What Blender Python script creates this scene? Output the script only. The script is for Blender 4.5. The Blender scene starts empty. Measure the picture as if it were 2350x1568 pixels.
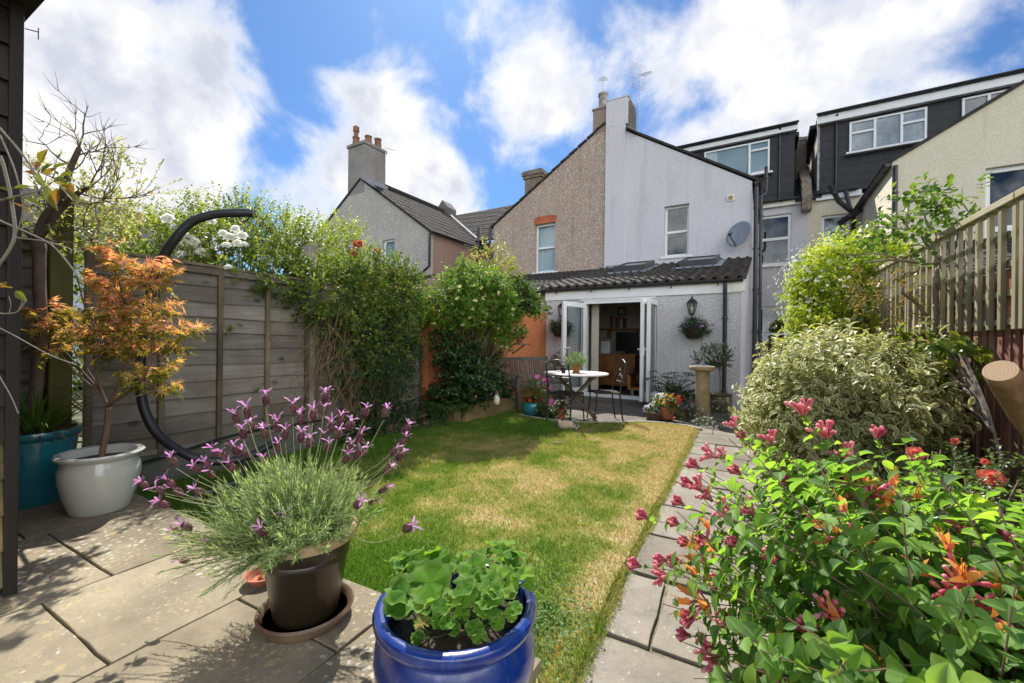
import bpy, math, random
import numpy as np
from mathutils import Vector, Matrix
rad = math.radians
# ------------------------------------------------------------------ camera, sky, sun, exposure
SC = bpy.context.scene
F, CH, PSI, ROLL = 960.0, 1.22, rad(28.5), rad(0.7)      # focal length in 1/2350 frame widths, eye height, yaw, roll
cam = bpy.data.cameras.new("camera"); camo = bpy.data.objects.new("camera", cam)
SC.collection.objects.link(camo); SC.camera = camo
cam.sensor_width = 36; cam.lens = 36 * F / 2350; cam.clip_start = 0.05; cam.clip_end = 2000
camo.matrix_world = (Matrix.Translation((0, 0, CH)) @ Matrix.Rotation(PSI, 4, 'Z') @ Matrix.Rotation(rad(90), 4, 'X')
                     @ Matrix.Rotation(ROLL, 4, 'Z'))
def ray(u, v):                                            # direction of a line of sight
    a, b = u - 1175.0, 784.0 - v
    c, s = math.cos(ROLL), math.sin(ROLL)
    r, w = (a * c - b * s) / F, (a * s + b * c) / F
    return Vector((r * math.cos(PSI) - math.sin(PSI), r * math.sin(PSI) + math.cos(PSI), w))
def at(u, v, d): return Vector((0, 0, CH)) + ray(u, v) * d   # the point d metres deep
SUN_AZ, SUN_EL = rad(-38), rad(49)                        # azimuth from +Y towards +X
sd = Vector((math.sin(SUN_AZ) * math.cos(SUN_EL), math.cos(SUN_AZ) * math.cos(SUN_EL), math.sin(SUN_EL)))
sl = bpy.data.lights.new("sun", 'SUN'); sl.energy = 2.3; sl.angle = rad(0.6); sl.color = (1, .955, .88)
so = bpy.data.objects.new("sun", sl); SC.collection.objects.link(so)
so.rotation_euler = sd.to_track_quat('Z', 'Y').to_euler()
SC.view_settings.view_transform = 'Standard'; SC.view_settings.look = 'None'
SC.view_settings.exposure = 2.0; SC.view_settings.gamma = 1
W = bpy.data.worlds.new("World"); SC.world = W; W.use_nodes = True
wt = W.node_tree; wt.nodes.clear()
def N(t, ty, **k):
    n = t.nodes.new(ty)
    for a, b in k.items():
        if a.startswith('i_'):
            key = a[2:]; n.inputs[int(key) if key.isdigit() else key.replace('_', ' ')].default_value = b
        else: setattr(n, a, b)
    return n
def sky():
    t = wt; L = t.links.new
    out = N(t, 'ShaderNodeOutputWorld'); bg = N(t, 'ShaderNodeBackground'); bg.inputs[1].default_value = 0.13
    L(bg.outputs[0], out.inputs[0])
    sk = N(t, 'ShaderNodeTexSky', sky_type='NISHITA', sun_disc=False, sun_elevation=SUN_EL, sun_rotation=SUN_AZ % (2 * math.pi),
           altitude=50, air_density=1.0, dust_density=0.4, ozone_density=2.2)
    co = N(t, 'ShaderNodeTexCoord')
    # where the clouds stand: (direction, angular radius, weight)
    B = [(150, 120, 17, 1.1), (300, 330, 11, .9), (330, 230, 10, .7), (100, 420, 16, 1.1), (560, 110, 6, .5), (590, 220, 6, .6), (520, 470, 12, .95), (830, 290, 8, .95),
         (940, 400, 10, .9), (1060, 470, 7, .6), (780, 470, 10, .9), (950, 100, 5, .45), (1150, 110, 8, .55), (1300, 60, 9, .6), (1200, 300, 9, .45), (1300, 180, 7, .5),
         (1550, 130, 11, .5), (1700, 260, 12, .7), (1900, 190, 11, .75), (1850, 40, 10, .45), (1500, 330, 9, .5), (2250, 10, 6, .5), (2330, 130, 6, .4),
         (730, 130, 7, -.6), (440, 330, 3, -.3), (1050, 250, 7, -.4), (2150, 120, 5, -.5), (2290, 60, 4, -.3), (640, 350, 4, -.3), (1180, 380, 7, -.3), (690, 40, 6, -.4)]
    BK_FILL = [(-ray(1175, 300), 75, 1.5), (Vector((.9, -.3, .5)), 45, .7)]           # unseen broad cloud added behind the camera to fill the shaded facades
    acc = None
    for d, r, w in [(ray(u, v), r, w) for u, v, r, w in B] + BK_FILL:
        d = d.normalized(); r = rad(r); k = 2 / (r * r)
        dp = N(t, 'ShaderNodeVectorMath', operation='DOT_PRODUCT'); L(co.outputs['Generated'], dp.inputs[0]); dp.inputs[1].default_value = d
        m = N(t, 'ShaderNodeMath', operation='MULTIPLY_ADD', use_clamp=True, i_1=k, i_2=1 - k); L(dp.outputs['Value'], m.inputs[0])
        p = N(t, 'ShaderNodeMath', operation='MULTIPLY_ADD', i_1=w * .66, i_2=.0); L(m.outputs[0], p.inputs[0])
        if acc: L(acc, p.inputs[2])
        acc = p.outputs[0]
    n1 = N(t, 'ShaderNodeTexNoise', i_Scale=5.2, i_Detail=11, i_Roughness=.57, i_Distortion=.25); L(co.outputs['Generated'], n1.inputs['Vector'])
    n2 = N(t, 'ShaderNodeTexNoise', i_Scale=6.5, i_Detail=8, i_Roughness=.55); L(co.outputs['Generated'], n2.inputs['Vector'])
    a = N(t, 'ShaderNodeMath', operation='MULTIPLY_ADD', i_1=4.3, i_2=-2.15); L(n1.outputs['Fac'], a.inputs[0])
    s1 = N(t, 'ShaderNodeMath', operation='ADD'); L(a.outputs[0], s1.inputs[0]); L(acc, s1.inputs[1])
    mr = N(t, 'ShaderNodeMapRange', interpolation_type='SMOOTHSTEP', i_1=.0, i_2=1.15); L(s1.outputs[0], mr.inputs[0])
    # thick parts turn slightly grey, thin parts stay white
    th = N(t, 'ShaderNodeMapRange', interpolation_type='SMOOTHSTEP', i_1=.5, i_2=1.25); L(s1.outputs[0], th.inputs[0])
    gm = N(t, 'ShaderNodeMath', operation='MULTIPLY'); L(th.outputs[0], gm.inputs[0]); nm = N(t, 'ShaderNodeMapRange', interpolation_type='SMOOTHSTEP', i_1=.38, i_2=.66); L(n2.outputs['Fac'], nm.inputs[0]); L(nm.outputs[0], gm.inputs[1])
    cm = N(t, 'ShaderNodeMix', data_type='RGBA'); L(gm.outputs[0], cm.inputs[0])
    cm.inputs[6].default_value = (2.12, 2.1, 2.08, 1); cm.inputs[7].default_value = (1.26, 1.33, 1.56, 1)
    # front-lit clouds away from the sun, raised further to fill the shaded fronts
    ds = N(t, 'ShaderNodeVectorMath', operation='DOT_PRODUCT'); L(co.outputs['Generated'], ds.inputs[0]); ds.inputs[1].default_value = (math.sin(SUN_AZ), math.cos(SUN_AZ), 0)
    fl = N(t, 'ShaderNodeMapRange', i_1=.1, i_2=-.5, i_3=1.0, i_4=4.2); L(ds.outputs['Value'], fl.inputs[0])
    cs = N(t, 'ShaderNodeVectorMath', operation='SCALE'); L(cm.outputs[2], cs.inputs[0]); L(fl.outputs[0], cs.inputs['Scale'])
    sc = N(t, 'ShaderNodeMix', data_type='RGBA', blend_type='MULTIPLY'); sc.inputs[0].default_value = 1
    L(sk.outputs[0], sc.inputs[6]); sc.inputs[7].default_value = (.125, .19, .26, 1)
    mx = N(t, 'ShaderNodeMix', data_type='RGBA'); L(mr.outputs[0], mx.inputs[0]); L(sc.outputs[2], mx.inputs[6]); L(cs.outputs[0], mx.inputs[7])
    L(mx.outputs[2], bg.inputs[0])
sky()
try: SC.cycles.max_bounces = 10; SC.cycles.transparent_max_bounces = 24; SC.cycles.use_denoising = True; SC.cycles.caustics_reflective = False; SC.cycles.caustics_refractive = False
except Exception: pass
# ------------------------------------------------------------------ helpers: materials
rnd = random.Random(11); G = np.random.default_rng(11)
def base_mat(name):
    m = bpy.data.materials.new(name); m.use_nodes = True
    t = m.node_tree; return m, t, t.nodes['Principled BSDF'], t.links.new
def coords(t, stretch=None, world=False):
    co = N(t, 'ShaderNodeTexCoord'); oi = N(t, 'ShaderNodeObjectInfo')
    ad = N(t, 'ShaderNodeVectorMath', operation='MULTIPLY_ADD'); L = t.links.new
    L(oi.outputs['Random'], ad.inputs[0]); ad.inputs[1].default_value = (37, 91, 53); L(co.outputs['Object'], ad.inputs[2])
    if not stretch: return ad.outputs[0]
    mp = N(t, 'ShaderNodeMapping'); mp.inputs['Scale'].default_value = stretch; L(ad.outputs[0], mp.inputs[0]); return mp.outputs[0]
def c4(c): return (c[0], c[1], c[2], 1)
def mat(name, c1, c2=None, scale=6, rough=.6, bump=0, bscale=60, spec=.5, metal=0, ramp=(.35, .65), stretch=None, c3=None, s3=40, r3=(.62, .7), coat=0, detail=5, bdist=.01):
    m, t, p, L = base_mat(name); v = coords(t, stretch)
    p.inputs['Roughness'].default_value = rough; p.inputs['Specular IOR Level'].default_value = spec; p.inputs['Metallic'].default_value = metal
    p.inputs['Coat Weight'].default_value = coat; p.inputs['Coat Roughness'].default_value = .08
    if c2 is None: c2 = tuple(x * .82 for x in c1)
    n = N(t, 'ShaderNodeTexNoise', i_Scale=scale, i_Detail=detail, i_Roughness=.6); L(v, n.inputs['Vector'])
    mr = N(t, 'ShaderNodeMapRange', i_1=ramp[0], i_2=ramp[1]); L(n.outputs['Fac'], mr.inputs[0])
    mx = N(t, 'ShaderNodeMix', data_type='RGBA'); L(mr.outputs[0], mx.inputs[0]); mx.inputs[6].default_value = c4(c1); mx.inputs[7].default_value = c4(c2)
    col = mx.outputs[2]
    if c3:
        n3 = N(t, 'ShaderNodeTexNoise', i_Scale=s3, i_Detail=4, i_Roughness=.65); L(v, n3.inputs['Vector'])
        m3 = N(t, 'ShaderNodeMapRange', i_1=r3[0], i_2=r3[1]); L(n3.outputs['Fac'], m3.inputs[0])
        x3 = N(t, 'ShaderNodeMix', data_type='RGBA'); L(m3.outputs[0], x3.inputs[0]); L(col, x3.inputs[6]); x3.inputs[7].default_value = c4(c3); col = x3.outputs[2]
    L(col, p.inputs['Base Color'])
    if bump:
        nb = N(t, 'ShaderNodeTexNoise', i_Scale=bscale, i_Detail=4, i_Roughness=.6); L(v, nb.inputs['Vector'])
        b = N(t, 'ShaderNodeBump', i_Strength=bump, i_Distance=bdist); L(nb.outputs['Fac'], b.inputs['Height']); L(b.outputs[0], p.inputs['Normal'])
    return m
def leaf_mat(name, cols, rough=.42, trans=.45, tcol=None, spec=.35, edge=None, elo=.3, ehi=.62):
    """cols: list of colours picked per leaf by the attribute rv; edge: margin colour by attribute ed"""
    m, t, p, L = base_mat(name)
    at_ = N(t, 'ShaderNodeAttribute', attribute_name='rv')
    cr = N(t, 'ShaderNodeValToRGB'); L(at_.outputs['Fac'], cr.inputs[0])
    e = cr.color_ramp.elements
    while len(e) < len(cols): e.new(.5)
    for i, c in enumerate(cols): e[i].position = i / max(1, len(cols) - 1); e[i].color = c4(c)
    col = cr.outputs[0]
    if edge:
        ae = N(t, 'ShaderNodeAttribute', attribute_name='ed'); mr = N(t, 'ShaderNodeMapRange', i_1=elo, i_2=ehi); L(ae.outputs['Fac'], mr.inputs[0])
        mx = N(t, 'ShaderNodeMix', data_type='RGBA'); L(mr.outputs[0], mx.inputs[0]); L(col, mx.inputs[6]); mx.inputs[7].default_value = c4(edge); col = mx.outputs[2]
    L(col, p.inputs['Base Color']); p.inputs['Roughness'].default_value = rough; p.inputs['Specular IOR Level'].default_value = spec
    if trans:
        tr = N(t, 'ShaderNodeBsdfTranslucent'); g = N(t, 'ShaderNodeMix', data_type='RGBA', blend_type='MULTIPLY'); g.inputs[0].default_value = 1
        L(col, g.inputs[6]); g.inputs[7].default_value = c4(tcol or (1.5, 1.45, .75)); L(g.outputs[2], tr.inputs[0])
        ms = N(t, 'ShaderNodeMixShader', i_0=trans); L(p.outputs[0], ms.inputs[1]); L(tr.outputs[0], ms.inputs[2])
        L(ms.outputs[0], t.nodes['Material Output'].inputs[0])
    return m
def wood_mat(name, c1, c2, axis=1, rough=.75, grain=14, bump=.4, knots=True, c3=None):
    """grain runs along the axis (0 x, 1 y, 2 z)"""
    st = [grain, grain, grain]; st[axis] = grain * .06
    m, t, p, L = base_mat(name); v = coords(t, tuple(st)); v0 = coords(t)
    n = N(t, 'ShaderNodeTexNoise', i_Scale=2.2, i_Detail=7, i_Roughness=.65, i_Distortion=1.1); L(v, n.inputs['Vector'])
    n2 = N(t, 'ShaderNodeTexNoise', i_Scale=2.3, i_Detail=4); L(v0, n2.inputs['Vector'])
    mr = N(t, 'ShaderNodeMapRange', i_1=.3, i_2=.7); L(n.outputs['Fac'], mr.inputs[0])
    mx = N(t, 'ShaderNodeMix', data_type='RGBA'); L(mr.outputs[0], mx.inputs[0]); mx.inputs[6].default_value = c4(c1); mx.inputs[7].default_value = c4(c2)
    m2 = N(t, 'ShaderNodeMapRange', i_1=.35, i_2=.7); L(n2.outputs['Fac'], m2.inputs[0])
    x2 = N(t, 'ShaderNodeMix', data_type='RGBA'); L(m2.outputs[0], x2.inputs[0]); L(mx.outputs[2], x2.inputs[6]); x2.inputs[7].default_value = c4(c3 or tuple(x * .6 for x in c2))
    col = x2.outputs[2]
    if knots:
        st2 = [5, 5, 5]; st2[axis] = 3.0
        vk = coords(t, tuple(st2)); vo = N(t, 'ShaderNodeTexVoronoi', i_Scale=1.0, i_Randomness=1); L(vk, vo.inputs['Vector'])
        mk = N(t, 'ShaderNodeMapRange', i_1=.07, i_2=.17, i_3=.75, i_4=0.); L(vo.outputs['Distance'], mk.inputs[0])
        xk = N(t, 'ShaderNodeMix', data_type='RGBA'); L(mk.outputs[0], xk.inputs[0]); L(col, xk.inputs[6]); xk.inputs[7].default_value = c4(tuple(x * .3 for x in c2)); col = xk.outputs[2]
    ra = N(t, 'ShaderNodeAttribute', attribute_name='rv'); rm = N(t, 'ShaderNodeMapRange', i_3=.72, i_4=1.25); L(ra.outputs['Fac'], rm.inputs[0])   # each board its own tone
    rs = N(t, 'ShaderNodeVectorMath', operation='SCALE'); L(col, rs.inputs[0]); L(rm.outputs[0], rs.inputs['Scale']); col = rs.outputs[0]
    L(col, p.inputs['Base Color']); p.inputs['Roughness'].default_value = rough; p.inputs['Specular IOR Level'].default_value = .3
    b = N(t, 'ShaderNodeBump', i_Strength=bump, i_Distance=.006); L(n.outputs['Fac'], b.inputs['Height']); L(b.outputs[0], p.inputs['Normal'])
    return m
def render_mat(name, base, speck, patch, bscale=90, bump=.9, sp=(.56, .66), dist=.012):
    """pebbledash or textured render: fine stones, broad staining"""
    m, t, p, L = base_mat(name); v = coords(t)
    n = N(t, 'ShaderNodeTexNoise', i_Scale=.8, i_Detail=6, i_Roughness=.62); L(v, n.inputs['Vector'])
    mr = N(t, 'ShaderNodeMapRange', i_1=.36, i_2=.68); L(n.outputs['Fac'], mr.inputs[0])
    mx = N(t, 'ShaderNodeMix', data_type='RGBA'); L(mr.outputs[0], mx.inputs[0]); mx.inputs[6].default_value = c4(base); mx.inputs[7].default_value = c4(patch)
    nb = N(t, 'ShaderNodeTexNoise', i_Scale=bscale, i_Detail=3, i_Roughness=.55); L(v, nb.inputs['Vector'])
    ms = N(t, 'ShaderNodeMapRange', i_1=sp[0], i_2=sp[1]); L(nb.outputs['Fac'], ms.inputs[0])
    x2 = N(t, 'ShaderNodeMix', data_type='RGBA'); L(ms.outputs[0], x2.inputs[0]); L(mx.outputs[2], x2.inputs[6]); x2.inputs[7].default_value = c4(speck)
    vs = coords(t, (2.5, 2.5, .25)); ns = N(t, 'ShaderNodeTexNoise', i_Scale=1.6, i_Detail=5, i_Roughness=.6); L(vs, ns.inputs['Vector'])
    mst = N(t, 'ShaderNodeMapRange', i_1=.54, i_2=.8, i_3=0, i_4=.42); L(ns.outputs['Fac'], mst.inputs[0])
    x3 = N(t, 'ShaderNodeMix', data_type='RGBA'); L(mst.outputs[0], x3.inputs[0]); L(x2.outputs[2], x3.inputs[6]); x3.inputs[7].default_value = c4(tuple(q * .55 for q in base))
    L(x3.outputs[2], p.inputs['Base Color']); p.inputs['Roughness'].default_value = .9; p.inputs['Specular IOR Level'].default_value = .2
    b = N(t, 'ShaderNodeBump', i_Strength=bump, i_Distance=dist); L(nb.outputs['Fac'], b.inputs['Height']); L(b.outputs[0], p.inputs['Normal'])
    return m
def brick_mat(name, c1, c2, mortar, bw=.22, bh=.075, ms=.012, rough=.85, swz=True, bump=.6):
    m, t, p, L = base_mat(name); co = N(t, 'ShaderNodeTexCoord'); sp = N(t, 'ShaderNodeSeparateXYZ'); L(co.outputs['Object'], sp.inputs[0])
    ad = N(t, 'ShaderNodeMath', operation='ADD'); L(sp.outputs[0], ad.inputs[0]); L(sp.outputs[1], ad.inputs[1])
    cb = N(t, 'ShaderNodeCombineXYZ'); L(ad.outputs[0], cb.inputs[0]); L(sp.outputs[2], cb.inputs[1])
    br = N(t, 'ShaderNodeTexBrick', i_Scale=1.0, i_Mortar_Size=ms, i_Mortar_Smooth=.1, i_Brick_Width=bw, i_Row_Height=bh)
    br.inputs['Color1'].default_value = c4(c1); br.inputs['Color2'].default_value = c4(c2); br.inputs['Mortar'].default_value = c4(mortar); br.inputs['Bias'].default_value = 0
    L(cb.outputs[0], br.inputs['Vector'])
    n = N(t, 'ShaderNodeTexNoise', i_Scale=5, i_Detail=6); L(co.outputs['Object'], n.inputs['Vector'])
    mr = N(t, 'ShaderNodeMapRange', i_1=.3, i_2=.7, i_3=.6, i_4=1.15); L(n.outputs['Fac'], mr.inputs[0])
    mx = N(t, 'ShaderNodeVectorMath', operation='SCALE'); L(br.outputs['Color'], mx.inputs[0]); L(mr.outputs[0], mx.inputs['Scale'])
    L(mx.outputs[0], p.inputs['Base Color']); p.inputs['Roughness'].default_value = rough
    b = N(t, 'ShaderNodeBump', i_Strength=bump, i_Distance=.01, invert=True); L(br.outputs['Fac'], b.inputs['Height']); L(b.outputs[0], p.inputs['Normal'])
    return m
def glass_mat(name, tint=(.9, .95, .95), refl=.0):
    m, t, p, L = base_mat(name); t.nodes.remove(p)
    tr = N(t, 'ShaderNodeBsdfTransparent'); tr.inputs[0].default_value = c4(tint); gl = N(t, 'ShaderNodeBsdfGlossy', i_Roughness=.015)
    lw = N(t, 'ShaderNodeLayerWeight', i_Blend=.5); fr = N(t, 'ShaderNodeMath', operation='POWER', i_1=4.0); L(lw.outputs['Facing'], fr.inputs[0])
    ad = N(t, 'ShaderNodeMath', operation='MULTIPLY_ADD', use_clamp=True, i_1=.9, i_2=.045 + refl); L(fr.outputs[0], ad.inputs[0])
    ms = N(t, 'ShaderNodeMixShader'); L(ad.outputs[0], ms.inputs[0]); L(tr.outputs[0], ms.inputs[1]); L(gl.outputs[0], ms.inputs[2])
    L(ms.outputs[0], t.nodes['Material Output'].inputs[0]); return m
# ------------------------------------------------------------------ helpers: meshes and objects
HA = rad(-2.5); RH = Matrix.Rotation(HA, 4, 'Z')          # the terrace stands 2.5 degrees off the garden
OFF = {}
def tag(o, label=None, cat=None, group=None, kind=None):
    for k, v in (('label', label), ('category', cat), ('group', group), ('kind', kind)):
        if v: o[k] = v
    return o
def thing(name, label, cat, loc=(0, 0, 0), house=False, rz=0, group=None):
    o = bpy.data.objects.new(name, None); o.empty_display_size = .1; SC.collection.objects.link(o)
    l = Vector(loc); o.location = (RH @ l) if house else l; o.rotation_euler = (0, 0, HA if house else rz)
    OFF[o.name] = l if (house or not rz) else Vector((0, 0, 0)); tag(o, label, cat, group); return o
class MB:
    def __init__(s): s.V = []; s.n = 0; s.F = []; s.A = []; s.E = []
    def add(s, V, Fs, rv=0., ed=None):
        V = np.asarray(V, float).reshape(-1, 3); s.V.append(V)
        by = {}
        for f in Fs: by.setdefault(len(f), []).append(f)
        for k, l in by.items(): s.F.append(np.asarray(l, np.int64) + s.n)
        s.A.append(np.full(len(V), rv, float) if np.isscalar(rv) else np.asarray(rv, float)); s.E.append(np.zeros(len(V)) if ed is None else np.asarray(ed, float)); s.n += len(V); return s
    def inst(s, tpl, P, D, Nn, L, Wd, rv=None, zs=None):
        tv, tf, te = tpl; P = np.asarray(P, float); n = len(P)
        if not n: return s
        D = D / (np.linalg.norm(D, axis=1, keepdims=True) + 1e-9); Nn = Nn - (Nn * D).sum(1, keepdims=True) * D
        Nn = Nn / (np.linalg.norm(Nn, axis=1, keepdims=True) + 1e-9); Y = np.cross(Nn, D)
        L = np.broadcast_to(np.asarray(L, float), (n,)); Wd = np.broadcast_to(np.asarray(Wd, float), (n,)); zs = L if zs is None else np.broadcast_to(zs, (n,))
        k = len(tv)
        V = (P[:, None] + D[:, None] * (tv[None, :, 0:1] * L[:, None, None]) + Y[:, None] * (tv[None, :, 1:2] * Wd[:, None, None]) + Nn[:, None] * (tv[None, :, 2:3] * zs[:, None, None])).reshape(-1, 3)
        if rv is None: rv = G.random(n)
        s.V.append(V); s.A.append(np.repeat(np.broadcast_to(rv, (n,)), k)); s.E.append(np.tile(te, n))
        by = {}
        for f in tf: by.setdefault(len(f), []).append(f)
        for q, l in by.items():
            a = np.asarray(l, np.int64); s.F.append((a[None] + (np.arange(n) * k)[:, None, None] + s.n).reshape(-1, q))
        s.n += n * k; return s
    def box(s, x0, x1, y0, y1, z0, z1, M=None, rv=None):
        V = np.array([(x, y, z) for z in (z0, z1) for y in (y0, y1) for x in (x0, x1)], float)
        if M is not None: V = V @ np.array(M.to_3x3()).T + np.array(M.translation)
        return s.add(V, [(0, 2, 3, 1), (4, 5, 7, 6), (0, 1, 5, 4), (2, 6, 7, 3), (0, 4, 6, 2), (1, 3, 7, 5)], G.random() if rv is None else rv)
    def bar(s, a, b, w, h, up=(0, 0, 1)):                 # a squared bar from a to b
        a, b = Vector(a), Vector(b); d = b - a; x = d.normalized(); u = Vector(up)
        if abs(x.dot(u)) > .98: u = Vector((0, 1, 0))
        y = u.cross(x).normalized(); z = x.cross(y); M = Matrix((x, y, z)).transposed().to_4x4(); M.translation = a
        return s.box(0, d.length, -w / 2, w / 2, -h / 2, h / 2, M)
    def tube(s, pts, rs, n=8, cap=True, rv=None):
        pts = [Vector(p) for p in pts]; m = len(pts)
        if np.isscalar(rs): rs = [rs] * m
        V = []; ref = None
        for i, p in enumerate(pts):
            d = (pts[min(i + 1, m - 1)] - pts[max(i - 1, 0)]).normalized()
            if ref is None: ref = Vector((0, 0, 1)) if abs(d.z) < .9 else Vector((1, 0, 0))
            x = (ref - d * ref.dot(d)).normalized(); y = d.cross(x); ref = x
            V += [p + (x * math.cos(6.28319 * j / n) + y * math.sin(6.28319 * j / n)) * rs[i] for j in range(n)]
        Fs = [(i * n + j, i * n + (j + 1) % n, (i + 1) * n + (j + 1) % n, (i + 1) * n + j) for i in range(m - 1) for j in range(n)]
        if cap: Fs += [tuple(range(n - 1, -1, -1)), tuple((m - 1) * n + j for j in range(n))]
        return s.add([tuple(v) for v in V], Fs, rnd.random() if rv is None else rv)
    def lathe(s, prof, c=(0, 0, 0), n=40, wob=0, ax=None):
        V = []; c = Vector(c)
        for r, z in prof:
            for j in range(n):
                a = 6.28319 * j / n; q = r * (1 + wob * math.sin(3 * a + z * 5)); V.append((c.x + q * math.cos(a), c.y + q * math.sin(a), c.z + z))
        m = len(prof)
        Fs = [(i * n + j, i * n + (j + 1) % n, (i + 1) * n + (j + 1) % n, (i + 1) * n + j) for i in range(m - 1) for j in range(n)]
        if prof[0][0] > 1e-4: Fs.append(tuple(range(n - 1, -1, -1)))
        if prof[-1][0] > 1e-4: Fs.append(tuple((m - 1) * n + j for j in range(n)))
        return s.add(V, Fs, .5)
    def prism(s, poly, y0, y1, M=None):                   # poly in (x,z), from y0 to y1
        k = len(poly); V = [(x, y0, z) for x, z in poly] + [(x, y1, z) for x, z in poly]
        if M is not None: V = [tuple(M @ Vector(v)) for v in V]
        return s.add(V, [tuple(range(k)), tuple(range(2 * k - 1, k - 1, -1))] + [(i, i + k, (i + 1) % k + k, (i + 1) % k) for i in range(k)], .5)
    def slab(s, poly, z0, z1):                            # poly in (x,y)
        k = len(poly); V = [(x, y, z0) for x, y in poly] + [(x, y, z1) for x, y in poly]
        return s.add(V, [tuple(range(k - 1, -1, -1)), tuple(range(k, 2 * k))] + [(i, (i + 1) % k, (i + 1) % k + k, i + k) for i in range(k)], .5)
    def blob(s, c, r, n=10, squash=(1, 1, 1)):
        V = []; Fs = []; c = Vector(c); m = n // 2 + 1
        for i in range(m):
            t = math.pi * i / (m - 1)
            for j in range(n): a = 6.28319 * j / n; V.append((c.x + r * squash[0] * math.sin(t) * math.cos(a), c.y + r * squash[1] * math.sin(t) * math.sin(a), c.z - r * squash[2] * math.cos(t)))
        Fs = [(i * n + j, i * n + (j + 1) % n, (i + 1) * n + (j + 1) % n, (i + 1) * n + j) for i in range(m - 1) for j in range(n)]
        return s.add(V, Fs, rnd.random())
    def build(s, name, m, parent=None, smooth=False, bevel=0, loc=None, attr=True, local=False):
        V = np.concatenate(s.V); off = Vector((0, 0, 0))
        if parent is not None and not local: off = OFF[parent.name]
        elif loc is not None: off = Vector(loc)
        V = V - np.array(off)
        me = bpy.data.meshes.new(name); me.vertices.add(len(V)); me.vertices.foreach_set('co', V.astype(np.float32).ravel())
        nl = sum(f.size for f in s.F); nf = sum(len(f) for f in s.F)
        me.loops.add(nl); me.polygons.add(nf)
        me.loops.foreach_set('vertex_index', np.concatenate([f.ravel() for f in s.F]).astype(np.int32))
        tot = np.concatenate([np.full(len(f), f.shape[1]) for f in s.F]); st = np.concatenate([[0], np.cumsum(tot)[:-1]])
        me.polygons.foreach_set('loop_start', st.astype(np.int32)); me.polygons.foreach_set('loop_total', tot.astype(np.int32))
        me.polygons.foreach_set('use_smooth', np.full(nf, bool(smooth)))
        me.update(calc_edges=True)
        if attr:
            for nm, ar in (('rv', s.A), ('ed', s.E)):
                a = me.attributes.new(nm, 'FLOAT', 'POINT'); a.data.foreach_set('value', np.concatenate(ar).astype(np.float32))
        if m is not None: me.materials.append(m)
        o = bpy.data.objects.new(name, me); SC.collection.objects.link(o)
        if parent is not None: o.parent = parent; OFF[o.name] = off if not local else Vector((0, 0, 0))
        elif loc is not None: o.location = off; OFF[o.name] = off
        else: OFF[o.name] = Vector((0, 0, 0))
        if bevel:
            b = o.modifiers.new('bevel', 'BEVEL'); b.width = bevel; b.segments = 2; b.limit_method = 'ANGLE'; b.angle_limit = rad(40)
        return o
def copy_tree(o, parent=None):
    c = o.copy(); SC.collection.objects.link(c); c.parent = parent
    for ch in [x for x in o.children]: copy_tree(ch, c)
    return c
def smooth_by_angle(o, deg=35):
    me = o.data; me.polygons.foreach_set('use_smooth', np.ones(len(me.polygons), bool))
    try: me.set_sharp_from_angle(angle=rad(deg))
    except Exception: pass
    return o
# leaf shapes: (vertices, faces, edge weight)
def T(v, f, e=None): v = np.array(v, float); return (v, f, np.zeros(len(v)) if e is None else np.array(e, float))
OVAL = T([(0, 0, 0), (.3, .42, .07), (.7, .36, .07), (1, 0, -.1), (.7, -.36, .07), (.3, -.42, .07), (.5, 0, 0)], [(0, 6, 2, 1), (6, 3, 2), (0, 5, 4, 6), (6, 4, 3)])
def grid_leaf(ws, fold=.16, droop=.12, nose=1.0, rib=False):
    k = len(ws); V = []; E = []
    for i, w in enumerate(ws):
        t = i / (k - 1); z = -droop * t * t
        for y, e in ((-1, 1), (-.5, 0), (0, 0), (.5, 0), (1, 1)): V.append((t * nose, y * w, z + fold * abs(y) * w)); E.append((1 if (e or i == k - 1) else 0) if not rib else (1 if y == 0 else 0))
    Fs = [(i * 5 + j, (i + 1) * 5 + j, (i + 1) * 5 + j + 1, i * 5 + j + 1) for i in range(k - 1) for j in range(4)]
    return T(V, Fs, E)
BIG = grid_leaf([.03, .27, .42, .5, .5, .43, .28, .04], .3, .2, rib=True)
VAR = grid_leaf([.04, .36, .48, .32, .03], .25, .15)
BLADE = T([(0, -.5, 0), (0, .5, 0), (.4, -.45, .12), (.4, .45, .12), (.75, -.3, .05), (.75, .3, .05), (1, 0, -.12)], [(0, 2, 3, 1), (2, 4, 5, 3), (4, 6, 5)])
GRASS = T([(0, -.5, 0), (0, .5, 0), (.55, -.38, .06), (.55, .38, .06), (1, 0, .22)], [(0, 2, 3, 1), (2, 4, 3)])
NEEDLE = T([(0, -.5, 0), (0, .5, 0), (.6, .4, .06), (.6, -.4, .06), (1, 0, .16)], [(0, 1, 2, 3), (3, 2, 4)])
def maple():
    L = [(-128, .4), (-84, .68), (-42, .92), (0, 1.), (42, .92), (84, .68), (128, .4)]; V = [(0, 0, 0)]
    for i, (a, l) in enumerate(L):
        a = rad(a); V.append((.1 + l * math.cos(a) * .9, l * math.sin(a) * .62, -.16 * l * l))
        if i < 6: b = a + rad(21); V.append((.1 + .24 * math.cos(b), .24 * math.sin(b) * .62, .02))
    return T(V, [(0, i, i + 1) for i in range(1, len(V) - 1)])
MAPLE = maple()
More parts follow.
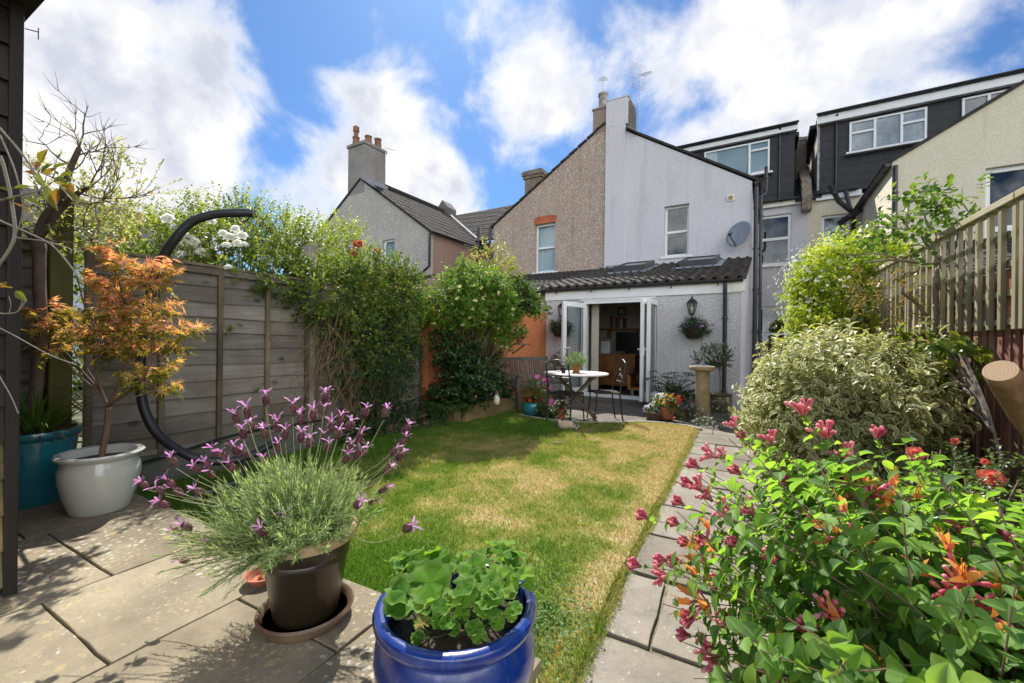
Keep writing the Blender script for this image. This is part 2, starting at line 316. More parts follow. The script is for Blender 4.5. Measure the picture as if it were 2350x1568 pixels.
def scallop(n=41):
    V = [(.42, 0, -.13)]
    for ring in (.35, .7, 1.0):
        for i in range(n):
            a = math.pi + rad(14) + (2 * math.pi - rad(28)) * i / (n - 1); r = .5 * ring * (1 + (.06 * math.cos(i * 2.0 * math.pi / 4) if ring == 1 else 0))
            V.append((.45 + r * math.cos(a), r * math.sin(a) * 1.05, -.13 + (.13 if ring == 1 else .045) + (.075 * math.sin(5 * a + 1) + .03 * math.sin(3 * a) + .02 * math.cos(i * 2.0 * math.pi / 4)) * ring ** 1.5))
    E = [0] + [0] * n + [.2] * n + [1] * n
    return T(V, [(0, 1 + i, 2 + i) for i in range(n - 1)] + [(1 + i + k, 1 + n + i + k, 2 + n + i + k, 2 + i + k) for k in (0, n) for i in range(n - 1)], E)
SCALLOP = scallop()
def flower5(n=5, cup=.18, w=.62):
    V = [(0, 0, 0)]; Fs = []
    for i in range(n):
        a = 6.28319 * i / n; b = 6.28319 / n * w
        k = len(V)
        for q, r, z in ((a - b * .8, .55, cup * .5), (a - b * .45, .98, cup), (a + b * .45, .98, cup), (a + b * .8, .55, cup * .5)): V.append((.5 * r * math.cos(q), .5 * r * math.sin(q), z))
        Fs.append((0, k, k + 1, k + 2, k + 3))
    return T(V, Fs)
FLOWER = flower5(); STARF = flower5(5, .1, .34); DAISY = flower5(9, .1, .4)
def unit(n): v = G.normal(size=(n, 3)); return v / np.linalg.norm(v, axis=1, keepdims=True)
def on_blobs(blobs, n, inner=.82, lump=.13, zmin=None):
    """points in the outer part of a union of ellipsoids; returns points and outward directions"""
    C = np.array([b[0] for b in blobs], float); Rr = np.array([b[1] for b in blobs], float)
    w = np.array([(r[0] * r[1] + r[1] * r[2] + r[0] * r[2]) for r in Rr]); out = []; dirs = []
    ph = G.random((len(C), 6, 3)) * 9; tot = 0
    while tot < n:
        i = G.choice(len(C), n * 2, p=w / w.sum()); d = unit(n * 2)
        k = (ph[i] * 1.0); f = sum(np.sin((d * (2.0 + 1.1 * j)).dot(np.array([1, 1.3, .7])) * 1.0 + (d * ph[i][:, j]).sum(1)) for j in range(4)) / 4
        r = (inner + (1 - inner) * G.random(n * 2) ** .6) * (1 + lump * f * 2); p = C[i] + d * Rr[i] * r[:, None]
        ok = np.ones(len(p), bool)
        for j in range(len(C)): ok &= ~((np.linalg.norm((p - C[j]) / Rr[j], axis=1) < inner * .86) & (i != j))
        if zmin is not None: ok &= p[:, 2] > zmin
        nn = d / Rr[i]; nn /= np.linalg.norm(nn, axis=1, keepdims=True)
        out.append(p[ok]); dirs.append(nn[ok]); tot += ok.sum()
    return np.concatenate(out)[:n], np.concatenate(dirs)[:n]
def shoots(mb, tpl, P, Dn, per, slen, L, Wd, up=.5, spread=.9, rv=None, jit=.25, droop=0., flat=.5, lj=.35):
    """leaves set along short twigs that start at P and run outwards along Dn"""
    n = len(P); s = Dn + np.array([0, 0, up]) + unit(n) * .5; s /= np.linalg.norm(s, axis=1, keepdims=True)
    t = np.tile(np.linspace(0.05, 1, per), n); S = np.repeat(s, per, 0); Pq = np.repeat(P, per, 0); sl = np.repeat(slen * (.6 + .8 * G.random(n)), per)
    q = unit(n * per); q -= (q * S).sum(1, keepdims=True) * S; q /= np.linalg.norm(q, axis=1, keepdims=True) + 1e-9
    pos = Pq + S * (t * sl)[:, None]; d = S * (1 - spread * .55) + q * spread; d[:, 2] -= droop
    nrm = S * .7 + np.array([0, 0, flat]) + unit(n * per) * jit
    lj_ = 1 - lj * G.random(n * per); r = rv if rv is not None else np.clip(np.repeat(G.random(n), per) * .6 + G.random(n * per) * .4, 0, 1)
    mb.inst(tpl, pos, d, nrm, L * lj_, Wd * lj_, r); return s
def bez(pts, k=8):
    """smooth curve through the points (Catmull-Rom)"""
    P = [Vector(p) for p in pts]; P = [P[0] * 2 - P[1]] + P + [P[-1] * 2 - P[-2]]; out = []
    for i in range(1, len(P) - 2):
        for j in range(k):
            t = j / k; a, b, c, d = P[i - 1], P[i], P[i + 1], P[i + 2]
            out.append(.5 * ((2 * b) + (c - a) * t + (2 * a - 5 * b + 4 * c - d) * t * t + (-a + 3 * b - 3 * c + d) * t ** 3))
    return out + [P[-2]]
_lat = G.random((64, 64))
def vnoise(x, y):
    xi = np.floor(x).astype(int); yi = np.floor(y).astype(int); fx = x - xi; fy = y - yi; fx = fx * fx * (3 - 2 * fx); fy = fy * fy * (3 - 2 * fy)
    g = lambda i, j: _lat[i % 64, j % 64]
    return (g(xi, yi) * (1 - fx) + g(xi + 1, yi) * fx) * (1 - fy) + (g(xi, yi + 1) * (1 - fx) + g(xi + 1, yi + 1) * fx) * fy
def fbm(x, y, o=4): return sum(vnoise(x * 2 ** i + 7 * i, y * 2 ** i + 3 * i) / 2 ** i for i in range(o)) / 1.875
# ------------------------------------------------------------------ materials
M_GREY = render_mat('grey_render', (.55, .535, .55), (.6, .585, .6), (.505, .49, .505), 38, .6, (.5, .62))
M_GREYX = render_mat('coarse_grey_render', (.5, .485, .495), (.6, .585, .595), (.455, .44, .45), 28, .9, (.48, .62), .025)
M_BROWN = render_mat('brown_pebbledash', (.33, .25, .195), (.58, .5, .43), (.29, .215, .165), 42, 1.0, (.5, .62))
M_PEB = render_mat('grey_pebbledash', (.33, .315, .29), (.56, .53, .48), (.27, .255, .23), 40, 1.0, (.5, .62))
M_PINK = render_mat('pink_pebbledash', (.30, .2, .155), (.42, .32, .26), (.25, .165, .13), 50, .8)
M_CREAM = render_mat('cream_render', (.62, .57, .43), (.68, .63, .5), (.57, .52, .385), 30, .6, (.5, .65))
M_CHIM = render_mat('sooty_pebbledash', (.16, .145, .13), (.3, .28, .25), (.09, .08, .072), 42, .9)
M_ORANGE = render_mat('orange_paint', (.56, .2, .085), (.6, .24, .12), (.5, .17, .07), 20, .35, (.55, .7))
M_TILE = mat('roof_tile', (.04, .036, .032), (.085, .076, .066), 9, .85, .5, 60, spec=.2, c3=(.2, .17, .1), s3=14, r3=(.64, .78))
M_TILED = mat('old_roof_tile', (.032, .029, .027), (.06, .054, .05), 7, .9, .5, 60, spec=.15, c3=(.2, .09, .04), s3=9, r3=(.7, .82))
M_SLATE = brick_mat('dark_cladding', (.008, .0095, .013), (.011, .0125, .016), (.003, .003, .004), .62, .31, .009, .6, bump=.8)
M_SLATEV = brick_mat('pale_slates', (.33, .31, .28), (.4, .38, .34), (.12, .11, .1), .3, .25, .006, .6)
M_BRICK = brick_mat('stock_brick', (.22, .15, .085), (.1, .075, .05), (.3, .27, .22))
M_REDBR = brick_mat('orange_brick', (.5, .13, .05), (.46, .11, .04), (.42, .16, .09), .075, .5, .006)
M_WHITE = mat('white_plastic', (.72, .73, .72), (.66, .67, .66), 3, .35)
M_CREAMW = mat('fascia_paint', (.7, .68, .58), (.6, .58, .47), 2, .5)
M_BLACK = mat('black_plastic', (.014, .014, .016), (.022, .022, .024), 5, .38)
M_IRON = mat('black_iron', (.012, .012, .012), (.03, .026, .022), 20, .5, metal=.3)
M_LEAD = mat('lead_flashing', (.2, .21, .23), (.28, .29, .31), 8, .5, .2, 20)
M_TERRA = mat('terracotta', (.4, .13, .055), (.33, .1, .045), 7, .8, .15, 60, c3=(.48, .3, .2), s3=6, r3=(.62, .8))
M_POTC = mat('chimney_pot', (.24, .11, .06), (.13, .065, .04), 4, .85)
M_GLASS = glass_mat('window_glass'); M_GLASSB = glass_mat('skylight_glass', (.75, .82, .86), .1)
M_CURT = mat('net_curtain', (.6, .62, .62), (.5, .52, .53), 12, .9, stretch=(8, 8, .4))
M_BLUEC = mat('blue_curtain', (.2, .3, .4), (.42, .5, .55), 6, .9, stretch=(6, 6, .3))
M_BLIND = brick_mat('slatted_blind', (.4, .42, .48), (.38, .4, .46), (.16, .17, .2), 9, .03, .006, .6)
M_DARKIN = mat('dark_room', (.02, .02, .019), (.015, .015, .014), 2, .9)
M_RED = mat('red_strip', (.2, .02, .025), (.16, .015, .02), 3, .5)
M_ALU = mat('aluminium', (.5, .5, .5), (.42, .42, .42), 8, .35, metal=.9)
M_DISH = mat('dish_grey', (.2, .22, .25), (.23, .25, .28), 6, .5)
# ------------------------------------------------------------------ the ground
def wob_poly(pts, k=6, a=.015):
    out = []
    for i, (x, y) in enumerate(pts):
        x2, y2 = pts[(i + 1) % len(pts)]
        for j in range(k): t = j / k; out.append((x + (x2 - x) * t + rnd.uniform(-a, a), y + (y2 - y) * t + rnd.uniform(-a, a)))
    return out
M_SOIL = mat('soil', (.07, .048, .032), (.04, .028, .02), 9, .95, .8, 30, bdist=.03)
M_FAR = mat('far_ground', (.07, .09, .035), (.11, .1, .05), .6, .95)
g = MB(); g.slab([(-300, -300), (300, -300), (300, 400), (-300, 400)], -.6, -.1); tag(g.build('ground', M_FAR), kind='structure')
g = MB(); g.slab([(-6.2, -3), (1.6, -3), (1.6, 13), (-6.2, 13)], -.095, -.03); tag(g.build('soil', M_SOIL), kind='structure')
def stone_mat(name, c1, c2, lich=1.):
    m, t, p, L = base_mat(name); v = coords(t)
    at_ = N(t, 'ShaderNodeAttribute', attribute_name='rv')
    n = N(t, 'ShaderNodeTexNoise', i_Scale=3.5, i_Detail=7, i_Roughness=.65); L(v, n.inputs['Vector'])
    ad = N(t, 'ShaderNodeMath', operation='MULTIPLY_ADD', i_1=.4, i_2=-.2); L(at_.outputs['Fac'], ad.inputs[0])
    sm = N(t, 'ShaderNodeMath', operation='ADD'); L(n.outputs['Fac'], sm.inputs[0]); L(ad.outputs[0], sm.inputs[1])
    mr = N(t, 'ShaderNodeMapRange', i_1=.3, i_2=.7); L(sm.outputs[0], mr.inputs[0])
    mx = N(t, 'ShaderNodeMix', data_type='RGBA'); L(mr.outputs[0], mx.inputs[0]); mx.inputs[6].default_value = c4(c1); mx.inputs[7].default_value = c4(c2); col = mx.outputs[2]
    n5 = N(t, 'ShaderNodeTexNoise', i_Scale=70, i_Detail=4, i_Roughness=.7); L(v, n5.inputs['Vector'])
    m5 = N(t, 'ShaderNodeMapRange', i_1=.55, i_2=.72, i_3=0, i_4=.45); L(n5.outputs['Fac'], m5.inputs[0])
    x5 = N(t, 'ShaderNodeMix', data_type='RGBA'); L(m5.outputs[0], x5.inputs[0]); L(col, x5.inputs[6]); x5.inputs[7].default_value = c4(tuple(q * .45 for q in c2)); col = x5.outputs[2]
    n6 = N(t, 'ShaderNodeTexNoise', i_Scale=1.7, i_Detail=9, i_Roughness=.68); L(v, n6.inputs['Vector']); m6 = N(t, 'ShaderNodeMapRange', i_1=.34, i_2=.62, i_3=.66, i_4=1.12); L(n6.outputs['Fac'], m6.inputs[0])
    x6 = N(t, 'ShaderNodeVectorMath', operation='SCALE'); L(col, x6.inputs[0]); L(m6.outputs[0], x6.inputs['Scale']); col = x6.outputs[0]    # broad damp stains
    for sc, colr, th, gate in ((26, (.46, .44, .37), .3, 0), (15, (.33, .265, .12), .3, 1), (44, (.4, .36, .2), .3, 2)):
        nd = N(t, 'ShaderNodeTexNoise', i_Scale=sc * 1.6, i_Detail=3); L(v, nd.inputs['Vector'])
        dv = N(t, 'ShaderNodeVectorMath', operation='MULTIPLY_ADD'); L(nd.outputs['Color'], dv.inputs[0]); dv.inputs[1].default_value = (.035,) * 3; L(v, dv.inputs[2])
        vo = N(t, 'ShaderNodeTexVoronoi', i_Scale=sc, i_Randomness=1); L(dv.outputs[0], vo.inputs['Vector'])
        ng = N(t, 'ShaderNodeTexNoise', i_Scale=1.6 + gate, i_Detail=4); L(v, ng.inputs['Vector'])
        mg = N(t, 'ShaderNodeMapRange', i_1=.34, i_2=.62, i_3=0, i_4=th * lich * 1.15); L(ng.outputs['Fac'], mg.inputs[0])
        sg = N(t, 'ShaderNodeMath', operation='SUBTRACT'); L(mg.outputs[0], sg.inputs[0]); L(vo.outputs['Distance'], sg.inputs[1])
        ms = N(t, 'ShaderNodeMapRange', i_1=-.02, i_2=.1, i_3=0, i_4=.62); L(sg.outputs[0], ms.inputs[0])
        x = N(t, 'ShaderNodeMix', data_type='RGBA'); L(ms.outputs[0], x.inputs[0]); L(col, x.inputs[6]); x.inputs[7].default_value = c4(colr); col = x.outputs[2]
    L(col, p.inputs['Base Color']); p.inputs['Roughness'].default_value = .85; p.inputs['Specular IOR Level'].default_value = .25
    ba = N(t, 'ShaderNodeMath', operation='MULTIPLY_ADD', i_1=.25); L(n5.outputs['Fac'], ba.inputs[0]); L(n.outputs['Fac'], ba.inputs[2])
    b = N(t, 'ShaderNodeBump', i_Strength=.5, i_Distance=.02); L(ba.outputs[0], b.inputs['Height']); L(b.outputs[0], p.inputs['Normal'])
    return m
M_FLAG = stone_mat('flagstone', (.175, .143, .095), (.265, .222, .15)); M_FLAG2 = stone_mat('path_flagstone', (.185, .16, .125), (.265, .235, .19), .6)
M_MORT = mat('joint', (.12, .105, .07), (.22, .2, .13), 14, .95, .8, 40)
def slab_stone(mb, pts, z, th=.04):
    mb.slab(wob_poly(pts, 7, .003), z - th, z + rnd.uniform(-.004, .004)); mb.A[-1][:] = rnd.random()
def paving(name, rows, z, m):
    mb = MB()
    for (x0, x1, cuts) in rows:
        for a, b in zip(cuts[:-1], cuts[1:]):
            j = .0045; slab_stone(mb, [(x0 + j, a + j), (x1 - j, a + j), (x1 - j, b - j), (x0 + j, b - j)], z)
    return tag(mb.build(name, m, bevel=.004), kind='structure')
PZ = .15
rows = [(-4.3, -3.3, [-2, -.9, .1, .72, 1.3]), (-3.3, -2.46, [-2, -1.2, -.3, .35, .8, 1.3]), (-2.46, -1.80, [-2, -.7, .0, .58, 1.3]), (-1.80, -1.2, [-2, -.9, .2, .98, 1.3]),
        (-1.2, -.57, [-2, -.8, .1, .7, 1.3])]
paving('paving', rows, PZ, M_FLAG)
g = MB(); g.slab([(-4.28, -2), (-.59, -2), (-.59, 1.28), (-4.28, 1.28)], -.02, PZ - .018); tag(g.build('paving_bed', M_MORT), kind='structure')
# path: flagstones beside the lawn, running to the house
mb = MB(); y = -1.6
for a in (0, 1): pass
ys = [-1.6, -.6, .35, 1.05, 1.72, 2.25, 2.75, 3.3, 3.9, 4.45, 5.0, 5.6, 6.2, 6.9, 7.6, 8.62]
for i, (a, b) in enumerate(zip(ys[:-1], ys[1:])):
    xs = [-.5, [-.3, .1, -.22, .05][i % 4], .52]
    if i == 2: xs = [-.56, -.34, .52]
    for p, q in zip(xs[:-1], xs[1:]): slab_stone(mb, [(p + .006 + rnd.uniform(-.03, .03) * (p < -.5), a + .005 + rnd.uniform(0, .02)), (q - .006, a + .005 + rnd.uniform(0, .02)), (q - .006 - rnd.uniform(0, .012), b - .005 - rnd.uniform(0, .02)), (p + .006 + rnd.uniform(-.03, .03) * (p < -.5), b - .005 - rnd.uniform(0, .02))], .012)
tag(mb.build('path', M_FLAG2, bevel=.004), kind='structure')
g = MB(); g.slab([(-.55, -1.6), (.54, -1.6), (.54, 8.7), (-.5, 8.7)], -.03, -.004); tag(g.build('path_bed', M_MORT), kind='structure')
# rear patio: a curved edge, in the shade of the house
edge = [tuple(at(u, v, 960 * (1.22) / (v - (774 + .0122 * (u - 715))))[:2]) for u, v in ((1188, 951), (1240, 960), (1300, 967), (1400, 970), (1480, 968), (1560, 975), (1610, 985))]
edge = [(x, y) for x, y in edge]
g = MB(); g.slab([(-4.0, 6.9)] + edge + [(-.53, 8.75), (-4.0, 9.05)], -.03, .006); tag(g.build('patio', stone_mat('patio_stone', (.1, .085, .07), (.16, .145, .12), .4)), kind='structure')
g = MB()
ec = bez([(x, y, 0) for x, y in edge], 6)
for a, b in zip(ec[:-1], ec[1:]): g.bar((a.x, a.y - .01, .012), (b.x, b.y - .01, .012), .04, .06)
tag(g.build('patio_edging', mat('stone_edging', (.42, .4, .35), (.3, .28, .24), 12, .85, .4)), kind='structure')
# lawn
LX0, LX1 = -4.12, -.53
def dry(x, y):
    d = .43 + .42 * (fbm(x * 1.2 + 3, y * 1.2) - .5) * 2 + .55 * (fbm(x * 4.5, y * 4.5 + 9) - .5) * 2 + .35 * (fbm(x * 15, y * 15) - .5) * 2
    d = d + .30 * np.clip((x + 3.0) / 1.6, -1, 1) - .9 * np.exp(-((x + 1.35) ** 2 + (y - 1.45) ** 2) / .55) + .4 * np.exp(-((x + .62) / .1) ** 2) * (y > 1.8) - .45 * np.exp(-((x + 2.6) ** 2 + (y - 5.5) ** 2) / .5)
    d = d + .8 * np.exp(-((x + .85) ** 2 / .25 + (y - 6.0) ** 2 / .12)) - .35 * np.exp(-((x + .75) ** 2 + (y - 1.7) ** 2) / .15) + .35 * np.exp(-((x + 1.2) ** 2 + (y - 2.35) ** 2) / .06)
    d = d - .5 * np.clip((-3.0 - x) / .8, 0, 1)
    return np.clip(d, 0, 1)
ex = np.array([p[0] for p in edge]); ey = np.array([p[1] for p in edge])
def in_lawn(x, y):
    top = np.interp(x, ex, ey, left=6.9) - .02; right = LX1 - .01 + .13 * fbm(y * 3.1, x * 0 + 5)
    bed = (x < -3.5) & (y > 5.05)
    return (x > LX0) & (x < right) & (y > 1.31) & (y < top) & ~bed
nx, ny = 90, 140; gx_, gy_ = np.meshgrid(np.linspace(LX0, LX1, nx), np.linspace(1.3, 6.9, ny), indexing='ij')
right = LX1 + .015 * np.sin(gy_ * 1.7) + .01 * np.sin(gy_ * 5.3); gx_ = LX0 + (gx_ - LX0) / (LX1 - LX0) * (right - LX0)
gy_ = np.minimum(gy_, np.interp(gx_, ex, ey, left=6.9) - .02)
zz = .012 + .018 * (fbm(gx_ * 2, gy_ * 2) - .5) + .05 * np.exp(-((gx_ + .85) ** 2 / .3 + (gy_ - 6.1) ** 2 / .15))
mb = MB(); mb.add(np.stack([gx_, gy_, zz], -1).reshape(-1, 3), [(i * ny + j, (i + 1) * ny + j, (i + 1) * ny + j + 1, i * ny + j + 1) for i in range(nx - 1) for j in range(ny - 1)], dry(gx_, gy_).ravel())
GC = [(.085, .185, .02), (.145, .225, .033), (.23, .262, .06), (.32, .305, .105), (.43, .34, .18)]
lm = leaf_mat('turf', [tuple(q * .8 for q in c) for c in GC], .9, 0)
tag(mb.build('lawn', lm, smooth=True), kind='structure')
n = 300000; x = G.uniform(LX0, LX1 + .06, n); y = 1.31 + 5.5 * G.random(n) ** 1.35; ok = in_lawn(x, y); x, y = x[ok], y[ok]; n = len(x)
dr = dry(x, y); zb = .012 + .018 * (fbm(x * 2, y * 2) - .5) + .05 * np.exp(-((x + .85) ** 2 / .3 + (y - 6.1) ** 2 / .15)) - .002
D = np.stack([G.normal(0, .55, n), G.normal(0, .55, n), np.ones(n)], 1); dist = np.hypot(x, y)
ln = (.018 + .03 * G.random(n) ** 1.5) * (1.15 - .5 * dr) * (1 + .5 * (G.random(n) > .97)); mb = MB()
mb.inst(GRASS, np.stack([x, y, zb], 1), D, np.stack([G.normal(size=n), G.normal(size=n), .2 * np.ones(n)], 1), ln, .0016 + .0007 * dist, np.clip(dr + G.normal(0, .14, n), 0, 1))
tag(mb.build('grass', leaf_mat('grass_blade', GC, .55, .35, spec=.2)), kind='stuff')
# tufts of weeds along the lawn edge and joints
n = 5200; t = G.random(n); x = np.where(G.random(n) < .96, -.515 + G.normal(0, .022, n), G.uniform(-.5, .5, n)); y = 1.35 + 5.2 * t
x2 = G.uniform(-4.2, -.6, 1500); y2 = 1.31 + G.normal(0, .012, 1500); x = np.concatenate([x, x2]); y = np.concatenate([y, y2]); n = len(x)
mb = MB(); D = np.stack([G.normal(0, .7, n), G.normal(0, .7, n), np.ones(n)], 1)
mb.inst(GRASS, np.stack([x, y, np.zeros(n)], 1), D, unit(n), .02 + .03 * G.random(n), .003, np.clip(G.normal(.35, .2, n), 0, 1)); tag(mb.build('weeds', leaf_mat('weed', GC[:4], .6, .3)), kind='stuff')
n = 900; x = np.concatenate([-.72 + G.normal(0, .09, 500), -1.0 + G.normal(0, .3, 250), G.uniform(-3.6, -.6, 150)]); y = np.concatenate([1.62 + G.normal(0, .18, 500), 1.6 + G.normal(0, .2, 250), G.uniform(1.5, 5.5, 150)]); ok = in_lawn(x, y); x, y = x[ok], y[ok]; n = len(x)
mb = MB(); nn = unit(n) * .45 + np.array([0, 0, 1.]); mb.inst(OVAL, np.stack([x, y, .022 + .02 * G.random(n)], 1), np.cross(nn, unit(n)), nn, .014 + .01 * G.random(n), .013)
tag(mb.build('clover', leaf_mat('clover_leaf', [(.05, .13, .03), (.09, .19, .04), (.16, .25, .07)], .55, .35)), kind='stuff')
# ------------------------------------------------------------------ houses
def wall(mb, y0, y1, x0, x1, ztop, holes=(), z0=-.1, kinks=()):
    """a wall along x with a sloping top and rectangular openings (xa, xb, za, zb)"""
    xs = sorted(set([x0, x1] + [h[0] for h in holes] + [h[1] for h in holes] + list(kinks)))
    for a, b in zip(xs[:-1], xs[1:]):
        hs = sorted([h for h in holes if h[0] < b - 1e-4 and h[1] > a + 1e-4], key=lambda h: h[2]); lo = z0
        for h in hs:
            if h[2] > lo: mb.box(a, b, y0, y1, lo, h[2], rv=.5)
            lo = h[3]
        mb.prism([(a, lo), (b, lo), (b, ztop(b)), (a, ztop(a))], y0, y1)
def window(par, x0, x1, z0, z1, y, bars_v=(), bars_h=(), fr=.06, sill=True, back=None, ft=.05, glass=None, m=None, cy=.12):
    """frame, pane, sill; the pane lies 2 cm behind the frame's face at y"""
    m = m or M_WHITE; b = MB(); y1 = y + .07
    b.box(x0, x0 + fr, y, y1, z0, z1); b.box(x1 - fr, x1, y, y1, z0, z1); b.box(x0 + fr, x1 - fr, y, y1, z0, z0 + fr); b.box(x0 + fr, x1 - fr, y, y1, z1 - fr, z1)
    for v in bars_v: b.box(v - ft, v + ft, y - .012, y1 - .003, z0 + fr + .001, z1 - fr - .001)
    for (h, xa, xb) in bars_h: b.box(xa, xb, y - .008, y1 - .006, h - ft, h + ft)
    w = b.build('window', m, par, bevel=.006)
    p = MB(); p.box(x0 + fr, x1 - fr, y + .03, y + .038, z0 + fr, z1 - fr); p.build('pane', glass or M_GLASS, w)
    if sill: s = MB(); s.box(x0 - .1, x1 + .1, y - .17, y + .04, z0 - .07, z0 - .001); s.build('sill', M_WHITE, w, bevel=.008)
    if back == 'dark': q = MB(); q.box(x0 - .3, x1 + .3, y + 1.0, y + 1.02, z0 - .3, z1 + .3); q.build('room', M_DARKIN, w)  # near-black sheet: the unlit room's shade put into its colour
    elif back: q = MB(); curtain(q, x0 + .02, x1 - .02, y + cy, z0 + .02, z1 - .02, 14, .02 if cy > .1 else .004); q.build('blind' if back == M_BLIND else 'curtain', back, w, smooth=True)
    return w
def curtain(mb, x0, x1, y, z0, z1, waves=8, amp=.02, gather=1.0):
    n = waves * 6; V = []
    for i in range(n + 1):
        t = i / n
        for k in range(6):
            u = k / 5; sq = 1 - (1 - gather) * math.sin(u * 2.6); V.append((x0 + (x1 - x0) * t * sq, y + amp * math.sin(t * waves * 6.283) * (1 - .4 * u), z0 + (z1 - z0) * u))
    mb.add(V, [(i * 6 + k, (i + 1) * 6 + k, (i + 1) * 6 + k + 1, i * 6 + k + 1) for i in range(n) for k in range(5)], .5)
def tiles(mb, p0, ax, up, w, l, tile_w=.3, course=.3, amp=.022, step=.02, kind='roman', th=.03):
    """a field of pantiles: p0 the eaves corner, ax along the eaves, up the slope"""
    p0, ax, up = Vector(p0), Vector(ax).normalized(), Vector(up).normalized(); nn = ax.cross(up)
    if nn.z < 0: nn = -nn
    k = 8; nxx = int(w / tile_w * k); nc = int(math.ceil(l / course)); V = []; Fs = []; Rv = []
    for c in range(nc):
        for e in (0, 1, 2):
            s = min(l, (c + (0, 0, 1.03)[e]) * course)
            for i in range(nxx + 1):
                t = i / k; ph = (t % 1.0)
                if kind == 'roman': h = amp * (max(0, math.sin(math.pi * ph / .5)) if ph < .5 else -.25 * math.sin(math.pi * (ph - .5) / .5))
                else: h = amp * (1 if ph < .18 or .5 <= ph < .66 else 0)
                j = .006 * math.sin(int(t) * 12.99 + c * 78.2)
                z = h + (step + j + (0, 0, -step)[e]) * (1 if e else 0) - (0 if e else .012)
                V.append(p0 + ax * (i * w / nxx) + up * s + nn * z); Rv.append((math.sin(int(t) * 12.9898 + c * 78.233) * 43758.5) % 1)
    q = nxx + 1
    for c in range(nc):
        for e in (0, 1):
            r = (c * 3 + e) * q
            Fs += [(r + i, r + i + 1, r + q + i + 1, r + q + i) for i in range(nxx)]
    mb.add([tuple(v) for v in V], Fs, Rv)
    a, b = p0, p0 + ax * w; c, d = b + up * l, a + up * l                # the deck under the tiles
    o = -nn * (th + .02); o2 = -nn * .016
    mb.add([tuple(v) for v in (a + o2, b + o2, c + o2, d + o2, a + o, b + o, c + o, d + o)], [(0, 1, 2, 3), (7, 6, 5, 4), (0, 4, 5, 1), (1, 5, 6, 2), (2, 6, 7, 3), (3, 7, 4, 0)], .3)
def slope_slab(mb, a, b, y0, y1, th=.07):                # plain roof slope from a=(x,z) to b=(x,z)
    d = Vector((b[0] - a[0], 0, b[1] - a[1])).normalized(); n = Vector((-d.z, 0, d.x)); n = n if n.z > 0 else -n
    mb.prism([a, b, (b[0] + n.x * th, b[1] + n.z * th), (a[0] + n.x * th, a[1] + n.z * th)], y0, y1)
def gutter(par, a, b, r=.055, brackets=6):
    mb = MB(); a, b = Vector(a), Vector(b); d = (b - a).normalized(); x = Vector((0, 0, 1)).cross(d).normalized(); V = []; k = 9
    for q, rr in ((0, r), (1, r - .006)):
        for p in (a, b):
            V += [p + x * rr * math.cos(math.pi * j / (k - 1)) - Vector((0, 0, 1)) * rr * math.sin(math.pi * j / (k - 1)) for j in range(k)]
    Fs = [(j, j + 1, k + j + 1, k + j) for j in range(k - 1)] + [(2 * k + j + 1, 2 * k + j, 3 * k + j, 3 * k + j + 1) for j in range(k - 1)] + [(0, k, 3 * k, 2 * k), (k - 1, 3 * k - 1, 4 * k - 1, 2 * k - 1), tuple(range(k)), tuple(range(2 * k - 1, k - 1, -1))]
    mb.add([tuple(v) for v in V], Fs)
    for i in range(brackets):
        p = a + (b - a) * ((i + .5) / brackets); mb.tube([p + x * (r + .004), p - Vector((0, 0, r + .012)), p - x * (r + .004)], .009, 5); mb.bar(p - Vector((0, 0, r + .01)), p - Vector((0, 0, r + .05)), .02, .03)
    return mb.build('gutter', M_BLACK, par)
def pipe(par, pts, r=.035, name='downpipe', brack=3, m=None):
    mb = MB(); mb.tube(pts, r, 10)
    for i in range(brack):
        t = (i + .5) / brack; p = Vector(pts[-2]) * (1 - t) + Vector(pts[-1]) * t; mb.tube([p - Vector((0, 0, .025)), p + Vector((0, 0, .025))], r * 1.35, 10)
    o = mb.build(name, m or M_BLACK, par); return smooth_by_angle(o)
GY = 12.9; PX = -4.35; SL = .64; EZ = 5.6
# ---- our house
H = thing('terraced_house', 'grey rendered terraced house with open folding doors, lean-to extension and black dormer', 'house', (-2.3, GY, 0), True)
zt = lambda x: EZ + SL * (-.3 - x)
b = MB(); wall(b, GY, GY + .25, PX + .004, -.3, zt, [(-2.55, -1.87, 3.78, 5.26)]); b.box(PX + .004, -3.72, GY - .06, GY, 3.2, 8.6); b.box(-.55, -.3, GY + .25, 17.2, -.1, EZ)
wall(b, 17.2, 17.45, -.3, 1.235, lambda x: 6.05, [(-.17, .78, 4.0, 5.75), (-.2, .7, .85, 2.55)])
b.build('wall', M_GREY, H)
b = MB(); slope_slab(b, (-.12, EZ - .06), (PX, zt(PX) + .04), GY - .05, 17.9, .06); smooth_by_angle(b.build('roof', M_TILED, H))
b = MB(); b.box(PX + .004, -3.66, GY - .065, GY + .85, 8.0, 8.83); b.box(PX + .004, -3.63, GY - .08, GY + .87, 8.83, 8.87); ch = b.build('chimney', M_GREY, H, bevel=.012)
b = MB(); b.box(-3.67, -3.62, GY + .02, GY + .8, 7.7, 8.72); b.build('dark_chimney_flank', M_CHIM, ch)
b = MB(); b.bar((-3.66, GY - .02, 7.86), (-3.3, GY - .02, 7.6), .3, .02); b.build('flashing', M_LEAD, H)
window(H, -2.55, -1.87, 3.78, 5.26, GY + .13, (), [(4.5, -2.49, -1.93)], .065, True, 'dark', .035)
w1 = window(H, -.17, .78, 4.0, 5.75, 17.28, (), [(4.92, -.1, .71)], .09, True, 'dark', .05); window(H, -.2, .7, .85, 2.55, 17.28, (), [(1.6, -.13, .63)], .09, True, 'dark', .04)
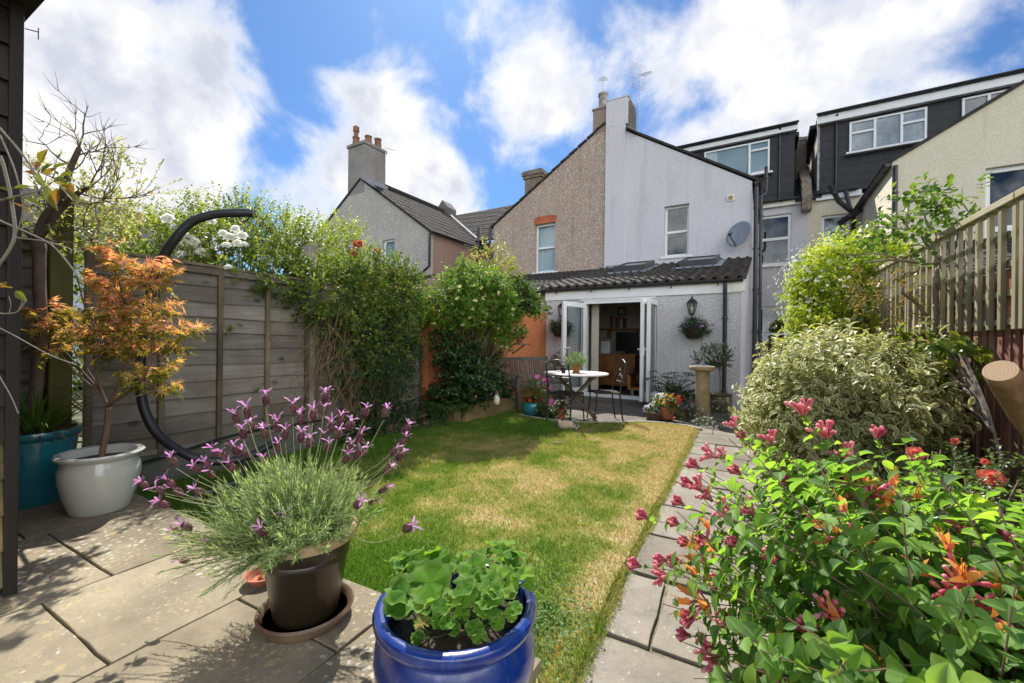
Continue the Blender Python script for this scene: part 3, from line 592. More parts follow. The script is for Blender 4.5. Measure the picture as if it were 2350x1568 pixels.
b = MB(); b.box(-.32, 1.235, 17.08, 17.17, 6.0, 6.17); b.build('fascia', M_CREAMW, H, bevel=.004); gutter(H, (-.3, 17.0, 6.2), (1.235, 17.0, 6.2), .06, 3)
b = MB(); b.prism([(-4.3, 6.2), (-3.4, 6.2), (-3.4, 8.7), (.86, 8.7), (.86, 6.2), (1.0, 6.2), (1.0, 6.1), (-4.3, 6.1)], 17.46, 17.6)
b.box(-3.4, .86, 17.4, 17.46, 6.2, 8.74); b.box(-3.4, -3.3, 17.6, 21, 6.2, 8.74); b.box(.76, .86, 17.6, 21, 6.2, 8.74)
dm = b.build('dormer', M_SLATE, H)
b = MB(); b.box(-3.5, .93, 17.2, 21.2, 8.76, 8.84); b.build('dormer_roof', M_SLATE, dm)
b = MB(); b.box(-3.5, .93, 17.22, 17.38, 8.6, 8.755); b.build('fascia', M_WHITE, dm); gutter(dm, (-3.52, 17.14, 8.84), (.96, 17.14, 8.84), .06, 7)
pipe(dm, [(.42, 17.2, 8.75), (.42, 17.36, 8.6), (.42, 17.36, 6.25)], .035)
wd = window(dm, -2.0, .12, 7.32, 8.5, 17.34, (-.5,), [(8.2, -.45, .07), (7.38, -.44, .06)], .06, True, None, .035); 
b = MB(); curtain(b, -1.93, -1.55, 17.388, 7.36, 8.46, 8, .005); b.build('curtain', M_CURT, wd, smooth=True); b = MB(); b.box(-1.94, .06, 17.394, 17.398, 7.36, 8.46); b.build('blind', mat('pale_blue_blind', (.3, .36, .4), (.27, .33, .37), 2, .8), wd)
b = MB(); b.prism([(17.05, 6.15), (21, 8.8), (21, 8.7), (17.05, 6.05)], 0, 1, Matrix(((0, .36, 0, .87), (1, 0, 0, 0), (0, 0, 1, 0), (0, 0, 0, 1)))); b.build('main_roof', M_SLATE, H); b = MB(); b.prism([(17.05, 6.2), (21, 8.85), (21, 8.75), (17.05, 6.1)], 0, 1, Matrix(((0, .3, 0, 1.3), (1, 0, 0, 0), (0, 0, 1, 0), (0, 0, 0, 1)))); hc_roof = b
b = MB(); b.slab([(-4.4, 17.7), (1.0, 17.7), (1.0, 25), (-4.4, 25)], 8.55, 8.7); b.build('rear_roof', M_SLATE, H)
pipe(H, [(-.2, GY - .05, 5.4), (-.2, GY - .05, -.05)], .055, 'soil_pipe', 5); pipe(H, [(-.09, GY + .1, 5.2), (-.09, GY + .1, -.05)], .04, 'downpipe', 5)
pipe(H, [(-.2, GY + .3, 5.2), (.0, GY + .45, 5.35), (.02, GY + .5, 5.5), (.02, GY + .5, 6.1)], .045, 'vent_pipe', 1); gutter(H, (-.2, GY - .05, EZ - .04), (-.2, 17.1, EZ - .04), .06, 4)
for q, par_, nm_ in (((-4.4, 1.2, 24.8, 25, -.1, 8.54), H, 'front_wall'), ((1.16, 1.22, 17.46, 24.8, -.1, 6.0), H, 'inner_wall'), ((-4.45, -4.38, 17.2, 24.8, -.1, 8.5), H, 'inner_wall')): b = MB(); b.box(*q); b.build(nm_, M_DARKIN, par_)
# extension
FY, XL, XR = 8.8, -4.36, -.36; D0, D1, DZ0, DZ1 = -3.42, -1.93, .06, 2.13
b = MB(); wall(b, FY, FY + .3, XL, XR, lambda x: 2.36, [(D0, D1, DZ0, DZ1)], -.1)
b.prism([(FY + .3, -.1), (GY, -.1), (GY, 3.5), (FY + .3, 2.4)], XR - .28, XR, Matrix(((0, 1, 0, 0), (1, 0, 0, 0), (0, 0, 1, 0), (0, 0, 0, 1))))
b.prism([(FY + .3, -.1), (GY, -.1), (GY, 3.5), (FY + .3, 2.4)], XL, XL + .28, Matrix(((0, 1, 0, 0), (1, 0, 0, 0), (0, 0, 1, 0), (0, 0, 0, 1))))
b.build('extension_wall', M_GREYX, H)
b = MB(); b.box(XL + .28, XR - .28, FY + .3, GY - .02, -.05, .055); b.build('interior_floor', mat('dark_floor', (.05, .032, .02), (.035, .022, .015), 4, .35), H)
b = MB(); b.box(XL + .281, XR - .281, 12.6, 12.64, .055, 2.42); b.box(XL + .285, XL + .3, FY + .31, 12.6, .055, 2.42); b.box(XL + .29, XR - .29, FY + .305, 12.6, 2.43, 2.46); b.box(-2.55, -2.47, 11.5, 12.6, .055, 2.42); b.build('interior_wall', mat('wall_paint', (.42, .4, .34), (.4, .38, .32), 2, .9), H)
b = MB(); b.box(-2.4, -1.4, 12.56, 12.59, .056, 2.05); b.build('inner_doorway', M_DARKIN, H)
b = MB(); b.box(XL - .02, XR + .02, FY - .035, FY - .001, 2.18, 2.375); b.build('fascia', M_WHITE, H, bevel=.004)
b = MB(); b.box(XR - .16, XR + .05, FY - .05, FY + .12, 2.2, 2.4); b.build('eaves_box', M_CREAMW, H, bevel=.004)
gutter(H, (XL - .12, FY - .1, 2.42), (XR + .03, FY - .1, 2.42), .055, 5)
ry, rz = GY - FY + .1, 3.52 - 2.42
b = MB(); tiles(b, (XL - .08, FY - .14, 2.45), (1, 0, 0), (0, ry, rz), XR - XL + .16, math.hypot(ry, rz) + .02, .21, .34, .038, .036)
smooth_by_angle(b.build('tiled_roof', M_TILE, H), 50)
upv = Vector((0, ry, rz)).normalized(); nv = Vector((0, -upv.z, upv.y))
for (xa, xb, ya, yb) in ((-3.42, -2.62, 10.9, 12.1), (-1.78, -.98, 10.9, 12.1)):
    z_ = lambda y: 2.45 + (y - FY + .14) * rz / ry
    b = MB(); q = lambda x, y, h: tuple(Vector((x, y, z_(y))) + nv * h)
    for (a, c, d, e) in ((xa, xa + .07, ya, yb), (xb - .07, xb, ya, yb), (xa + .07, xb - .07, ya, ya + .07), (xa + .07, xb - .07, yb - .07, yb)):
        b.add([q(a, d, .02), q(c, d, .02), q(c, e, .02), q(a, e, .02), q(a, d, .2), q(c, d, .2), q(c, e, .2), q(a, e, .2)], [(0, 3, 2, 1), (4, 5, 6, 7), (0, 1, 5, 4), (1, 2, 6, 5), (2, 3, 7, 6), (3, 0, 4, 7)])
    sk = b.build('skylight', mat('skylight_frame', (.05, .05, .052), (.07, .07, .07), 4, .45), H)
    b = MB(); b.add([q(xa + .07, ya + .07, .18), q(xb - .07, ya + .07, .18), q(xb - .07, yb - .07, .18), q(xa + .07, yb - .07, .18)], [(0, 1, 2, 3)]); b.build('pane', M_GLASSB, sk)
    b = MB(); b.add([q(xa + .07, ya + .07, .03), q(xb - .07, ya + .07, .03), q(xb - .07, yb - .07, .03), q(xa + .07, yb - .07, .03)], [(0, 1, 2, 3)]); b.build('blind', mat('grey_blind', (.3, .31, .32), (.26, .27, .28), 4, .8), sk)
    b = MB(); b.add([q(xa - .15, ya - .3, .045), q(xb + .15, ya - .3, .045), q(xb + .15, ya, .06), q(xa - .15, ya, .06)], [(0, 1, 2, 3)])
    b.add([q(xb, ya, .06), q(xb + .15, ya, .06), q(xb + .15, yb + .1, .06), q(xb, yb + .1, .06)], [(0, 1, 2, 3)]); b.build('flashing', M_LEAD, sk)
b = MB(); b.box(PX + .1, -3.0, GY - .2, GY - .065, 3.4, 3.62); b.build('upper_flashing', M_LEAD, H)
pipe(H, [(-.62, FY - .1, 2.36), (-.62, FY - .09, 2.2), (-.62, FY - .05, 2.05), (-.62, FY - .05, -.02)], .036, 'downpipe', 3)
# door step, sill, frames and leaves
b = MB(); b.box(-4.06, D1 + .2, FY - .3, FY - .002, -.02, .035); b.build('door_step', mat('step_stone', (.13, .115, .1), (.09, .08, .07), 8, .85, .4), H, bevel=.01)
b = MB(); b.box(D0, D0 + .055, FY - .02, FY + .08, DZ0, DZ1); b.box(D1 - .055, D1, FY - .02, FY + .08, DZ0, DZ1); b.box(D0 + .055, D1 - .055, FY - .02, FY + .08, DZ1 - .06, DZ1)
b.box(D0 - .02, D1 + .02, FY - .06, FY + .09, DZ0 - .02, DZ0 + .05); b.box(D0 - .1, D1 + .05, FY - .025, FY - .003, DZ1 + .002, DZ1 + .045); b.build('door_frame', M_WHITE, H, bevel=.005)
def door_leaf(hx, hy, ang, w, z0=.1, z1=2.08, handle=True, sx=1):
    Mx = Matrix.Translation((hx, hy, 0)) @ Matrix.Rotation(ang, 4, 'Z'); b = MB(); f = .1
    for q in ((0, f, z0, z1), (w - f, w, z0, z1)): b.box(q[0], q[1], -.03, .03, q[2], q[3], Mx)
    b.box(f, w - f, -.029, .029, z0, z0 + .14, Mx); b.box(f, w - f, -.029, .029, z1 - f, z1, Mx); d = b.build('door', M_WHITE, H, bevel=.006)
    g_ = MB(); g_.box(f - .005, w - f + .005, -.006, .006, z0 + .13, z1 - f + .005, Mx); g_.build('pane', M_GLASS, d)
    g_ = MB()
    for q in (-1, 1):
        for (a0, a1, b0, b1) in ((f, f + .012, z0 + .14, z1 - f), (w - f - .012, w - f, z0 + .14, z1 - f)): g_.box(a0, a1, q * .03 - .004, q * .03 + .004, b0, b1, Mx)
    g_.build('seal', M_BLACK, d)
    if handle:
        g_ = MB()
        for q in (-1, 1):
            g_.box(w - .075, w - .03, q * .036 - .006, q * .036 + .006, .98, 1.16, Mx); g_.tube([Mx @ Vector((w - .05, q * .04, 1.1)), Mx @ Vector((w - .05, q * .085, 1.1)), Mx @ Vector((w - .17, q * .085, 1.1))], .011, 8)
        g_.build('handle', M_WHITE, d)
    return d
door_leaf(D0 + .02, FY - .02, rad(-90 - 17), .74)
door_leaf(D1 - .01, FY - .03, rad(-90 - 4), .68); door_leaf(D1 + .07, FY - .03, rad(-90 - 1), .66, handle=False)
# vent
# ---- the brown house next door
HB = thing('brown_house', 'brown pebbledash house with orange brick lintel, joined on the left of the grey house', 'house', (-6.5, GY, 0), True)
ztb = lambda x: zt(PX) - SL * (PX - x)
b = MB(); wall(b, GY, GY + .25, -8.6, PX, ztb, [(-6.87, -6.08, 3.62, 5.3)]); b.box(-8.6, -8.35, GY + .25, 17.2, -.1, 5.5); wall(b, 17.2, 17.45, -11.75, -8.35, lambda x: 6.1, [(-9.6, -8.9, 4.2, 5.5)])
b.build('wall', M_BROWN, HB)
b = MB(); b.prism([(-6.9, 5.31), (-6.05, 5.31), (-6.03, 5.52), (-6.25, 5.56), (-6.7, 5.56), (-6.92, 5.52)], GY - .012, GY + .05); b.build('lintel', M_REDBR, HB)
w2 = window(HB, -6.87, -6.08, 3.62, 5.3, GY + .12, (), [(4.48, -6.8, -6.15)], .07, True, M_CURT, .035)
b = MB()
for i in range(14):
    t = i / 14; p = (PX + (-8.72 - PX) * t, zt(PX) + .0 + (ztb(-8.72) - zt(PX)) * t); q = (PX + (-8.72 - PX) * (t + 1 / 14), zt(PX) + (ztb(-8.72) - zt(PX)) * (t + 1 / 14))
    slope_slab(b, (p[0], p[1] + .0), (q[0], q[1] + .03), GY - .06, 17.9, .055)
b.build('roof', M_TILED, HB)
b = MB(); b.box(-4.8, PX, GY - .006, GY + .85, 7.93, 8.7); b.box(-4.83, PX, GY - .03, GY + .87, 8.7, 8.76); c = b.build('chimney', render_mat('sooty_brown', (.25, .195, .155), (.45, .39, .33), (.2, .155, .125), 42, 1.0), HB, bevel=.012)
b = MB(); b.lathe([(.15, 8.76), (.135, 9.2), (.165, 9.24), (.165, 9.3), (.12, 9.3), (.1, 9.25)], (-4.55, GY + .25, 0), 20); smooth_by_angle(b.build('chimney_pot', mat('sooty_pot', (.12, .1, .085), (.4, .38, .34), 3, .85), c))
b = MB(); tiles(b, (-8.6, FY - .3, 2.36), (1, 0, 0), (0, GY - FY + .3, 1.2), 8.6 - .08 + XL, math.hypot(GY - FY + .3, 1.2), .3, .34, .022, .02, 'flat'); smooth_by_angle(b.build('lean_to_roof', M_TILED, HB), 30)
b = MB(); b.box(-8.5, XL - .05, FY + .1, FY + .3, -.1, 2.36); b.build('lean_to_wall', M_BROWN, HB)
b = MB(); tiles(b, (-12.9, 16.95, 6.2), (1, 0, 0), (0, 4.5, 3.4), 4.9, 5.0, .3, .32, .022, .02, 'flat'); smooth_by_angle(b.build('main_roof', M_TILED, HB), 30)
mz = lambda y: 6.2 + (y - 16.95) * 3.4 / 4.5
b = MB(); b.add([(-11.3, 18.5, mz(18.5) + .1), (-10.3, 18.5, mz(18.5) + .1), (-10.3, 19.5, mz(19.5) + .1), (-11.3, 19.5, mz(19.5) + .1)], [(0, 1, 2, 3)]); sk = b.build('skylight_pane', M_GLASSB, HB)
b = MB()
for a, c in (((-11.35, 18.42), (-10.25, 18.42)), ((-11.35, 19.58), (-10.25, 19.58)), ((-11.35, 18.42), (-11.35, 19.58)), ((-10.25, 18.42), (-10.25, 19.58))): b.bar((a[0], a[1], mz(a[1]) + .06), (c[0], c[1], mz(c[1]) + .06), .09, .1)
b.build('skylight_frame', mat('brown_frame', (.12, .07, .04), (.1, .06, .03), 4, .6), HB)
b = MB(); b.add([(-11.25, 18.55, mz(18.55) + .04), (-10.35, 18.55, mz(18.55) + .04), (-10.35, 19.45, mz(19.45) + .04), (-11.25, 19.45, mz(19.45) + .04)], [(0, 1, 2, 3)]); b.build('skylight_blind', M_CURT, HB)
b = MB(); b.box(-11.5, -10.5, 20.3, 21.3, 8.4, 10.25); b.box(-11.58, -10.42, 20.22, 21.38, 10.25, 10.4); b.box(-11.64, -10.36, 20.16, 21.44, 10.4, 10.62); b.box(-11.56, -10.44, 20.25, 21.3, 10.62, 10.7); c = b.build('brick_chimney', M_BRICK, HB, bevel=.02)
for px in (-11.25, -10.75): b = MB(); b.lathe([(.13, 10.7), (.12, 10.85), (.09, 10.87)], (px, 20.8, 0), 14); b.build('chimney_pot', M_POTC, c)
gutter(HB, (-12.6, 16.88, 6.2), (-8.5, 16.88, 6.2), .06, 6); pipe(HB, [(-8.72, GY - .05, 5.45), (-8.72, GY - .05, 2.9)], .05, 'downpipe', 3)
window(HB, -9.6, -8.9, 4.2, 5.5, 17.28, (), [(4.85, -9.55, -8.95)], .07, True, None)
b = MB(); b.box(-12.9, -8.0, 21.2, 21.4, -.1, 9.2); b.build('front_wall', M_DARKIN, HB)
# ---- the grey pebbledash house on the left
HL = thing('pebbledash_house', 'grey pebbledash gable house with three orange chimney pots, seen over the left fence', 'house', (-15.9, GY, 0), True)
LX = -11.77; RX = -15.95; RZ = 8.62
ztl = lambda x: (5.72 + (RZ - 5.72) * (LX - x) / (LX - RX)) if x > RX else RZ - (RX - x) * .694
b = MB(); wall(b, GY, GY + .25, -20.2, LX, ztl, [(-14.5, -13.75, 4.55, 5.62)], -.1, (RX,)); b.build('wall', M_PEB, HL)
for nm_, q in (('pink_side_wall', (LX - .25, LX, GY + .25, 17.2, -.1, 5.66)), ('far_side_wall', (-20.2, -19.95, GY + .25, 17.2, -.1, 5.66)), ('rear_wall', (-12.2, -8.65, 17.2, 17.42, -.1, 6.0))): b = MB(); b.box(*q); b.build(nm_, M_PINK, HL)
b = MB(); tiles(b, (LX + .1, GY - .06, 5.68), (0, 1, 0), (RX - LX - .1, 0, RZ - 5.66), 6.2, math.hypot(RX - LX, RZ - 5.68) + .06, .3, .31, .022, .02, 'flat'); smooth_by_angle(b.build('roof', M_TILED, HL), 30)
b = MB(); slope_slab(b, (-20.4, ztl(-20.4)), (RX, RZ), GY - .06, 18.5, .08); b.tube([(RX, GY + 1.0, RZ + .1), (RX, 19, RZ + .1)], .13, 8); b.build('ridge', M_TILED, HL)
b = MB(); b.box(RX - .95, RX + .2, GY - .006, GY + 1.25, 7.98, 10.22); b.box(RX - 1.0, RX + .25, GY - .07, GY + 1.3, 10.22, 10.36); c = b.build('chimney', render_mat('weathered_pebbledash', (.25, .237, .215), (.42, .4, .36), (.16, .15, .135), 40, .9), HL, bevel=.015)
for i, (px, py, h) in enumerate(((-.72, .25, .45), (-.28, .6, .55), (-.02, .95, .5))):
    b = MB(); b.lathe([(.17, 10.36), (.145, 10.36 + h * .85), (.17, 10.36 + h * .9), (.17, 10.36 + h), (.12, 10.36 + h)], (RX + px, GY + py, 0), 16)
    if i == 0: b.lathe([(.1, 10.8), (.1, 11.05), (.14, 11.07), (.14, 11.3), (.08, 11.36)], (RX + px, GY + py, 0), 14)
    smooth_by_angle(b.build('chimney_pot', M_POTC, c))
b = MB(); b.bar((RX + .25, GY + .0, RZ - .12), (RX + .25, GY + 1.35, RZ - .12), .02, .3); b.bar((RX + .2, GY - .05, RZ - .05), (RX + .95, GY - .05, RZ - .55), .25, .02); b.build('flashing', M_LEAD, HL)
window(HL, -14.5, -13.75, 4.55, 5.62, GY + .1, (), (), .08, True, M_BLUEC)
pipe(HL, [(LX + .06, GY - .03, 5.6), (LX + .06, GY - .03, 4.25), (LX - .4, GY - .06, 4.0), (LX - 1.3, GY - .08, 3.55)], .05, 'downpipe', 2); gutter(HL, (LX + .2, GY - .06, 5.66), (LX + .2, 17.3, 5.66), .06, 5)
pipe(HL, [(LX + .1, 16.2, 6.6), (LX + .1, 16.2, .5)], .055, 'soil_pipe', 4)
b = MB(); b.tube([(LX + .01, 15.55, 4.9), (LX + .2, 15.5, 4.88)], .05, 8); b.build('wall_lamp', M_WHITE, HL)
b = MB(); tiles(b, (-16, GY - 2.6, 2.75), (1, 0, 0), (0, 2.6, 1.15), 4.6, 2.84, .3, .3, .022, .02, 'flat'); smooth_by_angle(b.build('lean_to_roof', M_TILED, HL), 30)
b = MB(); b.prism([(GY - 2.5, 0), (GY, 0), (GY, 3.85), (GY - 2.5, 2.75)], -11.55, -11.35, Matrix(((0, 1, 0, 0), (1, 0, 0, 0), (0, 0, 1, 0), (0, 0, 0, 1)))); b.build('lean_to_wall', M_PINK, HL)
b = MB(); b.prism([(-16.4, 8.2), (-15.6, 8.2), (-15.6, 8.9), (-16.0, 9.35), (-16.4, 8.9)], 18.6, 19.4); b.build('party_parapet', M_CHIM, HL)
b = MB(); b.tube([(-15.0, 18.2, 8.2), (LX + .05, 17.0, 5.85)], .05, 6); b.build('valley_flashing', mat('pale_lead', (.5, .5, .48), (.4, .4, .38), 5, .6), HL)
b = MB(); tiles(b, (-17.5, 17.1, 6.2), (1, 0, 0), (0, 4.5, 3.3), 4.6, 5.4, .3, .32, .022, .02, 'flat'); smooth_by_angle(b.build('main_roof', M_TILED, HL), 30)
# ---- the cream house on the right
HC = thing('cream_house', 'cream rendered house with a long black dormer, on the right behind the trellis', 'house', (4, GY, 0), True)
CX = 2.53; ztc = lambda x: 5.53 + .585 * (x - CX)
b = MB(); wall(b, GY, GY + .25, CX, 7.6, ztc, [(4.05, 5.5, 2.6, 5.06)]); b.box(CX, CX + .25, GY + .25, 17.2, -.1, 5.48)
wall(b, 17.2, 17.45, 1.235, CX + .25, lambda x: 6.1, [(1.62, 2.36, 3.9, 5.52)]); b.build('wall', M_CREAM, HC)
b = MB(); slope_slab(b, (CX - .14, ztc(CX - .14) - .02), (7.8, ztc(7.8) - .02), GY - .07, 17.9, .06); b.build('roof', M_TILED, HC)
window(HC, 4.05, 5.5, 2.6, 5.06, GY + .1, (), [(3.75, 4.12, 5.43)], .1, True, 'dark', .06); wx = window(HC, 1.62, 2.36, 3.9, 5.52, 17.28, (), [(4.5, 1.68, 2.3)], .08, True, None, .045)
b = MB(); b.bar((1.78, 17.4, 5.25), (2.1, 17.4, 4.6), .02, .1, (0, 1, 0)); b.bar((2.1, 17.42, 4.6), (2.36, 17.42, 5.35), .02, .1, (0, 1, 0)); b.build('red_strip', M_RED, wx)  # two thin red strips set in a V behind the pane
b = MB(); curtain(b, 1.7, 2.3, 17.5, 3.95, 5.48, 10); b.build('curtain', M_CURT, wx, smooth=True)
b = MB(); b.box(1.45, CX + .1, 17.08, 17.17, 6.02, 6.2); b.build('fascia', M_WHITE, HC); gutter(HC, (1.42, 17.0, 6.24), (CX, 17.0, 6.24), .06, 3)
b = MB(); b.box(1.56, 9, 17.42, 17.5, 6.3, 8.66); b.box(1.66, 9, 17.5, 21, 6.3, 6.4); dc = b.build('dormer', M_SLATE, HC)
b = MB(); b.prism([(17.42, 6.3), (21.2, 8.9), (21.2, 8.95), (17.42, 8.7)], 1.5, 1.56, Matrix(((0, 1, 0, 0), (1, 0, 0, 0), (0, 0, 1, 0), (0, 0, 0, 1)))); b.build('dormer_cheek', M_SLATEV, dc)
b = MB(); b.box(1.48, 9, 17.15, 21.5, 8.86, 8.94); b.build('dormer_roof', M_SLATE, dc); b = MB(); b.box(1.48, 9, 17.22, 17.4, 8.62, 8.855); b.build('fascia', M_WHITE, dc); gutter(dc, (1.44, 17.14, 8.93), (9, 17.14, 8.93), .06, 12)
pipe(dc, [(2.0, 17.2, 8.8), (2.0, 17.36, 8.65), (2.0, 17.36, 6.3)], .035)
wk = window(dc, 2.34, 4.2, 7.5, 8.52, 17.36, (2.98, 3.62), [(8.14, 2.4, 2.95), (8.14, 3.65, 4.14)], .06, True, M_BLIND, .035, cy=.048)
window(dc, 4.95, 6.1, 7.6, 8.55, 17.36, (5.5,), (), .06, True, None, .035)
gutter(HC, (CX - .08, GY - .1, 5.46), (CX - .08, 17.0, 5.46), .07, 5); pipe(HC, [(CX + .05, GY - .06, 5.4), (CX + .05, GY - .06, .3)], .045, 'downpipe', 4)
pipe(HC, [(2.2, 16.9, 6.15), (2.3, 16.7, 5.5), (2.36, 16.6, 5.3), (2.36, 16.6, .3)], .06, 'soil_pipe', 4); pipe(HC, [(2.38, 16.4, 5.25), (1.95, 16.2, 5.65), (1.7, 16.0, 6.15)], .07, 'vent_pipe', 1); pipe(HC, [(2.0, 16.5, 5.05), (2.45, 16.1, 5.3)], .09, 'hopper_pipe', 1)
b = MB(); tiles(b, (CX, GY - 3.6, 2.3), (1, 0, 0), (0, 3.6, 1.25), 6, 3.75, .3, .3, .022, .02, 'flat'); smooth_by_angle(b.build('lean_to_roof', M_TILED, HC), 30)
b = MB(); b.box(CX + .1, 8.4, GY - 3.5, GY - 3.3, -.1, 2.3); b.build('lean_to_wall', M_CREAM, HC)
b = MB(); b.slab([(1.3, 17.7), (9, 17.7), (9, 25), (1.3, 25)], 8.7, 8.82); b.build('rear_roof', M_SLATE, HC)
hc_roof.build('main_roof', M_SLATE, HC); b = MB(); b.box(1.3, 9, 24.8, 25, -.1, 8.69); b.build('front_wall', M_DARKIN, HC); b = MB(); b.box(8.9, 9, 17.5, 24.8, -.1, 8.69); b.build('inner_wall', M_DARKIN, HC)
# party wall with stepped brick parapet and chimney
PW = thing('party_wall', 'stepped brown brick parapet with a chimney between the two black dormers', 'wall', (1.2, 16.9, 5.7), True)
b = MB(); n0 = 12
b.prism([(16.75, 5.7), (17.35, 5.7), (21.2, 8.3), (21.2, 9.0), (17.1, 6.75), (16.95, 6.35), (16.75, 6.1)], 1.05, 1.32, Matrix(((0, 1, 0, 0), (1, 0, 0, 0), (0, 0, 1, 0), (0, 0, 0, 1)))); b.build('parapet', M_BRICK, PW)
b = MB(); b.box(.95, 1.3, 18.9, 19.8, 7.4, 8.85); b.box(.92, 1.33, 18.86, 19.84, 8.85, 8.97); c = b.build('chimney', mat('grey_brick', (.17, .14, .11), (.1, .085, .07), 6, .9, .5, 30), PW, bevel=.015)
b = MB(); b.lathe([(.12, 8.97), (.11, 9.08), (.08, 9.1)], (1.1, 19.2, 0), 14); b.build('chimney_pot', M_POTC, c)
# orange garden wall between fence and extension
b = MB(); pts = [(-4.22, 5.0), (-3.98, 8.95)]; b.bar((-4.3, 4.98, .9), (-4.07, 8.98, .9), .2, 2.0); o = b.build('garden_wall', M_ORANGE, None, loc=(-4.2, 7, 0)); tag(o, 'orange painted garden wall behind the bench, joining the fence to the extension', 'wall')
# ------------------------------------------------------------------ house fittings: dish, vent, lanterns, baskets, aerials
def small_part(par, fn, name, m, **k): b = MB(); fn(b); return b.build(name, m, par, **k)
o = thing('satellite_dish', 'grey satellite dish fixed to the grey gable above the extension roof', 'satellite dish', (-.62, GY - .3, 4.05), True)
b = MB(); Md = Matrix.Translation((-.56, GY - .38, 4.1)) @ Matrix.Rotation(rad(-28), 4, 'Z') @ Matrix.Rotation(rad(70), 4, 'X'); V = []; Fs = []
for i in range(7):
    r = .33 * i / 6
    for j in range(28): a = 6.2832 * j / 28; V.append(Md @ Vector((r * math.cos(a), r * 1.12 * math.sin(a), .55 * r * r)))
Fs = [(i * 28 + j, i * 28 + (j + 1) % 28, (i + 1) * 28 + (j + 1) % 28, (i + 1) * 28 + j) for i in range(6) for j in range(28)]
b.add([tuple(v) for v in V], Fs); d = b.build('reflector', M_DISH, o, smooth=True); sm = d.modifiers.new('thickness', 'SOLIDIFY'); sm.thickness = .012
b = MB(); p0 = Md @ Vector((0, -.36, .04)); p1 = Md @ Vector((0, -.22, .42)); b.tube([p0, p1], .013, 6); b.tube([p1, Md @ Vector((0, -.15, .36))], .035, 10); b.build('arm', M_BLACK, o)
b = MB(); b.tube([Md @ Vector((0, 0, -.02)), (-.5, GY - .12, 4.1), (-.5, GY, 4.1)], .02, 7); b.box(-.58, -.42, GY - .02, GY, 4.0, 4.2); b.build('bracket', M_ALU, o)
b = MB(); b.tube(bez([(-.6, GY - .3, 3.9), (-.75, GY - .02, 3.75), (-.95, GY - .03, 3.55), (-1.05, GY - .03, 3.4)]), .008, 5); b.build('cable', M_WHITE, o)
o = thing('wall_vent', 'small square cream wall vent high on the grey gable', 'vent', (-.81, GY, 5.23), True)
small_part(o, lambda b: b.box(-.9, -.72, GY - .03, GY - .001, 5.14, 5.32), 'plate', M_CREAMW, bevel=.005)
small_part(o, lambda b: b.tube([(-.81, GY - .028, 5.23), (-.81, GY - .04, 5.23)], .06, 16), 'flap', mat('brass_flap', (.3, .24, .1), (.22, .17, .07), 9, .5))
def lantern(x, z, label):
    o = thing('wall_lantern', label, 'lantern', (x, FY - .12, z), True, group='lanterns on the extension wall'); y = FY - .16
    small_part(o, lambda b: (b.tube([(x, FY - .01, z - .26), (x, FY - .035, z - .26)], .05, 14), b.tube(bez([(x, FY - .03, z - .26), (x, FY - .1, z - .3), (x, y, z - .25), (x, y, z - .17)]), .014, 8)), 'bracket', M_IRON)
    b = MB(); b.lathe([(.03, -.17), (.05, -.155), (.055, -.14), (.0, -.135)], (x, y, z), 6); b.lathe([(.098, .055), (.105, .06), (.075, .1), (.05, .13), (.02, .14), (.016, .17), (.005, .2), (0, .205)], (x, y, z), 6)
    for j in range(6): a = 6.2832 * j / 6; b.tube([(x + .052 * math.cos(a), y + .052 * math.sin(a), z - .14), (x + .09 * math.cos(a), y + .09 * math.sin(a), z + .056)], .006, 5)
    b.build('frame', M_IRON, o)
    b = MB(); b.lathe([(.047, -.138), (.084, .052)], (x, y, z), 6); b.F = b.F[:1]; b.build('pane', glass_mat('lantern_glass', (.8, .8, .78), .05), o)
    small_part(o, lambda b: b.lathe([(.012, -.135), (.025, -.06), (.028, -.02), (0, .0)], (x, y, z), 12), 'bulb', M_WHITE, smooth=True); return o
lantern(-1.18, 1.94, 'black coach lantern on the wall right of the open doors'); lantern(-3.9, 1.95, 'black coach lantern half hidden behind the open glazed door')
M_WICK = brick_mat('dark_wicker', (.06, .035, .025), (.03, .018, .013), (.008, .005, .004), .05, .022, .005)
LV_DK = leaf_mat('dark_leaf', [(.018, .045, .012), (.03, .07, .018), (.05, .09, .025)], .4, .35)
LV_MID = leaf_mat('green_leaf', [(.03, .075, .015), (.06, .12, .02), (.1, .16, .03)], .42, .45)
LV_GRY = leaf_mat('grey_green_leaf', [(.05, .08, .045), (.09, .125, .07), (.13, .17, .1)], .55, .35)
def pmat(name, c, c2=None): return leaf_mat(name, [c, c2 or tuple(min(1, q * 1.25) for q in c)], .55, .4, (1.1, 1.05, 1.0))
P_WHITE = leaf_mat('white_petal', [(.78, .78, .74), (.84, .83, .79)], .6, .55, (1.1, 1.1, 1.05), .2); P_RED = pmat('red_petal', (.42, .015, .02), (.6, .04, .03)); P_PINK = pmat('pink_petal', (.7, .12, .35), (.75, .25, .5))
P_YEL = pmat('yellow_petal', (.75, .42, .02), (.8, .55, .08)); P_VIO = pmat('violet_petal', (.12, .04, .4), (.35, .2, .65)); P_MAG = pmat('magenta_petal', (.4, .03, .15), (.6, .08, .3))
P_ORG = pmat('orange_petal', (.7, .1, .02), (.75, .2, .03)); P_PURP = pmat('pale_purple_petal', (.3, .16, .5), (.5, .35, .65)); P_LIL = pmat('lilac_petal', (.42, .2, .5), (.6, .36, .62))
STEM = mat('green_stem', (.07, .1, .03), (.11, .12, .05), 6, .6); TWIG = mat('brown_twig', (.12, .085, .05), (.2, .16, .1), 14, .8, .4, 40); TWIGG = mat('grey_twig', (.22, .19, .15), (.13, .11, .085), 10, .8, .5, 40)
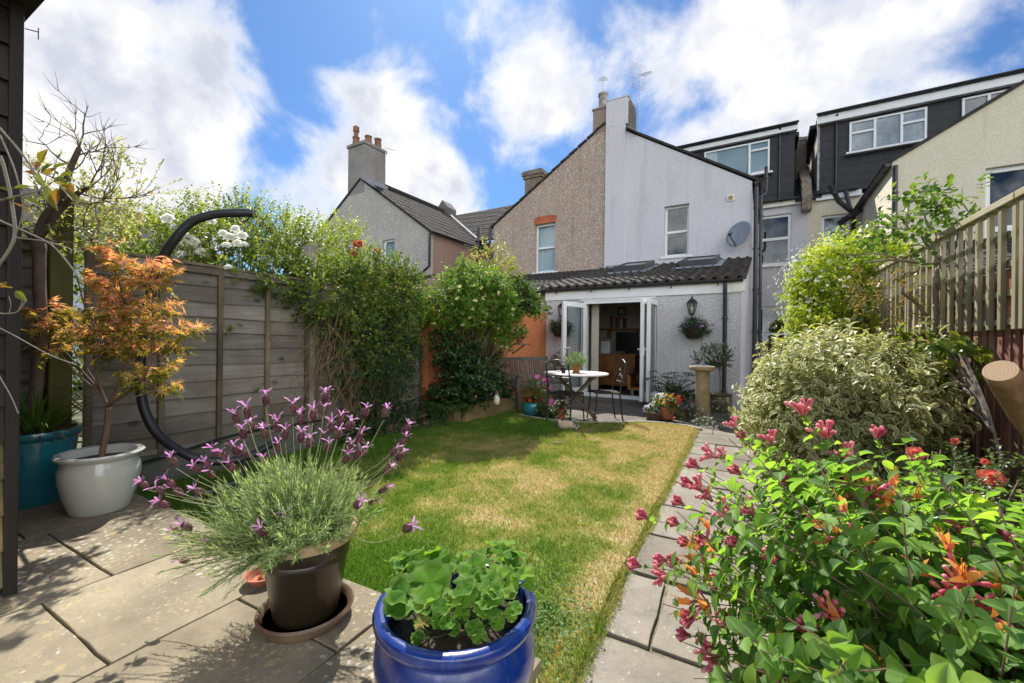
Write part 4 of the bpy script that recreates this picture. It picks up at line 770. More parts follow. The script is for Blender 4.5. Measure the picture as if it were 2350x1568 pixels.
def flowers(par, name, m, C, r, n, size, tpl=None, up=.6, stem=True, face=None):
    """n flowers over the dome of radius r round C, each a part"""
    tpl = tpl or FLOWER
    for i in range(n):
        d = unit(1)[0]; d[2] = abs(d[2]); p = Vector(C) + Vector((d[0] * r[0], d[1] * r[1], d[2] * r[2]))
        b = MB(); nn = np.array([d + np.array([0, -.5, up]) if face is None else d * .5 + np.array(face)]); dd = np.cross(nn, unit(1)); s = size * rnd.uniform(.8, 1.2)
        b.inst(tpl, [tuple(p)], dd, nn, s, s, None); b.inst(tpl, [tuple(p + Vector((0, 0, .002)))], dd + unit(1) * .8, nn, s * .65, s * .65, None); b.build(name, m, par)
def dome(par, name, m, C, r, n, tpl, L, Wd, per=8, slen=.1, up=.5, inner=.3, zmin=None, **k):
    b = MB(); P, Dn = on_blobs([(C, r)], n, inner, .1, zmin); shoots(b, tpl, P, Dn, per, slen, L, Wd, up, **k); return b.build(name, m, par)
def basket(x, z, label, cols, pl):
    o = thing('wall_basket', label[0], 'basket', (x, FY - .14, z), True, group='wicker baskets on the extension wall')
    b = MB(); b.lathe([(.07, -.13), (.1, -.125), (.15, -.03), (.185, .07), (.19, .085), (.17, .085), (.13, -.02)], (x, FY - .2, z), 28); smooth_by_angle(b.build('basket', M_WICK, o))
    small_part(o, lambda b: (b.lathe([(.0, .06), (.165, .06)], (x, FY - .2, z), 20), b.bar((x, FY - .02, z + .06), (x, FY, z + .06), .1, .1)), 'compost', M_SOIL)
    f = thing('basket_plant', label[1], 'plant', (x, FY - .2, z + .08), True); C = (x, FY - .2, z + .09)
    dome(f, 'foliage', pl, C, (.2, .17, .13), 190, BLADE, .05, .013, 9, .09, .6); 
    b = MB(); P, Dn = on_blobs([(C, (.22, .18, .2))], 90, .3)
    for p, d in zip(P, Dn): b.tube([p, p + d * .07 + np.array([0, 0, .05])], .0012, 4, False)
    shoots(b, OVAL, P, Dn, 4, .1, .02, .01); b.build('sprigs', LV_GRY, f)
    b = MB(); P, Dn = on_blobs([((x + .16, FY - .2, z + .05), (.16, .1, .13))], 110, .2); shoots(b, BLADE, P, Dn, 7, .07, .04, .01, -.3); b.build('trailing_foliage', LV_DK, f)
    for nm, m, n in cols: flowers(f, nm, m, C, (.21, .19, .14), n, .045, None, .3)
basket(-1.15, 1.44, ('dark wicker basket on the wall under the right-hand lantern', 'trailing plant with small white and violet flowers in the right wall basket'), [('white_flower', P_WHITE, 8), ('violet_flower', P_VIO, 9), ('pink_flower', P_PINK, 3)], LV_DK)
basket(-3.93, 1.47, ('dark wicker basket partly behind the open glazed door', 'magenta, white and yellow flowers in the left wall basket'), [('white_flower', P_WHITE, 9), ('magenta_flower', P_MAG, 14), ('yellow_flower', P_YEL, 7)], LV_MID)
def aerial(loc, h, kind, label, rz=0):
    o = thing('tv_aerial', label, 'aerial', loc, True, group='aerials on the roofs'); x, y, z = loc; L = .6 if kind else .75
    small_part(o, lambda b: b.tube([(x, y, z), (x, y, z + h)], .014, 6), 'mast', M_ALU)
    c, s = math.cos(rz), math.sin(rz); b = MB(); a = Vector((x, y, z + h * .97)); e = a + Vector((c * L, s * L, -.35 * L)); b.tube([a - (e - a) * .15, e], .009, 5)
    for i in range(9 if kind else 7):
        p = a + (e - a) * (.1 + .1 * i); w = .16 - .008 * i; b.tube([p + Vector((-s * w, c * w, 0)), p + Vector((s * w, -c * w, 0))], .004, 4)
    b.build('boom', M_ALU, o)
    if kind == 2:
        b = MB()
        for q in (-1, 1):
            for i in range(6): t = .07 * i + .05; zz_ = z + h + q * t; dx = -.05 * q * 0; b.tube([(x - s * .34 - c * .12, y + c * .34 - s * .12, zz_), (x + s * .34 - c * .12, y - c * .34 - s * .12, zz_)], .004, 4)
            b.tube([(x - c * .12 - s * .3 * q, y - s * .12 + c * .3 * q, z + h - .42), (x - c * .12 - s * .3 * q, y - s * .12 + c * .3 * q, z + h + .42)], .005, 4)
        b.build('reflector', M_ALU, o)
aerial((-3.5, GY + .75, 7.9), 2.0, 2, 'tall television aerial with a mesh reflector beside the white chimney', rad(-40)); aerial((-4.6, GY + .35, 9.25), .55, 0, 'small television aerial above the sooty chimney pot', rad(-70)); aerial((RX + .35, GY + 1.1, 9.2), 1.25, 1, 'leaning television aerial beside the three-pot chimney', rad(15))
# ------------------------------------------------------------------ inside the room
ROOM = 'seen inside through the open doors'
M_OAK = wood_mat('oak', (.42, .2, .06), (.34, .15, .04), 0, .45, 9, .1, False)
o = thing('sideboard', 'oak sideboard standing inside the room', 'sideboard', (-3.3, 10.8, .055), True)
small_part(o, lambda b: b.box(-3.75, -2.75, 10.55, 11.0, .12, .9), 'carcass', M_OAK, bevel=.006); small_part(o, lambda b: b.box(-3.78, -2.72, 10.52, 11.03, .9, .93), 'top', M_OAK, bevel=.004)
for i in range(2): small_part(o, lambda b: b.box(-3.72 + i * .48, -3.27 + i * .48, 10.53, 10.55, .16, .86), 'door', M_OAK, bevel=.004)
for i in (-3.7, -2.8): small_part(o, lambda b: b.box(i - .03, i + .03, 10.6, 10.95, .055, .12), 'leg', M_OAK)
o = thing('monitor', 'black flat screen on the oak sideboard', 'screen', (-3.0, 10.75, .93), True)
M_SCR = mat('black_screen', (.008, .008, .009), (.01, .01, .012), 4, .25)
small_part(o, lambda b: b.box(-3.3, -2.72, 10.75, 10.79, 1.0, 1.5), 'screen', M_SCR, bevel=.008); small_part(o, lambda b: (b.box(-3.05, -2.97, 10.78, 10.8, .94, 1.1), b.box(-3.12, -2.9, 10.7, 10.86, .93, .942)), 'stand', M_SCR)
o = thing('white_box', 'white plastic box on the left end of the oak sideboard', 'box', (-3.5, 10.8, .93), True)
small_part(o, lambda b: b.box(-3.66, -3.42, 10.6, 10.85, .932, 1.26), 'body', M_WHITE, bevel=.02); small_part(o, lambda b: b.box(-3.64, -3.44, 10.59, 10.6, 1.1, 1.22), 'panel', M_CURT)
o = thing('book_shelf', 'dark wooden wall shelf above the screen', 'shelf', (-3.5, 11.3, 1.5), True)
small_part(o, lambda b: b.box(-4.04, -2.7, 11.2, 11.5, 1.58, 1.61), 'board', M_OAK); small_part(o, lambda b: (b.prism([(-3.7, 1.35), (-3.66, 1.35), (-3.66, 1.58), (-3.7, 1.58)], 11.25, 11.5), b.prism([(-2.95, 1.35), (-2.91, 1.35), (-2.91, 1.58), (-2.95, 1.58)], 11.25, 11.5)), 'brackets', M_OAK)
small_part(o, lambda b: b.box(-4.05, -2.6, 11.5, 11.55, .06, 2.42), 'back_panel', mat('chimney_breast', (.42, .4, .34), (.4, .38, .32), 2, .9))
bc = [(.25, .03, .03), (.04, .06, .15), (.35, .33, .28), (.05, .04, .04), (.3, .05, .04), (.1, .14, .1), (.5, .48, .42), (.12, .05, .1)]
names = ['dark red', 'navy', 'pale', 'black', 'crimson', 'green', 'white', 'plum']; xb = -3.62
for i in range(8):
    w = rnd.uniform(.035, .055); hh = rnd.uniform(.26, .34); b = MB(); b.box(xb, xb + w, 11.25, 11.44, 1.612, 1.612 + hh); k = b.build('book', mat('book_cover_%d' % i, bc[i]), None, loc=(0, 0, 0)); k.rotation_euler = (0, 0, HA)
    tag(k, '%s book standing on the dark wall shelf inside' % names[i], 'book', 'books on the wall shelf'); xb += w + (.004 if i < 6 else .02)
o = thing('picture_frame', 'small dark picture frame on the wall above the books', 'picture', (-3.35, 11.49, 2.1), True)
small_part(o, lambda b: (b.box(-3.48, -3.45, 11.47, 11.495, 1.98, 2.2), b.box(-3.27, -3.24, 11.47, 11.495, 1.98, 2.2), b.box(-3.45, -3.27, 11.47, 11.495, 1.98, 2.01), b.box(-3.45, -3.27, 11.47, 11.495, 2.17, 2.2)), 'frame', M_SCR); small_part(o, lambda b: b.box(-3.45, -3.27, 11.48, 11.49, 2.01, 2.17), 'print', M_CURT)
o = thing('fridge_freezer', 'tall silver fridge freezer against the back of the room', 'fridge', (-2.75, 11.9, .055), True)
M_FR = mat('fridge_white', (.5, .51, .52), (.46, .47, .48), 2, .35); small_part(o, lambda b: b.box(-3.2, -2.38, 11.75, 12.4, .06, 1.85), 'cabinet', M_FR, bevel=.01)
for i, (a, c) in enumerate(((-3.19, -2.8), (-2.79, -2.39))):
    d = small_part(o, lambda b: b.box(a, c, 11.7, 11.748, .1, 1.84), 'door', M_FR, bevel=.01); small_part(d, lambda b: b.tube(bez([((c if i == 0 else a) + (-.04 if i == 0 else .04), 11.69, .6), ((c if i == 0 else a) + (-.04 if i == 0 else .04), 11.63, 1.1), ((c if i == 0 else a) + (-.04 if i == 0 else .04), 11.69, 1.6)]), .014, 7), 'handle', M_WHITE)
o = thing('coffee_table', 'low open oak side table on silver feet just inside the doors', 'table', (-2.3, 9.6, .055), True)
small_part(o, lambda b: b.box(-2.62, -2.56, 9.45, 9.95, .16, .5), 'side_panel', M_OAK, bevel=.003); small_part(o, lambda b: b.box(-2.03, -1.97, 9.45, 9.95, .16, .5), 'side_panel', M_OAK, bevel=.003)
small_part(o, lambda b: b.box(-2.56, -2.03, 9.45, 9.95, .16, .215), 'shelf', M_OAK, bevel=.003); small_part(o, lambda b: b.box(-2.62, -1.97, 9.44, 9.96, .5, .51), 'glass_top', M_SCR)
for i in (-2.56, -2.1): small_part(o, lambda b: b.box(i, i + .06, 9.5, 9.56, .055, .16), 'foot', M_ALU)
o = thing('armchair', 'dark armchair with a red patterned throw, in the shade behind the side table', 'chair', (-2.4, 10.6, .055), True); M_FAB = mat('throw', (.1, .03, .025), (.16, .09, .06), 9, .95)
small_part(o, lambda b: b.box(-2.75, -2.05, 10.3, 10.9, .2, .48), 'seat', M_FAB, bevel=.05); small_part(o, lambda b: b.box(-2.75, -2.05, 10.86, 11.05, .3, .9), 'backrest', M_FAB, bevel=.06)
for i in (-2.85, -2.08): small_part(o, lambda b: b.box(i, i + .14, 10.3, 10.95, .06, .62), 'armrest', M_FAB, bevel=.04)
o = thing('curtain', 'long cream curtain hanging just inside the left door frame', 'curtain', (-3.2, 9.15, 0), True)
b = MB(); curtain(b, -3.4, -3.22, 9.2, .08, 2.1, 4, .03); b.build('cloth', mat('cream_cloth', (.6, .56, .48), (.5, .46, .39), 8, .9, stretch=(6, 6, .3)), o, smooth=True); small_part(o, lambda b: b.tube([(-3.44, 9.2, 2.13), (-1.85, 9.2, 2.13)], .012, 8), 'rail', M_WHITE)
# ------------------------------------------------------------------ patio furniture
M_TEAK = wood_mat('weathered_teak', (.2, .16, .11), (.12, .09, .06), 0, .8, 12, .3, False); M_TABLE = mat('table_top', (.55, .53, .5), (.48, .45, .41), 8, .6, .2, 50)
TC = at(1322, 857, 6.62); TC.z = .74
o = thing('round_table', 'round wooden folding table with pale top and crossed legs on the rear patio', 'table', (TC.x, TC.y, 0))
b = MB(); b.lathe([(.49, -.028), (.505, -.02), (.505, -.004), (.498, 0), (0, 0)], (TC.x, TC.y, .74), 48); b.build('table_top', M_TABLE, o)
for sy in (-.2, .2):
    for sx in (-1, 1):
        a = Matrix.Rotation(rad(20), 3, 'Z'); p = lambda x, y, z: Vector((TC.x, TC.y, 0)) + a @ Vector((x, y, z))
        small_part(o, lambda b: b.bar(p(-.34 * sx, sy + .025 * sx, .0), p(.3 * sx, sy + .025 * sx, .71), .05, .028), 'leg', M_TEAK)
for x_ in (-.28, .28): small_part(o, lambda b: b.bar(p(x_, -.26, .68), p(x_, .26, .68), .05, .03), 'rail', M_TEAK)
def metal_chair(x, y, rz, label):
    o = thing('metal_chair', label, 'chair', (x, y, 0.0), False, rz, 'wrought iron patio chairs'); lc = dict(local=True)
    b = MB(); w = .2
    for sx in (-1, 1):
        small_part(o, lambda b: b.tube(bez([(sx * w, .23, 0), (sx * w, .18, .45), (sx * (w - .01), .24, .75), (sx * (w - .015), .27, .92)]), .012, 7), 'leg', M_IRON, **lc); small_part(o, lambda b: b.tube(bez([(sx * w, -.23, 0), (sx * w, -.19, .25), (sx * w, -.18, .45)]), .011, 7), 'leg', M_IRON, **lc)
    b = MB(); b.tube([(-w, -.19, .45), (w, -.19, .45), (w, .19, .45), (-w, .19, .45), (-w, -.19, .45)], .011, 6)
    for i in range(7): yy = -.16 + i * .053; b.box(-w, w, yy - .015, yy + .015, .452, .458)
    b.build('seat', M_IRON, o, **lc)
    b = MB(); b.tube(bez([(-w + .01, .27, .9), (0, .275, .96), (w - .01, .27, .9)]), .009, 6); b.tube([(-w, .245, .7), (w, .245, .7)], .008, 6); b.tube([(-w, .225, .62), (w, .225, .62)], .008, 6); b.tube(bez([(-w, .225, .62), (0, .235, .74), (w, .225, .62)]), .006, 6); b.tube(bez([(-.15, .26, .9), (-.06, .255, .8), (.06, .255, .8), (.15, .26, .9)]), .006, 6)
    b.build('backrest', M_IRON, o, **lc); return o
c1 = at(1298, 900, 6.35); metal_chair(c1.x, c1.y, rad(172), 'black wrought iron chair in front of the round table, its back to the lawn'); c2 = at(1388, 900, 6.55); metal_chair(c2.x, c2.y, rad(-58), 'black wrought iron chair on the right of the round table, seen from the side')
p = at(1322, 854, 6.55); o = thing('flower_pot', 'small terracotta pot and saucer on the round table', 'pot', (p.x, p.y, .741), group='terracotta pots')
small_part(o, lambda b: b.lathe([(.045, .012), (.065, .125), (.072, .125), (.072, .15), (.062, .15), (.055, .13), (0, .13)], (p.x, p.y, .741), 28), 'pot', M_TERRA); small_part(o, lambda b: b.lathe([(.055, 0), (.07, .02), (.064, .02), (.05, .008), (0, .008)], (p.x, p.y, .741), 28), 'saucer', M_TERRA)
f = thing('pot_plant', 'feathery green plant with tiny lilac flowers in the pot on the table', 'plant', (p.x, p.y, .87)); dome(f, 'foliage', leaf_mat('fresh_leaf', [(.1, .19, .05), (.17, .26, .08)], .5, .4), (p.x, p.y, .92), (.13, .13, .1), 300, NEEDLE, .028, .006, 10, .07, .6); flowers(f, 'flower', P_PURP, (p.x, p.y, .92), (.19, .19, .2), 16, .018)
q = at(1293, 856, 6.45); o = thing('candle_jar', 'small black tumbler on the near edge of the round table', 'tumbler', (q.x, q.y, .741)); small_part(o, lambda b: b.lathe([(.032, 0), (.035, .08), (.03, .08), (.028, .01), (0, .01)], (q.x, q.y, .741), 20), 'jar', M_SCR); small_part(o, lambda b: b.lathe([(.028, .011), (.028, .05), (0, .05)], (q.x, q.y, .741), 16), 'candle', M_DARKIN)
# bench
o = thing('garden_bench', 'weathered slatted wooden bench against the orange wall', 'bench', (-3.55, 7.3, 0), False, rad(-106)); lc = dict(local=True); M_TK2 = wood_mat('grey_teak', (.2, .19, .155), (.1, .095, .08), 2, .85, 12, .3, False)
W_ = .72
small_part(o, lambda b: b.bar((-W_, -.2, .88), (W_, -.2, .88), .04, .07), 'top_rail', M_TK2, **lc)
for i in range(20): x_ = -W_ + .07 + i * (2 * W_ - .14) / 19; small_part(o, lambda b: b.bar((x_, -.12, .46), (x_, -.195, .85), .035, .014, (0, 1, 0)), 'back_slat', M_TK2, **lc)
for i in range(5): small_part(o, lambda b: b.bar((-W_, -.1 + i * .1, .42), (W_, -.1 + i * .1, .42), .08, .02), 'seat_slat', M_TK2, **lc)
for x_ in (-W_, W_):
    small_part(o, lambda b: b.bar((x_, -.1, 0), (x_, -.21, .92), .06, .05), 'leg', M_TK2, **lc); small_part(o, lambda b: b.bar((x_, .34, 0), (x_, .34, .62), .06, .05), 'leg', M_TK2, **lc); small_part(o, lambda b: b.bar((x_, -.2, .63), (x_, .42, .64), .07, .03), 'armrest', M_TK2, **lc)
# ------------------------------------------------------------------ pots on and beside the rear patio
GL_TEAL = mat('teal_glaze', (.03, .22, .235), (.02, .16, .18), 5, .22, coat=.6); GL_DKTEAL = mat('dark_teal_glaze', (.01, .11, .15), (.012, .14, .17), 4, .25, coat=.6)
def gpt(u, v, z=0.):                                     # the point of a level plane on a line of sight
    r = ray(u, v); t = (z - CH) / r.z; return Vector((r.x * t, r.y * t, z))
def pot(name, label, p, prof, m, soil=None, cat='pot', group=None, n=40, part='pot'):
    o = thing(name, label, cat, (p.x, p.y, p.z), group=group); b = MB(); b.lathe(prof, tuple(p), n); smooth_by_angle(b.build(part, m, o), 40)
    if soil: b = MB(); b.lathe([(soil[0], soil[1]), (soil[0] * .5, soil[1] + .012), (0, soil[1] + .015)], tuple(p), 24); b.build('soil', M_SOIL, o, smooth=True)
    return o
p = gpt(1224, 954); p.z = .02
pot('glazed_planter', 'turquoise glazed planter at the left corner of the rear patio', p, [(.12, 0), (.15, .02), (.185, .1), (.19, .16), (.178, .19), (.19, .2), (.192, .215), (.175, .215), (.16, .17), (.0, .17)], GL_TEAL, (.17, .18))
f = thing('cosmos_plant', 'feathery plant with tall pink cosmos flowers in the turquoise planter', 'plant', (p.x, p.y, .2)); C = (p.x + .02, p.y, .36)
dome(f, 'foliage', LV_MID, C, (.2, .2, .2), 260, NEEDLE, .05, .006, 10, .1, .6)
for (u, v) in ((1233, 865), (1249, 872), (1258, 873), (1263, 891), (1266, 920), (1251, 880), (1262, 928)):
    q = at(u, v, 6.45 + rnd.uniform(-.1, .1)); b = MB(); nn = np.array([[rnd.uniform(-.5, .5), -1, .7]]); b.inst(flower5(7, .12, .75), [tuple(q)], np.cross(nn, unit(1)), nn, .085, .085); b.build('cosmos_flower', P_PINK, f)
    b = MB(); b.tube(bez([(p.x, p.y, .3), ((p.x + q.x) / 2 + .02, (p.y + q.y) / 2, (.35 + q.z) / 2), q]), .0025, 5, False); b.build('stem', STEM, f)
f = thing('red_begonia', 'scarlet begonias around the rim of the turquoise planter', 'plant', (p.x, p.y, .2)); 
for a in range(9): q = p + Vector((.16 * math.cos(a * .7 + 2.7), .16 * math.sin(a * .7 + 2.7), .23 + .03 * (a % 2))); b = MB(); nn = np.array([[0, -1, .8]]) + unit(4) * .6; b.inst(FLOWER, np.array([tuple(q)] * 4) + unit(4) * .014, np.cross(nn, unit(4)), nn, .06, .06); b.build('flower', P_RED if a % 3 else P_ORG, f)
dome(f, 'foliage', LV_DK, (p.x, p.y, .22), (.15, .15, .04), 40, OVAL, .045, .035, 4, .04)
p = gpt(1256, 961); p.z = .015
pot('planting_bowl', 'low black bowl of green plants beside the turquoise planter', p, [(.09, 0), (.15, .085), (.16, .085), (.16, .1), (.145, .1), (.12, .07), (0, .07)], M_BLACK, (.14, .08)); f = thing('bowl_plant', 'leafy green bedding plant with yellow flowers in the low black bowl', 'plant', (p.x, p.y, .1)); dome(f, 'foliage', LV_MID, (p.x, p.y, .12), (.16, .16, .1), 130, OVAL, .05, .032, 6, .06, .5); flowers(f, 'yellow_flower', P_YEL, (p.x, p.y, .14), (.12, .12, .12), 6, .025)
p = gpt(1287, 962); p.z = .012
pot('flower_pot', 'small worn terracotta pot between the black bowl and the metal chair', p, [(.06, 0), (.085, .1), (.095, .1), (.095, .125), (.08, .125), (.07, .1), (0, .1)], M_TERRA, (.078, .11), group='terracotta pots'); f = thing('bedding_plant', 'white, red and lilac bedding flowers in the small worn terracotta pot', 'plant', (p.x, p.y, .13))
dome(f, 'foliage', LV_MID, (p.x, p.y, .16), (.13, .13, .09), 80, OVAL, .04, .022, 6, .05, .5); C = (p.x + .02, p.y, .17)
for nm, m, n_ in (('white_flower', P_WHITE, 16), ('red_flower', P_RED, 8), ('lilac_flower', P_LIL, 8)): flowers(f, nm, m, C, (.15, .13, .14), n_, .045, None, .2)
# right hand group: pansy pot, bowl, sundial, standard shrub, daisies, hellebore
p = gpt(1531, 967); p.z = .03
o = pot('flower_pot', 'terracotta pot on a saucer full of red and yellow flowers, left of the sundial', p, [(.085, .02), (.115, .15), (.125, .15), (.128, .19), (.112, .19), (.1, .16), (0, .16)], M_TERRA, (.108, .17), group='terracotta pots'); small_part(o, lambda b: b.lathe([(.09, 0), (.125, .03), (.13, .035), (.118, .035), (.09, .012), (0, .012)], tuple(p), 32), 'saucer', M_TERRA)
f = thing('bedding_plant', 'red, yellow and white flowers piled high in the terracotta pot on the saucer', 'plant', (p.x, p.y, .22)); dome(f, 'foliage', LV_MID, (p.x, p.y, .27), (.16, .16, .11), 130, OVAL, .045, .022, 6, .06, .6)
for nm, m, n_, dx in (('white_flower', P_WHITE, 17, -.1), ('yellow_flower', P_YEL, 22, .0), ('red_flower', P_RED, 24, .1)): flowers(f, nm, m, (p.x + dx, p.y + (.05 if nm == 'red_flower' else 0), .28), (.12, .13, .15), n_, .05, None, .2)
p = gpt(1500, 966); p.z = .012; p += Vector((0, .12, 0))
pot('planting_bowl', 'shallow brown bowl of white and violet pansies left of the terracotta pot', p, [(.12, 0), (.17, .1), (.18, .1), (.18, .12), (.165, .12), (.14, .08), (0, .08)], mat('brown_pot', (.13, .075, .055), (.1, .055, .04), 6, .6), (.16, .1)); f = thing('pansies', 'white and violet pansies in the shallow brown bowl', 'plant', (p.x, p.y, .12)); dome(f, 'foliage', LV_MID, (p.x, p.y, .13), (.17, .15, .08), 90, OVAL, .045, .025, 6, .05, .5); flowers(f, 'white_flower', P_WHITE, (p.x, p.y, .14), (.18, .16, .12), 20, .05, None, .2); flowers(f, 'violet_flower', P_VIO, (p.x - .04, p.y, .15), (.17, .16, .12), 12, .05, None, .2)
p = gpt(1562, 960); p.z = .012; pot('planting_bowl', 'shallow bowl of red and purple pansies half hidden by the terracotta pot', p, [(.1, 0), (.14, .1), (.15, .12), (.135, .12), (.12, .08), (0, .08)], mat('moss_pot', (.16, .12, .05), (.1, .08, .04), 6, .7), (.13, .1)); f = thing('pansies', 'dark red and purple pansies in the half hidden bowl', 'plant', (p.x, p.y, .12)); dome(f, 'foliage', LV_MID, (p.x, p.y, .13), (.16, .15, .1), 80, OVAL, .045, .025, 6, .05, .5); flowers(f, 'red_flower', P_RED, (p.x, p.y, .17), (.17, .15, .17), 20, .045, None, .2); flowers(f, 'violet_flower', P_VIO, (p.x, p.y, .15), (.18, .16, .12), 12, .045, None, .2)
# sundial
SP = gpt(1611, 968); M_SAND = mat('sandstone', (.35, .27, .14), (.24, .18, .09), 5, .9, .8, 22, c3=(.12, .1, .06), s3=9, r3=(.6, .75), bdist=.02)
o = thing('sundial', 'sundial on a rough sandstone pedestal at the edge of the rear patio', 'sundial', (SP.x, SP.y, 0))
b = MB(); b.lathe([(.125, -.02), (.12, .12), (.108, .4), (.1, .7), (.1, .77), (.108, .8)], tuple(SP), 14, .04); smooth_by_angle(b.build('pedestal', M_SAND, o), 50); b = MB(); b.lathe([(.13, .8), (.185, .815), (.195, .85), (.18, .87), (0, .872)], tuple(SP), 13, .05); smooth_by_angle(b.build('capstone', M_SAND, o), 50)
small_part(o, lambda b: b.lathe([(.115, .872), (.115, .88), (0, .882)], tuple(SP), 32), 'dial', M_LEAD); small_part(o, lambda b: b.prism([(SP.x - .05, .882), (SP.x + .03, .882), (SP.x + .012, .99)], SP.y - .003, SP.y + .003), 'gnomon', M_LEAD)
p = gpt(1651, 950); p.y += .15
pot('glazed_planter', 'olive brown glazed planter beside the downpipe', p, [(.16, 0), (.19, .05), (.2, .2), (.185, .3), (.2, .315), (.205, .335), (.18, .335), (.16, .29), (0, .29)], mat('olive_glaze', (.09, .07, .025), (.12, .095, .04), 5, .35, coat=.3), (.17, .3)); f = thing('standard_shrub', 'small standard shrub on a bare stem with a narrow-leaved crown, against the grey wall', 'shrub', (p.x, p.y, .3))
C = at(1630, 822, 7.15); b = MB(); b.tube(bez([(p.x, p.y, .3), (p.x, p.y, .6), (p.x - .02, p.y, .9)]), .011, 7)
P, Dn = on_blobs([((C.x, C.y, C.z), (.3, .25, .2))], 46, .5)
for q in P: b.tube(bez([(p.x - .02, p.y, .88), tuple((Vector(q) + Vector((p.x, p.y, .85))) / 2 + Vector((0, 0, -.04))), tuple(q)], 5), [.006 - .0005 * i for i in range(11)], 5, False)
b.build('stem', TWIG, f); b = MB(); P, Dn = on_blobs([((C.x, C.y, C.z), (.3, .24, .17)), ((C.x + .1, C.y, C.z + .05), (.2, .2, .15))], 210, .5); shoots(b, BLADE, P, Dn, 12, .1, .05, .012, .8, .8); b.build('crown', LV_GRY, f)
C = at(1552, 880, 7.6); f = thing('hellebore', 'dark green plant with fingered leaves between the doors and the sundial', 'plant', (C.x, C.y, 0)); b = MB(); bl = MB()
for i in range(26):
    a = rnd.uniform(0, 6.28); r = rnd.uniform(.1, .42); tip = Vector((C.x + r * math.cos(a) * 1.1, C.y + r * math.sin(a) * .6, rnd.uniform(.3, .72))); b.tube(bez([(C.x, C.y, 0), (C.x + .3 * r * math.cos(a), C.y + .2 * r * math.sin(a), tip.z * .7), tuple(tip)], 4), .006, 5, False)
    for j in range(7): t = rad(-75 + 25 * j) + a; d = np.array([[math.cos(t), math.sin(t), -.15]]); bl.inst(BLADE, [tuple(tip)], d, np.array([[0, 0, 1.]]), .13, .04)
b.build('stem', STEM, f); bl.build('foliage', LV_DK, f)
dome(f, 'lower_foliage', LV_DK, (C.x, C.y, .2), (.35, .25, .2), 120, OVAL, .1, .04, 5, .1, .3)
for i, (u, v, n_) in enumerate(((1585, 955, 60), (1655, 960, 55), (1632, 985, 90))):
    C = at(u, v, (6.6, 6.75, 6.1)[i]); C.z = .12 if i < 2 else .05; f = thing('daisy_clump', ('white daisies left of the sundial pedestal', 'white daisies right of the sundial pedestal', 'white daisies spilling over the path in front of the sundial')[i], 'plant', (C.x, C.y, 0), group='clumps of small white daisies')
    dome(f, 'foliage', LV_GRY, C, (.22, .2, .13 if i < 2 else .07), 200, BLADE, .03, .006, 6, .07, .6, zmin=.01); flowers(f, 'daisy', P_WHITE, C, (.25, .22, .19 if i < 2 else .1), n_, .024, DAISY, .6)
# duck ornament, stick
C = gpt(1298, 988); M_ST = mat('painted_stone', (.36, .27, .17), (.5, .41, .3), 16, .8, .3, 40); o = thing('goose_ornament', 'painted stone goose ornament lying on the lawn', 'ornament', (C.x, C.y, .02)); rx = Vector((math.cos(PSI), math.sin(PSI), 0))
b = MB(); b.tube([C + rx * -.1 + Vector((0, 0, .05)), C + rx * -.06 + Vector((0, 0, .065)), C + Vector((0, 0, .075)), C + rx * .07 + Vector((0, 0, .07)), C + rx * .12 + Vector((0, 0, .05))], [.03, .055, .07, .06, .03], 14); b.build('body', M_ST, o, smooth=True)
b = MB(); b.tube([C + rx * -.06 + Vector((0, 0, .07)), C + rx * -.085 + Vector((0, 0, .11)), C + rx * -.085 + Vector((0, 0, .14)), C + rx * -.08 + Vector((0, 0, .155))], [.04, .028, .026, .012], 12); b.build('head', M_ST, o, smooth=True)
b = MB(); b.tube([C + rx * -.1 + Vector((0, 0, .12)), C + rx * -.15 + Vector((0, 0, .145)), C + rx * -.185 + Vector((0, 0, .12))], [.012, .022, .01], 10); b.build('wing', mat('brown_paint', (.12, .08, .05), (.2, .15, .1), 14, .8), o, smooth=True)
b = MB(); b.tube([C + rx * .1 + Vector((0, -.01, .05)), C + rx * .16 + Vector((0, -.01, .045)), C + rx * .19 + Vector((0, 0, .055))], [.05, .045, .015], 12); b.build('tail', mat('barred_paint', (.02, .018, .015), (.5, .45, .36), 45, .8, ramp=(.48, .52)), o, smooth=True)
C = gpt(1280, 1023); b = MB(); b.tube([C + rx * -.07 + Vector((0, 0, .035)), C + rx * .08 + Vector((0, 0, .035))], .01, 7); tag(b.build('stick', M_SAND, None, loc=tuple(C)), 'short pale stick lying on the lawn', 'stick')
# raised bed of sleepers, its plants, the gnome, the wall shelf with a pot
M_SLEEP = wood_mat('sleeper', (.24, .18, .08), (.15, .11, .05), 1, .85, 10, .4); o = thing('raised_bed', 'raised bed of timber sleepers in the corner by the orange wall', 'planter', (-3.9, 5.9, 0))
pa, pb, pc = Vector((-3.54, 5.06, 0)), Vector((-3.46, 6.85, 0)), Vector((-4.18, 5.0, 0))
small_part(o, lambda b: b.bar(pa + Vector((0, 0, .13)), pb + Vector((0, 0, .13)), .07, .26), 'sleeper', M_SLEEP, bevel=.008); small_part(o, lambda b: b.bar(pc + Vector((0, 0, .14)), pa + Vector((-.045, 0, .14)), .07, .27), 'sleeper', M_SLEEP, bevel=.008)
small_part(o, lambda b: b.slab([(-4.15, 5.05), (-3.58, 5.1), (-3.5, 6.85), (-4.05, 6.85)], .0, .22), 'soil', M_SOIL)
